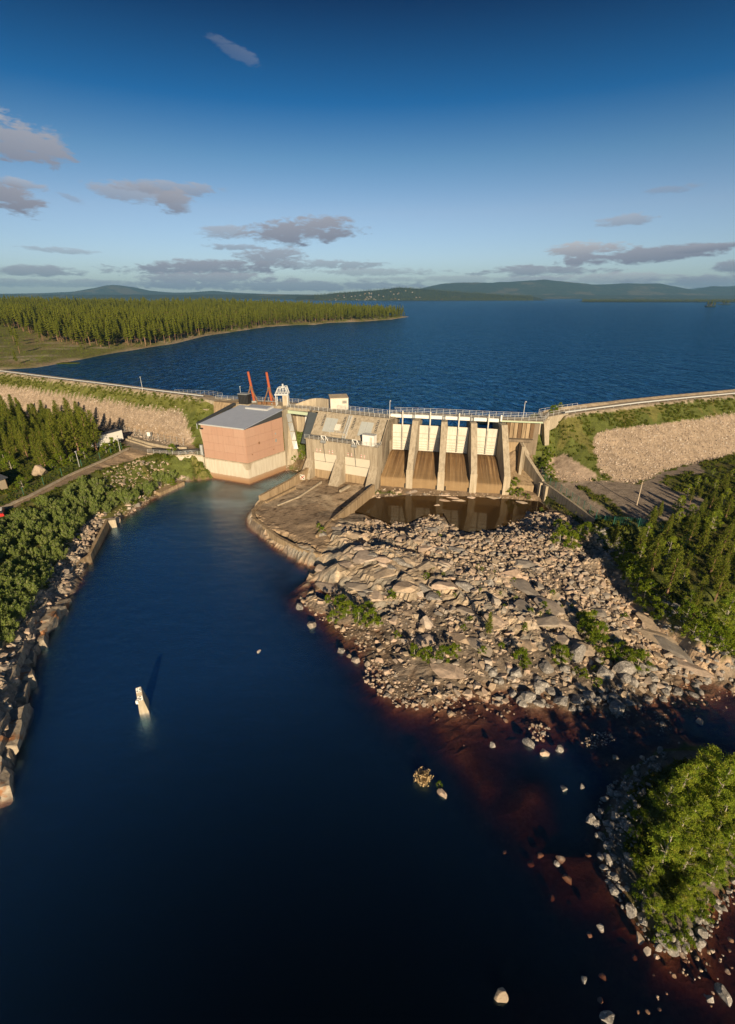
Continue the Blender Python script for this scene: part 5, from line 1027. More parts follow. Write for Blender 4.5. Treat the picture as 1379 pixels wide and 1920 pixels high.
MB().extr([(-.72, cz + 1.42), (-.72, cz + 1.48), (.72, cz + 1.48), (.72, cz + 1.42)], -1.15, .65, fc).build('roof', 'white_paint', car)
for a in (-1.35, 1.35):
    for b in (-.95, .75): w_ = MB().tube(fc(a, b, cz + .33), fc(a, b + .2, cz + .33), .33, n=10).build('wheel', 'black', car)
for b in (-.65, .65): MB().box(fc(2.1, b, cz + .7), (.1, .3, .15), 2.1).build('headlight', 'steel_light', car)
# ---- retaining walls along the left shore
walls('shore_wall', 'narrow concrete wall along left shore from its pale square end', [(203, 974, 2.0), (186, 1008, 1.9), (170, 1040, 1.6), (152, 1052, 1.4), (124, 1086, 1.2)], .6, 'concrete_warm')
walls('shore_slab', 'flat concrete slab at water edge below the quay bushes', [(346, 903, .9), (300, 924, .8)], 2.6, 'concrete_warm', 'slab')
e_ = at(210, 972, 2.1); tag(MB().box((e_.x, e_.y, .9), (1.5, 1.3, 2.0), .4).build('wall_end_block', 'concrete_light'), 'pale square concrete block at far end of left shore wall', 'block')
# ---- marker pillar in the river
mk = thing('marker_pillar', 'tapered concrete pillar with two spotted boards standing in the river', 'pillar', (-29.2, 47, 0)); b0 = at(268, 1338, 0)
A_, B_, C_, D_ = at(262, 1338.5, 0), at(280, 1335, 0), None, None
C_ = B_ + Vector((-1.0, 2.2, 0)); D_ = A_ + Vector((-.6, 2.2, 0)); dn = Vector((0, 0, -8)); tz = 4.2
bs = MB(); ta, tb = atY(260.5, 1314, 47.6), atY(272.5, 1312, 47.9); tc_, td_ = atY(266, 1287, 49.0), atY(254, 1290, 48.8)
ta.z = tb.z = 2.35; td_.z = tc_.z = 4.0
ta = at(258.5, 1316, 2.3); tb = at(269.5, 1313, 2.3); td_ = at(254.5, 1290.5, 3.4); tc_ = at(264.5, 1287, 3.4)
bs.add([A_ + dn, B_ + dn, C_ + dn, D_ + dn, A_, B_, C_, D_, ta, tb, tc_, td_], [(3, 2, 1, 0), (0, 1, 5, 4), (1, 2, 6, 5), (2, 3, 7, 6), (3, 0, 4, 7), (4, 5, 9, 8), (5, 6, 10, 9), (6, 7, 11, 10), (7, 4, 8, 11), (8, 9, 10, 11)]); bs.build('pillar', 'concrete_light', mk)
def on_top(u0, u1, v0, v1, h, name, mat):
    q = lambda u, v: ta.lerp(tb, u).lerp(td_.lerp(tc_, u), v); nn3 = (tb - ta).cross(td_ - ta).normalized()
    P = [q(u0, v0), q(u1, v0), q(u1, v1), q(u0, v1)]; return MB().hexa([p + nn3 * (h - .04) for p in P], [p + nn3 * h for p in P])
on_top(.05, .95, .03, .36, .07, '', '').build('board', 'white_paint', mk); on_top(.05, .95, .62, .97, .07, '', '').build('board', 'white_paint', mk)
r_ = random.Random(3)
for v0 in (.05, .64):
    for i in range(5):
        for j in range(4):
            if r_.random() < .5:
                u = .1 + i * .16; v = v0 + j * .075; on_top(u, u + .13, v, v + .06, .10, '', '').build('dark_mark', 'black', mk)
MB().box((ta.x - .1, ta.y + .1, 2.2), (.3, .3, .5)).build('bracket', 'white_paint', mk)
# ------------------------------------------------------------------ rocks
ANG = [rock_proto(15, .62, s) for s in range(9)]; RND = [boulder_proto(30 + s, 12, .36, .47, 2) for s in range(5)]; BLD = [boulder_proto(s) for s in range(8)]; BLK = [boulder_proto(70 + s, 5, .33, .42, 4, .9, 1) for s in range(8)]
def scatter(poly, n_per, box, cond=None):
    x0, x1, y0, y1 = box; n_ = int((x1 - x0) * (y1 - y0) * n_per); x = rng.uniform(x0, x1, n_); y = rng.uniform(y0, y1, n_); z = GZ(x, y)
    u, v, s_ = topix(np.stack([x, y, z], -1)); k = inpoly(u, v, poly)
    if cond is not None: k &= cond(x, y, z, u, v)
    return np.stack([x, y, z], -1)[k]
def sizes(n_, lo, hi, p=2.6): return lo * (hi / lo) ** (rng.random(n_) ** p)
RK = []                                                      # (P, size, protoset)  0 angular 1 rounded
def addrocks(P, s_, kind, grey=0):
    for p, q in zip(P, s_): RK.append((p[0], p[1], p[2], q, kind, grey))
RUB = [(640, 985), (700, 975), (790, 985), (800, 958), (850, 990), (900, 1000), (1000, 960), (1060, 965), (1120, 1000), (1150, 1050), (1200, 1150), (1300, 1240), (1370, 1265), (1180, 1330), (860, 1320), (690, 1260), (720, 1190), (560, 1125), (600, 1100), (760, 1120), (840, 1080), (760, 1050), (650, 1020)]
DENSE = [(800, 958), (850, 985), (900, 996), (985, 965), (1060, 965), (1120, 1000), (1150, 1060), (1200, 1160), (1310, 1250), (1200, 1290), (1090, 1150), (1000, 1095), (900, 1090), (850, 1060), (740, 1010), (700, 985)]
pat = lambda s, t: (lambda x, y, z, u, v: (fbm(x * .13, y * .13, s) > t) & (z > -.4))
P = scatter(RUB, 2.0, (-15, 62, 45, 122), pat(91, -.5)); addrocks(P, sizes(len(P), .3, 1.6, 2.2), 0)
P = scatter(DENSE, 2.3, (0, 62, 48, 122), pat(97, -.42)); addrocks(P, sizes(len(P), .38, 1.7, 2.2), 0)
P = scatter([(560, 1110), (620, 1130), (700, 1180), (720, 1200), (700, 1250), (860, 1290), (1000, 1290), (1000, 1340), (880, 1350), (700, 1300), (660, 1200), (580, 1160)], 2.2, (-15, 40, 45, 80), pat(95, -.45)); addrocks(P, sizes(len(P), .22, .95, 2.5), 0)
P = scatter([(690, 1230), (860, 1300), (1000, 1340), (1379, 1300), (1379, 1400), (900, 1420), (760, 1350)], .5, (0, 60, 40, 62), lambda x, y, z, u, v: (fbm(x * .3, y * .3, 17) > .12) & (z > -.9)); addrocks([(p[0], p[1], max(p[2], -.35)) for p in P], sizes(len(P), .2, .7, 2), 1)
P = scatter([(900, 1250), (1060, 1235), (1200, 1240), (1379, 1240), (1440, 1290), (1300, 1310), (1150, 1345), (960, 1320)], .5, (10, 62, 44, 62)); addrocks(P, sizes(len(P), .7, 2.2, 1.8), 1, 1)
P = scatter([(1120, 985), (1170, 1010), (1210, 1080), (1290, 1150), (1379, 1200), (1379, 1260), (1290, 1230), (1200, 1140), (1130, 1040), (1100, 1010)], 2.2, (45, 66, 50, 102)); addrocks(P, sizes(len(P), .35, 1.5, 2), 0, 1)
P = scatter([(1140, 1480), (1200, 1430), (1240, 1400), (1260, 1410), (1200, 1500), (1190, 1640), (1260, 1760), (1350, 1680), (1379, 1640), (1379, 1700), (1300, 1790), (1230, 1790), (1140, 1680), (1115, 1600), (1110, 1530)], 5.5, (20, 40, 19, 44)); P = [(p[0], p[1], max(p[2], -.02)) for p in P]; addrocks(P, sizes(len(P), .2, .9, 1.6), 1, 1)
P = scatter([(1260, 1790), (1379, 1640), (1500, 1700), (1450, 1920), (1180, 1920), (1230, 1800)], 1.0, (18, 50, 12, 35)); P = [(p[0], p[1], rng.uniform(-.5, -.05)) for p in P]; addrocks(P, sizes(len(P), .18, .6, 2), 1)
P = scatter([(880, 1640), (1110, 1540), (1180, 1740), (1200, 1900), (1060, 1900), (1030, 1700)], .14, (8, 32, 15, 36)); P = [(p[0], p[1], rng.uniform(-1.1, -.5)) for p in P]; addrocks(P, sizes(len(P), .4, 1.0, 1.6), 1)
P = scatter([(-60, 1200), (30, 1140), (80, 1080), (130, 1010), (180, 962), (205, 960), (150, 1080), (110, 1160), (70, 1240), (20, 1370), (-20, 1440)], 2.0, (-66, -38, 35, 112), lambda x, y, z, u, v: z > .4); addrocks(P, sizes(len(P), .5, 1.5, 1.6), 0)
P = scatter([(180, 905), (200, 880), (250, 866), (310, 862), (330, 885), (290, 900), (270, 925), (200, 935)], 2.4, (-85, -50, 112, 140)); addrocks(P, sizes(len(P), .45, 1.2, 1.8), 0)
P = scatter([(215, 960), (300, 905), (345, 890), (352, 905), (300, 935), (240, 975), (215, 992)], 1.6, (-66, -52, 100, 138)); addrocks(P, sizes(len(P), .4, 1.8, 2), 0)
P = scatter([(530, 880), (560, 850), (575, 860), (560, 890)], 1.0, (-26, -16, 130, 150)); addrocks(P, sizes(len(P), .3, 1.1, 2), 0)
P = scatter([(712, 915), (960, 928), (1010, 935), (1000, 945), (900, 937), (760, 938), (680, 950)], .8, (0, 46, 112, 127)); addrocks(P, sizes(len(P), .4, 1.2, 2), 0)
P = scatter([(1040, 880), (1120, 893), (1140, 903), (1060, 903), (1014, 890)], 2.5, (45, 66, 112, 130)); addrocks(P, sizes(len(P), .25, .8, 2), 0)
def cluster(poly, dens_, lo, hi, kind, z=(-.12, .02)):
    P = scatter(poly, dens_, (-15, 62, 15, 75)); P = [(p[0], p[1], max(rng.uniform(*z), p[2] * 0 - .3)) for p in P]; addrocks(P, sizes(len(P), lo, hi, 1.8), kind)
cluster([(985, 1375), (1000, 1355), (1030, 1365), (1028, 1390), (1000, 1400)], 7, .2, .75, 0)
cluster([(1085, 1400), (1110, 1378), (1145, 1376), (1150, 1395), (1110, 1412)], 16, .1, .3, 1); cluster([(1130, 1320), (1155, 1330), (1180, 1345), (1160, 1350), (1135, 1335)], 14, .1, .3, 1); cluster([(1225, 1350), (1250, 1340), (1265, 1370), (1240, 1385)], 8, .1, .3, 1, (-.2, -.02))
cluster([(690, 1255), (720, 1240), (860, 1310), (850, 1335), (760, 1340), (700, 1300), (680, 1280)], 3.0, .25, .8, 0)
cluster([(1180, 1330), (1379, 1290), (1379, 1340), (1300, 1330), (1220, 1360)], .7, .15, .5, 1); cluster([(860, 1320), (1000, 1330), (1000, 1350), (900, 1350)], .6, .15, .6, 1)
cluster([(560, 1130), (640, 1170), (700, 1195), (720, 1230), (700, 1240), (640, 1190), (570, 1150)], 1.0, .3, 1.0, 0); cluster([(1230, 1790), (1379, 1650), (1379, 1850), (1280, 1850)], .9, .15, .5, 1)
# cliff blocks on the left shore
r_ = random.Random(5)
big = []
for i in range(58):
    t = (i + r_.random() * .5) / 58; j = min(int(t * 5.999), 5); a, b = WL[1 + j], WL[2 + j]; f = t * 5.999 - j; p = a.lerp(b, f)
    s_ = r_.uniform(2.6, 4.6); q = i % 3; big.append((p.x - (.5, 2.2, 4.2)[q] - r_.uniform(0, .5), p.y + r_.uniform(-.4, .4), (.3, 1.5, 2.6)[q] + r_.uniform(-.3, .3), s_, math.atan2((b - a).y, (b - a).x)))
RK = np.array(RK); _, _, sc_ = topix(RK[:, :3]); app = RK[:, 3] * sc_; u_, v_, _ = topix(RK[:, :3])
vis = (u_ > 0) & (u_ < 1379) & (v_ < 1920) & (RK[:, 2] > -.35)
# ledge blocks and named boulders first, then the largest of the scatter one by one
SPEC = [(1083, 1230, 4.2, 'largest dark grey triangular boulder at the lower edge of the rock field'), (1168, 1262, 3.4, 'big dark rounded boulder right of the triangular boulder'), (1132, 1268, 2.6, 'pale flat topped boulder between two big dark boulders'),
        (1018, 1288, 2.4, 'rounded light grey boulder at the waterline below bushes'), (1052, 1318, 2.4, 'smooth oval grey boulder standing in the water'), (1082, 1318, 2.0, 'pale grey boulder beside the smooth oval boulder'), (1118, 1312, 1.9, 'speckled grey boulder at right end of the waterline row'),
        (980, 1060, 5.5, 'wide smooth tan slab lying amid the rubble'), (917, 1098, 2.6, 'grey block behind the lone small pine'), (995, 1393, 1.6, 'long flat pale rock in shallow water near stone cluster'), (1021, 1411, 1.3, 'small wedge rock lowest of the shallow stone cluster'), (1050, 1402, 1.4, 'grey angular rock standing alone right of stone cluster'),
        (1058, 1475, 1.0, 'tan rock standing alone in dark water above island shore'), (1094, 1472, .7, 'small flat grey rock barely above water near tan rock'), (1154, 1417, 1.0, 'white topped rock upstream of the wooded island'), (1206, 1418, .9, 'mossy round rock touching upper tip of island'), (1308, 1364, 1.2, 'tan block standing in water above the island trees'),
        (832, 1487, 1.3, 'pointed rock beside the dead grass tussock'), (925, 1395, .9, 'small pointed pale rock amid reddish shallows'), (585, 1171, 2.0, 'yellowish flat rock off the left tip of the rock field'), (563, 1138, 1.9, 'elongated pale rock standing at left tip of rock field'), (655, 1228, 1.0, 'small flat rock left in shallow bay'), (640, 1217, 1.6, 'pale rock heading a line of mossy stones'), (668, 1236, 1.6, 'mossy stone in middle of the line in the bay'), (690, 1243, 1.3, 'mossy stone ending the line in the bay'),
        (486, 1218, .8, 'tiny lone stone in the open river'), (940, 1864, 1.35, 'angular boulder alone near the bottom centre of the river'), (1097, 1833, .75, 'narrow upright rock in dark water near bottom edge'), (1140, 1905, 1.2, 'grey boulder cut by the bottom frame edge'), (1128, 1735, .8, 'smooth tan rock in dark water left of the island point'), (1046, 1617, .8, 'small round rock in open dark water left of island'),
        (1109, 1534, 1.3, 'white speckled block at left edge of the island shore'), (1154, 1534, 1.3, 'white speckled boulder nearest to the island bushes'), (1143, 1613, 1.2, 'striped grey boulder halfway down the island shore'), (1185, 1705, 1.3, 'broad grey slab rock at lower island shore'), (1245, 1758, 1.7, 'large pale square boulder at the island point'), (1262, 1780, 1.1, 'grey boulder just below the pale square boulder'), (1203, 1756, .9, 'tan rock off the island point, upper one'), (1216, 1780, 1.0, 'slim leaning rock off the island point'), (1233, 1790, .6, 'small square rock below the island point'),
        (1335, 1870, .7, 'speckled round stone near the lower right corner'), (1362, 1866, 1.4, 'long striped boulder at the lower right corner'), (75, 890, 4.4, 'very large tan boulder at foot of the pine grove'), (218, 978, 2.8, 'big rounded tan boulder beside the shore wall end'), (1372, 1300, 1.6, 'rounded boulder at right edge of frame above the island'), (870, 1035, 2.5, 'flat tan slab rock in upper rubble'), (930, 1130, 2.4, 'reddish rounded rock left of the lone pine'), (800, 1172, 3.0, 'smooth reddish outcrop rock in lower rubble')]
prb = []
for k in range(8): prb.append(new_mesh('boulder', *BLD[k], 'rock', tint=np.full(len(BLD[k][0]), .1 * k), smooth=False)); 
prg = [new_mesh('boulder', *BLD[k], 'rock_grey', smooth=False) for k in range(8)]
pra = [new_mesh('boulder', *ANG[k], 'rock', tint=np.full(len(ANG[k][0]), .11 * k)) for k in range(9)]; prag = [new_mesh('boulder', *ANG[k], 'rock_grey') for k in range(9)]
prr = [new_mesh('boulder', *RND[k], 'rock', tint=np.full(len(RND[k][0]), .2 * k)) for k in range(5)]; prrg = [new_mesh('boulder', *RND[k], 'rock_grey') for k in range(5)]
prc = [new_mesh('ledge_block', *BLK[k], 'cliff_rock') for k in range(8)]
def rock_obj(me, x, y, z, s, label, group=None, sx=None, name='boulder'):
    o = link(name, me); o.location = (x, y, z); o.rotation_euler = (random.uniform(-.25, .25), random.uniform(-.25, .25), random.uniform(0, 6.28))
    o.scale = sx or (s, s * random.uniform(.75, 1), s * random.uniform(.7, .95)); tag(o, label, 'rock', group); return o
for i, (px, py, s, lab) in enumerate(SPEC):
    g = at(px, py, .25) if (py > 1380 or px < 720 and py > 1130 and px > 400) else gat(px, py); z = max(gz(g.x, g.y), -.15)
    flat = 'slab' in lab and s > 2.3; grey = any(w in lab for w in ('grey', 'dark', 'white', 'speckled', 'striped', 'pale'))
    o = rock_obj((prg if grey else prb)[i % 8], g.x, g.y, z + s * (.06 if flat else .16), s, lab)
    if flat: o.scale = (s, s * .7, s * .22)
for i, (x, y, z, s, ra_) in enumerate(big):
    o = rock_obj(prc[i % 8], x, y, z, s, 'large angular ledge block forming left rock shore above the water', 'ledge blocks along the left shore', name='ledge_block'); o.scale = (s * 1.35, s * .95, s * .85); o.rotation_euler = (random.uniform(-.08, .08), random.uniform(-.08, .08), ra_ + random.uniform(-.2, .2))
order = np.argsort(-np.where(vis, app, 0)); NI = 215; ind = order[:NI]; rest = np.setdiff1d(np.arange(len(RK)), ind)
for q, i in enumerate(ind):
    x, y, z, s, kd, gr = RK[i]
    me = ([pra, prag], [prr, prrg])[int(kd)][int(gr)][q % (9 if kd == 0 else 5)]
    where = ('boulder lying on the left shore among willows', 'left shore boulders') if x < -30 else (('rounded grey stone on the shore of the wooded island', 'island shore stones') if (x > 18 and y < 44) else (('rounded grey boulder along lower edge of the rock field', 'waterline boulders') if kd == 1 else (('grey boulder in shaded ditch below right bank', 'ditch boulders') if gr == 1 else ('angular tan boulder in the rubble below the spillway', 'rubble boulders'))))
    rock_obj(me, x, y, z + s * .12, s, where[0], where[1])
def rockmesh(name, sel, mat, protos):
    if not len(sel): return
    r = RK[sel]; S3 = np.stack([r[:, 3], r[:, 3] * rng.uniform(.7, 1, len(r)), r[:, 3] * rng.uniform(.6, .95, len(r))], 1)
    P = r[:, :3].copy(); P[:, 2] += r[:, 3] * .1
    V, F, T_ = batch(protos, rng.integers(0, len(protos), len(r)), P, S3, rng.uniform(0, 6.28, len(r)), tilt=.5); me = new_mesh(name, V, F, mat, tint=T_); link(name, me, kind='stuff')
kd = RK[rest, 4]; gr = RK[rest, 5]
rockmesh('rubble', rest[(kd == 0) & (gr == 0)], 'rock', ANG); rockmesh('ditch_rubble', rest[(kd == 0) & (gr == 1)], 'rock_grey', ANG); rockmesh('shore_stones', rest[(kd == 1) & (gr == 0)], 'rock', RND); rockmesh('grey_stones', rest[(kd == 1) & (gr == 1)], 'rock_grey', RND)
# thin slabs in front of the weir
for (px, py, w_, d_, rz) in ((775, 921, 5.5, 2.2, .2), (800, 926, 3.5, 1.6, -.2), (745, 922, 3.6, 2.0, .4), (835, 928, 3.5, 1.4, 0), (850, 933, 5, 1.2, -.35), (835, 938, 4.5, 1.2, -.3), (862, 938, 5, 1.3, -.25), (885, 933, 3, 1.1, -.1), (925, 933, 4.2, 1.6, -.3), (980, 942, 4, 1.2, -.4), (820, 947, 2.2, .7, 0), (700, 930, 3.5, 1.6, .6), (680, 940, 3, 1.5, .8)):
    g = at(px, py, .7); o = rock_obj(prb[(px + py) % 8], g.x, g.y, .62, 1, 'thin flat tan rock slab lying in shallow pond below the weir', 'flat slabs below the weir', sx=(w_, d_, .75), name='flat_boulder'); o.rotation_euler = (0, 0, rz)
for i in range(46):                                          # bedrock slabs in the outcrops
    px = random.uniform(590, 880); py = random.uniform(985, 1130); g = gat(px, py)
    if g.z < .8 or g.y > 108: continue
    s = random.uniform(2.2, 5.0); o = rock_obj(prb[i % 8] if i % 3 else prg[i % 8], g.x, g.y, g.z + .1, s, 'broad weathered bedrock slab in outcrop below the apron', 'bedrock slabs', sx=(s, s * .55, s * .32), name='flat_boulder'); o.rotation_euler = (random.uniform(-.1, .1), random.uniform(-.15, .15), -.4 + random.uniform(-.3, .3))
# smooth slabs of bedrock showing through the rubble
prs = [new_mesh('flat_boulder', *BLD[k], 'rock', tint=np.full(len(BLD[k][0]), (.0, .55, .3, .95, .1, .6, .25, .4)[k])) for k in range(8)]
for i, (px, py, a_, b_, rz) in enumerate([(960, 1075, 7, 4, -.3), (1000, 1110, 8, 4, -.6), (1035, 1140, 8, 4.5, -.7), (1062, 1170, 7, 4, -.8), (1020, 1165, 6, 3.5, -.7), (985, 1145, 6, 3.5, -.5), (1050, 1200, 6, 3, -.8), (1090, 1215, 5, 3, -.8), (1240, 1195, 9, 3.4, -.8), (1275, 1225, 9, 3.6, -.8), (1225, 1170, 7, 3, -.8), (1300, 1250, 7, 3, -.7), (1185, 1120, 8, 2.6, -1.0), (1205, 1145, 7, 2.6, -1.0), (860, 1195, 6, 3, -.6), (840, 1255, 6, 3, -.9), (800, 1200, 5, 3, -.4), (880, 1150, 5, 3, -.3), (930, 1165, 5, 3, -.6), (760, 1100, 6, 4, -.2),
        (720, 1075, 6, 4, -.2), (690, 1045, 7, 4, -.3), (650, 1060, 6, 3, -.4), (740, 1030, 6, 4, -.1), (800, 1065, 5, 3.4, -.3), (840, 1100, 5, 3, -.3), (620, 1085, 6, 3, -.6), (760, 1010, 5, 3, 0), (670, 1100, 6, 3, -.5), (705, 1120, 5, 3, -.3), (770, 1150, 5, 2.6, -.3), (1120, 1150, 5, 3, -.8), (1150, 1190, 5, 3, -.8), (905, 1215, 5, 3, -.7), (990, 1210, 5, 3, -.6)]):
    g = gat(px, py); o = link('flat_boulder', prs[i % 8]); o.location = (g.x, g.y, g.z + .05); q_ = random.uniform(.75, 1.05); o.scale = (a_ * q_ * 1.15, b_ * q_ * 1.5, random.uniform(1.0, 1.9)); o.rotation_euler = (random.uniform(-.08, .02), random.uniform(-.08, .08), rz + random.uniform(-.4, .4)); tag(o, 'smooth wide bedrock slab lying flush among the rubble', 'rock', 'smooth slabs in the rubble')
# riprap on the embankments
def riprap(name, box, cond, dens_, lo, hi):
    x = rng.uniform(box[0], box[1], int((box[1] - box[0]) * (box[3] - box[2]) * dens_)); y = rng.uniform(box[2], box[3], len(x)); z = GZ(x, y)
    jx = np.clip(np.searchsorted(gx, x) - 1, 0, nx - 2); jy = np.clip(np.searchsorted(gy, y) - 1, 0, ny - 2); k = cond[jy, jx]
    x, y, z = x[k], y[k], z[k]; n_ = len(x); V, F, T_ = batch([rock_proto(9, .7, s) for s in range(200, 206)], rng.integers(0, 6, n_), np.stack([x, y, z + .05], -1), sizes(n_, lo, hi, 1.5), rng.uniform(0, 6.28, n_), tilt=.8)
    link(name, new_mesh(name, V, F, 'riprap', tint=T_), kind='stuff'); return n_
n1 = riprap('right_riprap', (55, 140, 105, 175), erm & (Z < 18.5), 3.6, .26, .75); n2 = riprap('left_riprap', (-170, -45, 140, 222), elm & (Z > 6.3) & (Z < 18.5), 3.3, .26, .75)
n3 = riprap('crest_stones', (-170, 140, 135, 245), (Z < 18.9) & (Z > 16.3) & ((Y > 170 - (X + 55) * .55 * 1.0) & (X < -55) | (X > 56) & (Y > 140 + (X - 57) * .41)) , 1.2, .4, .9)
print('rocks', len(RK), n1, n2, n3)

# ------------------------------------------------------------------ plants
def tris(c, d, n_, up=0., wid=.45):
    """n leaf triangles at centres c (n,3) of length d"""
    a = rng.normal(size=(n_, 3)); a[:, 2] += up; a /= np.linalg.norm(a, axis=1)[:, None]; b = np.cross(a, rng.normal(size=(n_, 3))); b /= np.linalg.norm(b, axis=1)[:, None] + 1e-9
    d = np.asarray(d).reshape(-1, 1) * np.ones((n_, 1)); V = np.stack([c + a * d * .6, c - a * d * .4 + b * d * wid, c - a * d * .4 - b * d * wid], 1).reshape(-1, 3)
    return V, np.arange(3 * n_).reshape(-1, 3)
def tubes(segs, n=5):
    V = []; F = []
    for p0, p1, r0, r1 in segs:
        p0, p1 = Vector(p0), Vector(p1); d = (p1 - p0).normalized(); u = d.orthogonal(); v = d.cross(u); k = len(V)
        for p, r in ((p0, r0), (p1, r1)):
            for i in range(n): V.append(tuple(p + (u * cos(2 * pi * i / n) + v * sin(2 * pi * i / n)) * r))
        for i in range(n): a, b, c, d_ = k + i, k + (i + 1) % n, k + n + (i + 1) % n, k + n + i; F += [(a, b, c), (a, c, d_)]
    return np.array(V), np.array(F)
def birch(h, r, nblob, nleaf, leaf, bottom=.25, shape=1.0):
    segs = [((0, 0, -.3), (.05 * h * rng.normal() * .5, .05 * h * rng.normal() * .5, h * .55), .022 * h, .012 * h)]; top = segs[0][1]; segs.append((top, (top[0] * 1.5, top[1] * 1.5, h * .92), .012 * h, .004 * h))
    C3 = []
    for i in range(nblob):
        t = rng.random(); z = h * (bottom + (1 - bottom) * t); rad = r * (sin(pi * min(1, .18 + .80 * t)) ** .7) * shape; a = rng.random() * 6.283; q = rad * rng.random() ** .45
        c = np.array([q * cos(a), q * sin(a), z - .12 * q]); C3.append(c)
        if i % 2 == 0: segs.append(((top[0] * t, top[1] * t, max(.3, z - .45 * q - .1 * h)), tuple(c), .005 * h, .002 * h))
    C3 = np.array(C3); idx = rng.integers(0, nblob, nleaf); off = rng.normal(size=(nleaf, 3)) * np.array([.30, .30, .22]) * r * .40 * rng.uniform(.3, 1.15, (nleaf, 1)); c = C3[idx] + off
    tv, tf = tubes(segs); lv, lf = tris(c, rng.uniform(.7, 1.2, nleaf) * leaf, nleaf); return (tv, tf), (lv, lf, np.repeat((idx % 7) / 7.0, 3) * .5)
def pine(h, r, crown=.15, gap=.5, leaf=.42, per=5):
    segs = [((0, 0, -.4), (0, 0, h * .6), .018 * h, .011 * h), ((0, 0, h * .6), (0, 0, h), .011 * h, .002 * h)]; P = []
    z = h * crown
    while z < h * .985:
        t = (z / h - crown) / (1 - crown); R_ = r * ((1 - t) ** .75) * (.55 + .45 * min(1, t * 4)); k = 5
        a0 = rng.random() * 6.28
        for i in range(k):
            a = a0 + 6.28 * i / k + rng.normal() * .25; Lb = R_ * rng.uniform(.6, 1.15) + .15; e = np.array([cos(a), sin(a), 0])
            tip = e * Lb + np.array([0, 0, z + Lb * (.18 - .05 * rng.random())]); 
            if i == 0 and t < .5: segs.append(((0, 0, z), tuple(tip), .003 * h, .0012 * h))
            n_ = max(2, int(Lb / .26))
            for s_ in np.linspace(.3, 1, n_): P.append((np.array([0, 0, z]) * (1 - s_) + tip * s_, .5 + .5 * (1 - t)))
        z += gap * rng.uniform(.7, 1.2) * (1.1 - .5 * t)
    C3 = np.repeat(np.array([p[0] for p in P]), per, 0); C3 = C3 + rng.normal(size=C3.shape) * .14; lv, lf = tris(C3, rng.uniform(.7, 1.2, len(C3)) * leaf, len(C3), up=.6, wid=.22)
    tv, tf = tubes([s for s in segs if True], 4); return (tv, tf), (lv, lf, np.repeat(rng.random(len(C3)) * .25, 3))
def shrub(h, r, nst, nleaf, leaf):
    segs = []; C3 = []
    for i in range(nst):
        a = rng.random() * 6.283; q = r * rng.random() ** .6; tip = np.array([q * cos(a), q * sin(a), h * (1 - .35 * (q / r) ** 2) * rng.uniform(.75, 1.05)]); b = tip * np.array([.25, .25, 0]); segs.append((tuple(b), tuple(tip), .03, .01))
        for _ in range(nleaf // nst): s_ = rng.random() ** .6; C3.append(b * (1 - s_) + tip * s_ + rng.normal(size=3) * .15 * (1.3 - s_ * .6))
    C3 = np.array(C3); lv, lf = tris(C3, rng.uniform(.7, 1.2, len(C3)) * leaf, len(C3), up=1.0, wid=.25); tv, tf = tubes(segs, 3); return (tv, tf), (lv, lf, np.repeat(rng.random(len(C3)) * .3, 3))
def farpine(h, r, levels, k, bare):
    segs = [((0, 0, -.5), (0, 0, h * .9), .012 * h, .004 * h)]; V = []; F = []
    for i in range(levels):
        t = i / (levels - 1); z = h * (bare + (1 - bare) * t * .93); R_ = r * (1 - t) ** .7 * (1 if i else .7) + .15
        for j in range(k):
            a = 6.283 * j / k + rng.random() * .9 + i; L_ = R_ * rng.uniform(.7, 1.2); zz = z + rng.normal() * .2; w_ = L_ * .55 + .1; b = len(V); e = Vector((cos(a), sin(a), 0)); s_ = Vector((-sin(a), cos(a), 0))
            V += [Vector((0, 0, zz + h * .075)), e * L_ + s_ * w_ + Vector((0, 0, zz)), e * L_ * 1.1 - s_ * w_ + Vector((0, 0, zz - .1 * L_))]; F.append((b, b + 1, b + 2))
    tv, tf = tubes(segs, 3); return (tv, tf), (np.array(V), np.array(F), np.zeros(len(V)))
def proto_tree(name, parts, barkm, leafm, names=('trunk', 'crown')):
    (tv, tf), (lv, lf, tt) = parts; r = bpy.data.objects.new(name, None); r.empty_display_size = .5
    t = bpy.data.objects.new(names[0], new_mesh(names[0], tv, tf, barkm)); c = bpy.data.objects.new(names[1], new_mesh(names[1], lv, lf, leafm, tint=tt)); return (r, t, c)
def plant(pr, P, s, label, cat, group=None, rz=None, sz=1.0):
    r = pr[0].copy(); C.objects.link(r); r.location = P; r.rotation_euler = (random.uniform(-.04, .04), random.uniform(-.04, .04), random.uniform(0, 6.28) if rz is None else rz); r.scale = (s, s, s * sz); tag(r, label, cat, group)
    for q in pr[1:]: c = q.copy(); C.objects.link(c); c.parent = r
    return r
PB = [proto_tree('birch_tree', birch(8, 2.3, 52, 9000, .175, .08), 'bark_birch', 'leaf_birch') for _ in range(6)] 
PBU = [proto_tree('leafy_bush', birch(2.6, 1.35, 26, 2600, .145, .05), 'bark_birch', 'leaf_bush', ('stems', 'foliage')) for _ in range(4)]
PP = [proto_tree('pine_tree', pine(12, 2.4, .14 + .05 * i, .55), 'bark_pine', 'needle') for i in range(4)]
PS = [proto_tree('spruce_tree', pine(12, 2.1, .05, .42), 'bark_pine', 'needle') for i in range(2)]
PW_ = [proto_tree('willow_shrub', shrub(2.7, 1.5, 20, 1500, .27), 'bark_birch', 'leaf_willow', ('stems', 'foliage')) for _ in range(5)]
PF = [farpine(15, 2.3, 9, 6, .30), farpine(15, 1.9, 8, 6, .40), farpine(12, 2.6, 8, 6, .2), farpine(17, 2.0, 10, 6, .35)]; PFP = [proto_tree('pine_tree', p, 'bark_pine', 'needle_far') for p in PF]
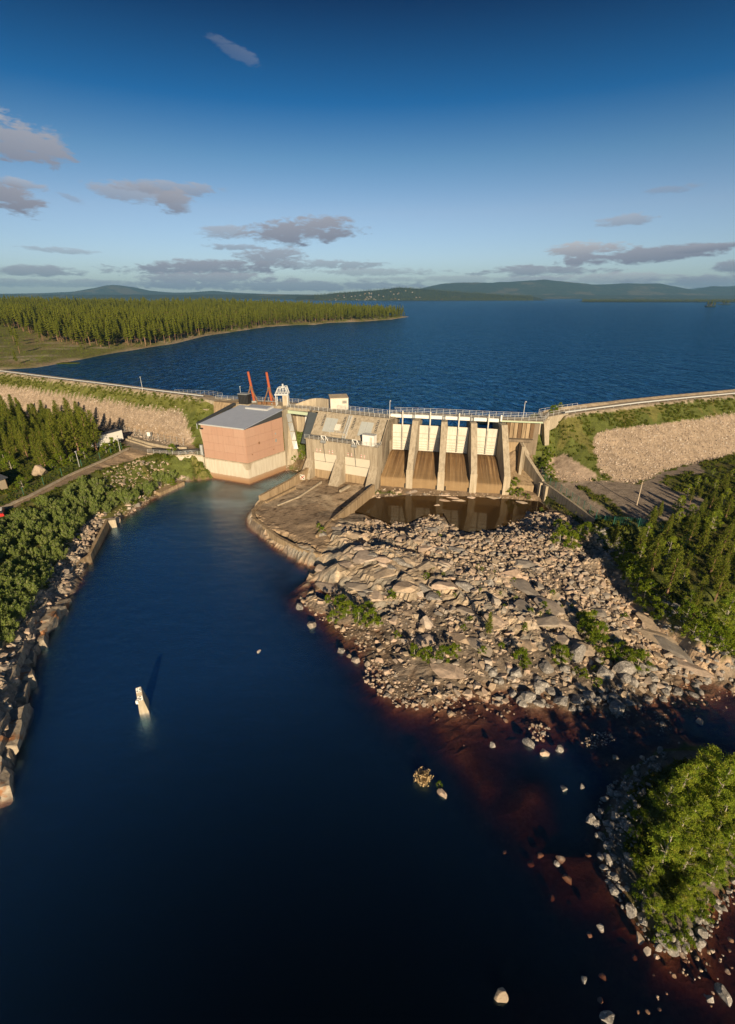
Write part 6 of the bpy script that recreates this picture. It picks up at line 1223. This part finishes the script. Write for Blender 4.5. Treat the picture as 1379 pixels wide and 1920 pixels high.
def poisson(P, d):
    cell = {}; keep = []
    for i, p in enumerate(P):
        k = (int(p[0] // d), int(p[1] // d))
        if any((p[0] - q[0]) ** 2 + (p[1] - q[1]) ** 2 < d * d for a in (-1, 0, 1) for b in (-1, 0, 1) for q in cell.get((k[0] + a, k[1] + b), ())): continue
        cell.setdefault(k, []).append(p); keep.append(i)
    return P[keep]
# willows on the left bank
WLP = [(-260, 1010), (-60, 1005), (60, 965), (130, 925), (195, 898), (205, 930), (245, 925), (275, 915), (330, 885), (345, 896), (300, 915), (250, 945), (205, 962), (175, 968), (140, 1000), (110, 1060), (72, 1110), (45, 1160), (15, 1215), (-40, 1290), (-400, 1400), (-400, 1100)]
P = scatter(WLP, 1.0, (-110, -50, 45, 140)); P = poisson(P, 1.75)
u, v, s_ = topix(P); P = P[(u > -60)]; P = P[np.argsort(topix(P)[0] < 0)][:420]
vis_ = topix(P)[0] > -20; P = P[np.argsort(~vis_)]; Pi, Pr = P[:285], P[285:]
for i, p in enumerate(Pi): plant(PW_[i % 5], p, random.uniform(.75, 1.25), 'silvery green willow shrub in the thicket along the left bank', 'shrub', 'willow shrubs on the left bank')
if len(Pr):
    V, F, T_ = batch([(q[2].data.vertices and np.array([v.co[:] for v in q[2].data.vertices]), np.array([tuple(f.vertices) for f in q[2].data.polygons])) for q in PW_], rng.integers(0, 5, len(Pr)), Pr, rng.uniform(.75, 1.25, len(Pr)), rng.uniform(0, 6.28, len(Pr)))
    link('willow_thicket', new_mesh('willow_thicket', V, F, 'leaf_willow', tint=T_), kind='stuff')
print('willows', len(Pi), len(Pr))
# the pine grove beside the trailer
g1_ = scatter([(-200, 800), (0, 770), (60, 775), (120, 790), (180, 822), (190, 848), (140, 868), (95, 885), (60, 868), (0, 862), (-200, 880)], .5, (-150, -78, 108, 175)); g1_ = poisson(g1_, 3.1); g1_ = g1_[topix(g1_)[0] > -60]
for i, p in enumerate(g1_[:95]): plant((PP + PS)[i % 6], p, random.uniform(.6, .95), 'tall pine in the grove between embankment and gravel road', 'tree', 'pines of the left grove')
for (px, py, h) in ((182, 846, 1.05), (170, 850, 1.15), (150, 856, 1.1), (128, 862, 1.0), (112, 868, 1.05)): plant(PP[px % 4], gat(px, py), h, 'pine at front edge of left grove beside the white trailer', 'tree', 'front pines of the left grove')
for (px, py) in ((100, 880), (118, 872), (138, 866), (160, 860), (200, 850), (45, 915), (215, 843), (22, 880), (10, 868), (135, 872)): plant(PBU[px % 4], gat(px, py), random.uniform(.9, 1.6), 'green bush at foot of the pine grove beside road', 'bush', 'bushes below the left grove')
# right bank wood
g2_ = scatter([(1190, 1030), (1215, 975), (1270, 945), (1330, 890), (1379, 875), (1600, 860), (1900, 1100), (1800, 1300), (1400, 1200), (1330, 1190), (1270, 1140), (1215, 1080)], .5, (50, 130, 55, 132)); g2_ = poisson(g2_, 2.9)
LBL = ('dark spruce', 'dense dark pine', 'yellow green pine', 'broadleaved tree'); 
for i, p in enumerate(g2_[:230]):
    k = random.random(); pr = PP[i % 4] if k < .28 else (PS[i % 2] if k < .4 else PB[i % 4])
    far_ = 1 - .42 * min(1, max(0, (p[1] - 92) / 22)); plant(pr, p, (random.uniform(.30, .56) if k < .4 else random.uniform(.36, .64)) * far_, ('pine in the dark wood on the right bank' if k < .28 else ('spruce in the dark wood on the right bank' if k < .4 else 'broadleaved tree in the dark wood on right bank')), 'tree', ('right bank pines' if k < .28 else ('right bank spruces' if k < .4 else 'right bank birches')))
for (px, py, k, s, lab) in ((1151, 1018, 1, .42, 'slim young spruce standing alone at end of the retaining wall'), (1250, 1115, 0, .75, 'rounded pine standing out at the lower edge of right wood'), (1220, 1070, 0, .62, 'small dark pine left of the rounded pine'), (1350, 1190, 2, .95, 'yellow green tree above the ditch at right frame edge'), (1290, 1150, 2, .5, 'bright bush tree between ditch and right wood')):
    plant((PP, PS, PB)[k][px % 2], gat(px, py), s, lab, 'tree')
# shrubs among the rocks : (px, py of the foot, scale, kind)
SHR = [(650, 1155, 1.15), (625, 1165, .8), (672, 1165, 1.2), (700, 1172, 1.2), (640, 1140, 1.0), (690, 1150, .9), (615, 1128, .55), (735, 1122, .7), (800, 1085, .5), (822, 1118, .4), (777, 1228, .8), (800, 1236, .9), (832, 1238, 1.0), (850, 1228, .8), (975, 1240, 1.0), (985, 1252, .7), (1050, 1238, 1.0), (1045, 1225, .7),
       (1095, 1190, 1.1), (1105, 1175, 1.2), (1115, 1200, 1.3), (1125, 1215, 1.0), (1090, 1165, .8), (1150, 1235, 1.0), (1175, 1245, 1.0), (1195, 1252, 1.2), (1165, 1225, .8), (1095, 1270, .6), (1120, 1285, .5), (1050, 1020, 1.5), (1070, 1025, 1.4), (1085, 1012, 1.3), (1060, 1000, 1.0), (1100, 1000, 1.0), (1045, 990, .9), (958, 925, 1.4), (965, 915, 1.2), (975, 930, .9), (990, 935, .6),
       (1172, 1070, 1.5), (1185, 1085, 1.6), (1195, 1105, 1.5), (1205, 1130, 1.4), (1225, 1150, 1.3), (1240, 1160, 1.1), (1165, 1050, 1.2), (1215, 1120, 1.0), (1300, 1190, 1.3), (1325, 1205, 1.4), (1345, 1215, 1.5), (1370, 1225, 1.6), (1280, 1180, 1.2), (1310, 1170, 1.2), (555, 862, .9), (560, 840, 1.2), (566, 830, 1.0), (552, 850, .8), (605, 1000, .6), (598, 990, .5), (1015, 960, .5), (1200, 1235, .5), (905, 1225, .5), (940, 1215, .45), (745, 1195, .5), (870, 1180, .4), (1020, 1140, .5), (995, 1150, .45), (1170, 1160, .5),
       (320, 890, 1.0), (330, 880, 1.1), (340, 893, .9), (315, 878, .8), (1040, 830, 1.2), (1030, 845, 1.2), (1025, 860, 1.2), (1045, 810, 1.0), (1020, 875, 1.0), (1015, 890, .8), (1050, 790, .9), (1035, 815, 1.1)]
for _ in range(34):
    a_ = random.uniform(0, 1); SHR.append((740 + 420 * a_ + random.uniform(-40, 40), 1040 + 190 * a_ + random.uniform(-60, 60), random.uniform(.22, .42)))
for i, (px, py, s) in enumerate(SHR):
    if px < 700: L_ = ('bright green bush on left tip of the rock field', 'bushes on the left tip') if py > 1080 else ('small bush near left end of the dam', 'bushes by the channel')
    elif py < 935: L_ = ('leafy bush beside the right abutment wall', 'bushes at right abutment')
    elif px > 1160 and py < 1160: L_ = ('leafy bush along the ditch below the right wood', 'ditch bushes')
    elif px > 1270: L_ = ('bright bush on the bank at far right', 'right bank bushes')
    else: L_ = ('green bush growing between rocks of the rock field', 'bushes in the rock field')
    plant(PBU[i % 4], gat(px, py), s, L_[0], 'bush', L_[1])
plant(PS[0], gat(916, 1188), .34, 'lone small conical pine in the middle of the rock field', 'tree'); plant(PP[1], gat(1210, 1098), .36, 'thin young pine leaning over ditch', 'tree'); plant(PB[1], gat(1098, 1185), .45, 'thin young birch in centre of the rock field', 'tree')
# the wooded island
gi = poisson(scatter([(1275, 1470), (1240, 1510), (1215, 1570), (1210, 1640), (1215, 1710), (1250, 1765), (1290, 1755), (1320, 1690), (1345, 1630), (1500, 1560), (1480, 1440), (1345, 1440), (1290, 1445)], 3, (22, 50, 19, 46)), 1.75)
for i, p in enumerate(gi[:60]):
    edge = (topix(np.array(p))[0] < 1235) or p[1] < 26
    plant(PB[i % 6], p, random.uniform(.34, .48) if edge else random.uniform(.42, .72), 'leafy birch in the dense thicket on the corner island', 'tree', 'birches of the corner island', sz=random.uniform(.75, 1.1))
for i, p in enumerate(poisson(scatter([(1265, 1430), (1210, 1490), (1182, 1600), (1195, 1680), (1235, 1765), (1290, 1770), (1330, 1700), (1379, 1620), (1440, 1560), (1330, 1640), (1250, 1700), (1210, 1640), (1200, 1500)], 3, (22, 48, 19, 46)), 1.3)[:60]):
    plant(PBU[i % 4], p, random.uniform(.45, .8), 'low green bush at edge of the corner island', 'bush', 'bushes rimming the corner island')
# dead grass tussocks
tus = at(793, 1462, 0); (tv, tf), (lv, lf, tt) = shrub(1.0, 1.1, 60, 500, .3); tdg = thing('grass_tussock', 'dry tan grass tussock standing in dark water', 'grass tussock', (tus.x, tus.y, -.1))
link('stems', new_mesh('stems', tv, tf, 'dead_grass'), tdg); link('blades', new_mesh('blades', lv, lf, 'dead_grass', tint=tt), tdg, kind='stuff')
plant(PBU[0], at(824, 1474, 0), .28, 'tiny green bush beside the pointed rock in open water', 'bush')
# driftwood
dw = thing('driftwood', 'bleached driftwood branch lying by the ditch on the right', 'driftwood', gat(1195, 1125)); a = gat(1180, 1113); b = gat(1212, 1130)
MB().tube(a + Vector((0, 0, .4)), b + Vector((0, 0, .5)), .12, .06, n=5).build('branch', 'bark_birch', dw); MB().tube(a.lerp(b, .5) + Vector((0, 0, .4)), a.lerp(b, .5) + Vector((1.5, 1.2, .7)), .07, .03, n=4).build('branch', 'bark_birch', dw)
# grass on the slopes
gp = (rng.random((9, 3)) - .5) * np.array([.7, .7, 0]); gv, gf = tris(gp + np.array([0, 0, .15]), .55, 9, up=1.6, wid=.22)
def grassy(name, box, cond, dens_, s0, s1):
    n_ = int((box[1] - box[0]) * (box[3] - box[2]) * dens_); x = rng.uniform(box[0], box[1], n_); y = rng.uniform(box[2], box[3], n_); z = GZ(x, y)
    jx = np.clip(np.searchsorted(gx, x) - 1, 0, nx - 2); jy = np.clip(np.searchsorted(gy, y) - 1, 0, ny - 2); k = cond[jy, jx] & (fbm(x * .25, y * .25, 55) > -.3); x, y, z = x[k], y[k], z[k]
    V, F, T_ = batch([(gv, gf)], np.zeros(len(x), int), np.stack([x, y, z], -1), rng.uniform(s0, s1, len(x)), rng.uniform(0, 6.28, len(x))); link(name, new_mesh(name, V, F, 'grass_blade', tint=T_), kind='stuff'); return len(x)
green = (A[..., 1] > A[..., 0] * .85) & (A[..., 2] < A[..., 1] * .5) & (Z > .3) & (Z < 18.7)
print('grass', grassy('embankment_grass', (-165, 140, 135, 240), green & (Y > 118), 1.6, .6, 1.5), grassy('bank_grass', (-110, 110, 45, 140), green, 1.0, .6, 1.6), grassy('island_grass', (20, 50, 18, 46), green, 3, .4, 1.0))
# ------------------------------------------------------------------ far forest
CLR = [(-900, 640), (-300, 615), (0, 612), (60, 628), (100, 642), (190, 652), (250, 650), (262, 662), (110, 695), (0, 705), (-900, 720)]
def forest(x0, x1, y0, y1, sp):
    xx, yy = np.meshgrid(np.arange(x0, x1, sp), np.arange(y0, y1, sp)); xx = xx.ravel() + rng.uniform(-.45, .45, xx.size) * sp; yy = yy.ravel() + rng.uniform(-.45, .45, yy.size) * sp
    k = inpoly(xx, yy, SP); xx, yy = xx[k], yy[k]; zz = pz(xx, yy); u, v, s_ = topix(np.stack([xx, yy, zz], -1)); rr = rng.random(len(xx))
    k = (fbm(xx * .02, yy * .02, 71) > -.55) & (u > -60) & (u < 800) & (~inpoly(u, v, CLR) | (rr < .05)) & (zz > LAKE + .5); return np.stack([xx, yy, zz], -1)[k]
FP = np.concatenate([forest(-700, 120, 250, 620, 5.2), forest(-1100, 130, 620, 900, 6.5), forest(-1500, 130, 900, 1250, 9)])
_, _, s_ = topix(FP); o_ = np.argsort(-s_); FP = FP[o_]; ut, vt, _ = topix(FP); inv = (ut > 0)
near_i = np.where(inv)[0][:150]; far_i = np.setdiff1d(np.arange(len(FP)), near_i)
hs = lambda n_: rng.uniform(.55, 1.15, n_)
for q, i in enumerate(near_i):
    inc = inpoly(np.array([ut[i]]), np.array([vt[i]]), CLR)[0]
    plant(PFP[q % 4], FP[i], random.uniform(.4, .9) if inc else random.uniform(.6, 1.1), 'single pine left standing in clear felled strip by the lake' if inc else 'tall pine in front rows of the lakeside forest', 'tree', 'pines in the clearing' if inc else 'front pines of lakeside forest')
comb = lambda k: [(np.concatenate([p[0][0]]) if k else p[1][0], p[0][1] if k else p[1][1]) for p in PF]
fi = FP[far_i]; idx = rng.integers(0, 4, len(fi)); S_ = hs(len(fi)); A_ = rng.uniform(0, 6.28, len(fi)); st_ = rng.bit_generator.state
V, F, T_ = batch(comb(0), idx, fi, S_, A_); link('pine_forest', new_mesh('pine_forest', V, F, 'needle_far', tint=T_), kind='stuff')
nr = topix(fi)[2] > 1.3; V, F, T_ = batch(comb(1), idx[nr], fi[nr], S_[nr], A_[nr]); link('pine_forest_trunks', new_mesh('pine_forest_trunks', V, F, 'bark_pine', tint=T_), kind='stuff')
print('forest', len(FP), len(V))
# shoreline and clearing scrub + stones
xx = rng.uniform(-420, 90, 30000); yy = rng.uniform(235, 900, 30000); k = inpoly(xx, yy, SP); xx, yy = xx[k], yy[k]; zz = pz(xx, yy); u, v, _ = topix(np.stack([xx, yy, zz], -1)); cl = inpoly(u, v, CLR); k = (zz > LAKE + .25) & ((cl & (rng.random(len(xx)) < .5)) | (zz < LAKE + 1.5)); Ps = np.stack([xx, yy, zz], -1)[k]
bp_ = [(np.array([v.co[:] for v in PBU[i][2].data.vertices])[:900] * 1.0, np.arange(900).reshape(-1, 3)) for i in range(2)]
Ps1 = Ps[:2600]; V, F, T_ = batch([(b[0] * 1.2, b[1][:90]) for b in bp_], rng.integers(0, 2, len(Ps1)), Ps1, rng.uniform(.5, 1.3, len(Ps1)), rng.uniform(0, 6.28, len(Ps1))); link('shore_scrub', new_mesh('shore_scrub', V, F, 'leaf_bush', tint=T_), kind='stuff')
Ps2 = Ps[2600:5200]; V, F, T_ = batch([rock_proto(9, .5, s) for s in range(3)], rng.integers(0, 3, len(Ps2)), Ps2, rng.uniform(.5, 2.0, len(Ps2)), rng.uniform(0, 6.28, len(Ps2))); link('shore_rocks', new_mesh('shore_rocks', V, F, 'riprap', tint=T_), kind='stuff')
mbk = at(120, 681, LAKE); xx = np.linspace(0, 6.28, 15)[:-1]; me = MB().prism([(mbk.x + 9 * cos(a), mbk.y + 3.2 * sin(a)) for a in xx], LAKE - 1, LAKE + .2); me.build('weed_bank', 'grass_blade', kind='structure')
# far strips of trees, islets and the village on the hill
def farstrip(name, P, s0, s1, mat='needle_far'):
    V, F, T_ = batch([(p[1][0], p[1][1]) for p in [farpine(15, 3.2, 5, 4, .1), farpine(15, 3.6, 4, 4, .1)]], rng.integers(0, 2, len(P)), np.array(P), rng.uniform(s0, s1, len(P)), rng.uniform(0, 6.28, len(P))); link(name, new_mesh(name, V, F, mat, tint=T_), kind='stuff')
P = []
for _ in range(3200):
    px = rng.uniform(1092, 1500); D = rng.uniform(3190, 3420); q = atY(px, 564, D); P.append((q.x, q.y, LAKE + rng.uniform(0, 3)))
farstrip('headland_trees', P, .8, 1.35)
def islet(px, py, w_, h_, n_, lab):
    c = at(px, py, LAKE); o = link('islet', new_mesh('islet', *BLD[px % 8], 'hill_forest'), kind='structure'); o.location = (c.x, c.y, LAKE + h_ * .1); o.scale = (w_, w_ * .7, h_ * 1.3)
    for i in range(n_):
        plant(PFP[i % 4], (c.x + rng.uniform(-.3, .3) * w_, c.y + rng.uniform(-.2, .2) * w_, LAKE + h_ * .25), rng.uniform(.75, 1.35), lab[0], 'tree', lab[1])
islet(1333, 575, 50, 8, 22, ('tree on the rocky islet far right in the lake', 'islet trees')); islet(1361, 571, 62, 4, 16, ('tree on the low islet at far right of lake', 'low islet trees'))
P = []
for _ in range(5200):
    px = rng.uniform(590, 1000); py_ = np.interp(px, [590, 640, 715, 750, 790, 880, 1000], [556, 552, 548, 546, 547, 553, 557]); D = rng.uniform(4150, 4700); t = (D - 4150) / 550
    rz_ = atY(px, np.interp(px, [560, 600, 640, 680, 715, 750, 790, 830, 880, 940, 1000], [556, 553, 549, 546, 543.5, 539, 541.5, 545, 549, 553, 556]), 4700).z
    tt_ = (D - 4700) / 500; sc = max(0, (math.exp(-(tt_ * 1.9) ** 2) - math.exp(-3.61)) / (1 - math.exp(-3.61))); q = atY(px, 560, D); P.append((q.x, q.y, LAKE - 2 + (rz_ - LAKE + 2) * sc))
farstrip('village_woods', P, .7, 1.2)
hp = [(-6, -4, 0), (6, -4, 0), (6, 4, 0), (-6, 4, 0), (-6, -4, 5.5), (6, -4, 5.5), (6, 4, 5.5), (-6, 4, 5.5), (-6.6, -4.8, 5.2), (6.6, -4.8, 5.2), (6.6, 4.8, 5.2), (-6.6, 4.8, 5.2), (-6.6, 0, 9.5), (6.6, 0, 9.5)]
hf = [(0, 1, 5, 4), (1, 2, 6, 5), (2, 3, 7, 6), (3, 0, 4, 7), (8, 9, 13, 12), (10, 11, 12, 13), (9, 10, 13), (11, 8, 12), (8, 11, 10, 9)]
HM = []
for wallm in ('house_white', 'house_red', 'wall_beige'):
    me = bpy.data.meshes.new('house'); me.from_pydata(hp, [], hf); me.materials.append(MATS[wallm]); me.materials.append(MATS['wood']); me.polygons.foreach_set('material_index', [0] * 4 + [1] * 5); HM.append(me)
for i in range(46):
    px = random.choice((random.uniform(612, 735), random.uniform(680, 700), random.uniform(640, 830))); D = random.uniform(4230, 4560)
    rz_ = atY(px, np.interp(px, [560, 600, 640, 680, 715, 750, 790, 830, 880], [556, 553, 549, 546, 543.5, 539, 541.5, 545, 549]), 4700).z; tt_ = (D - 4700) / 500; sc = max(0, (math.exp(-(tt_ * 1.9) ** 2) - math.exp(-3.61)) / (1 - math.exp(-3.61))); q = atY(px, 560, D)
    o = link('house', HM[i % 3 if i % 2 else 0]); o.location = (q.x, q.y, LAKE - 2 + (rz_ - LAKE + 2) * sc + 1.0); o.rotation_euler = (0, 0, random.uniform(-.5, .5)); o.scale = (.75,) * 3
    tag(o, ('white', 'red brown', 'cream')[i % 3 if i % 2 else 0] + ' village house among trees on far shore hill', 'house', ('white', 'red brown', 'cream')[i % 3 if i % 2 else 0] + ' houses of the far village')
# ------------------------------------------------------------------ haze
m = bpy.data.materials.new('haze'); m.use_nodes = True; nt = m.node_tree; nt.nodes.clear(); n = NT(nt); MATS['haze'] = m
pv = n.n('ShaderNodeVolumePrincipled'); pv.inputs['Color'].default_value = (.28, .60, 1.0, 1); pv.inputs['Density'].default_value = HAZE
o_ = n.n('ShaderNodeOutputMaterial'); nt.links.new(pv.outputs[0], o_.inputs['Volume'])
if HAZE > 0: mb = MB(); mb.box((0, 7900, 187), (29000, 16800, 408)); mb.build('haze', 'haze', kind='stuff')
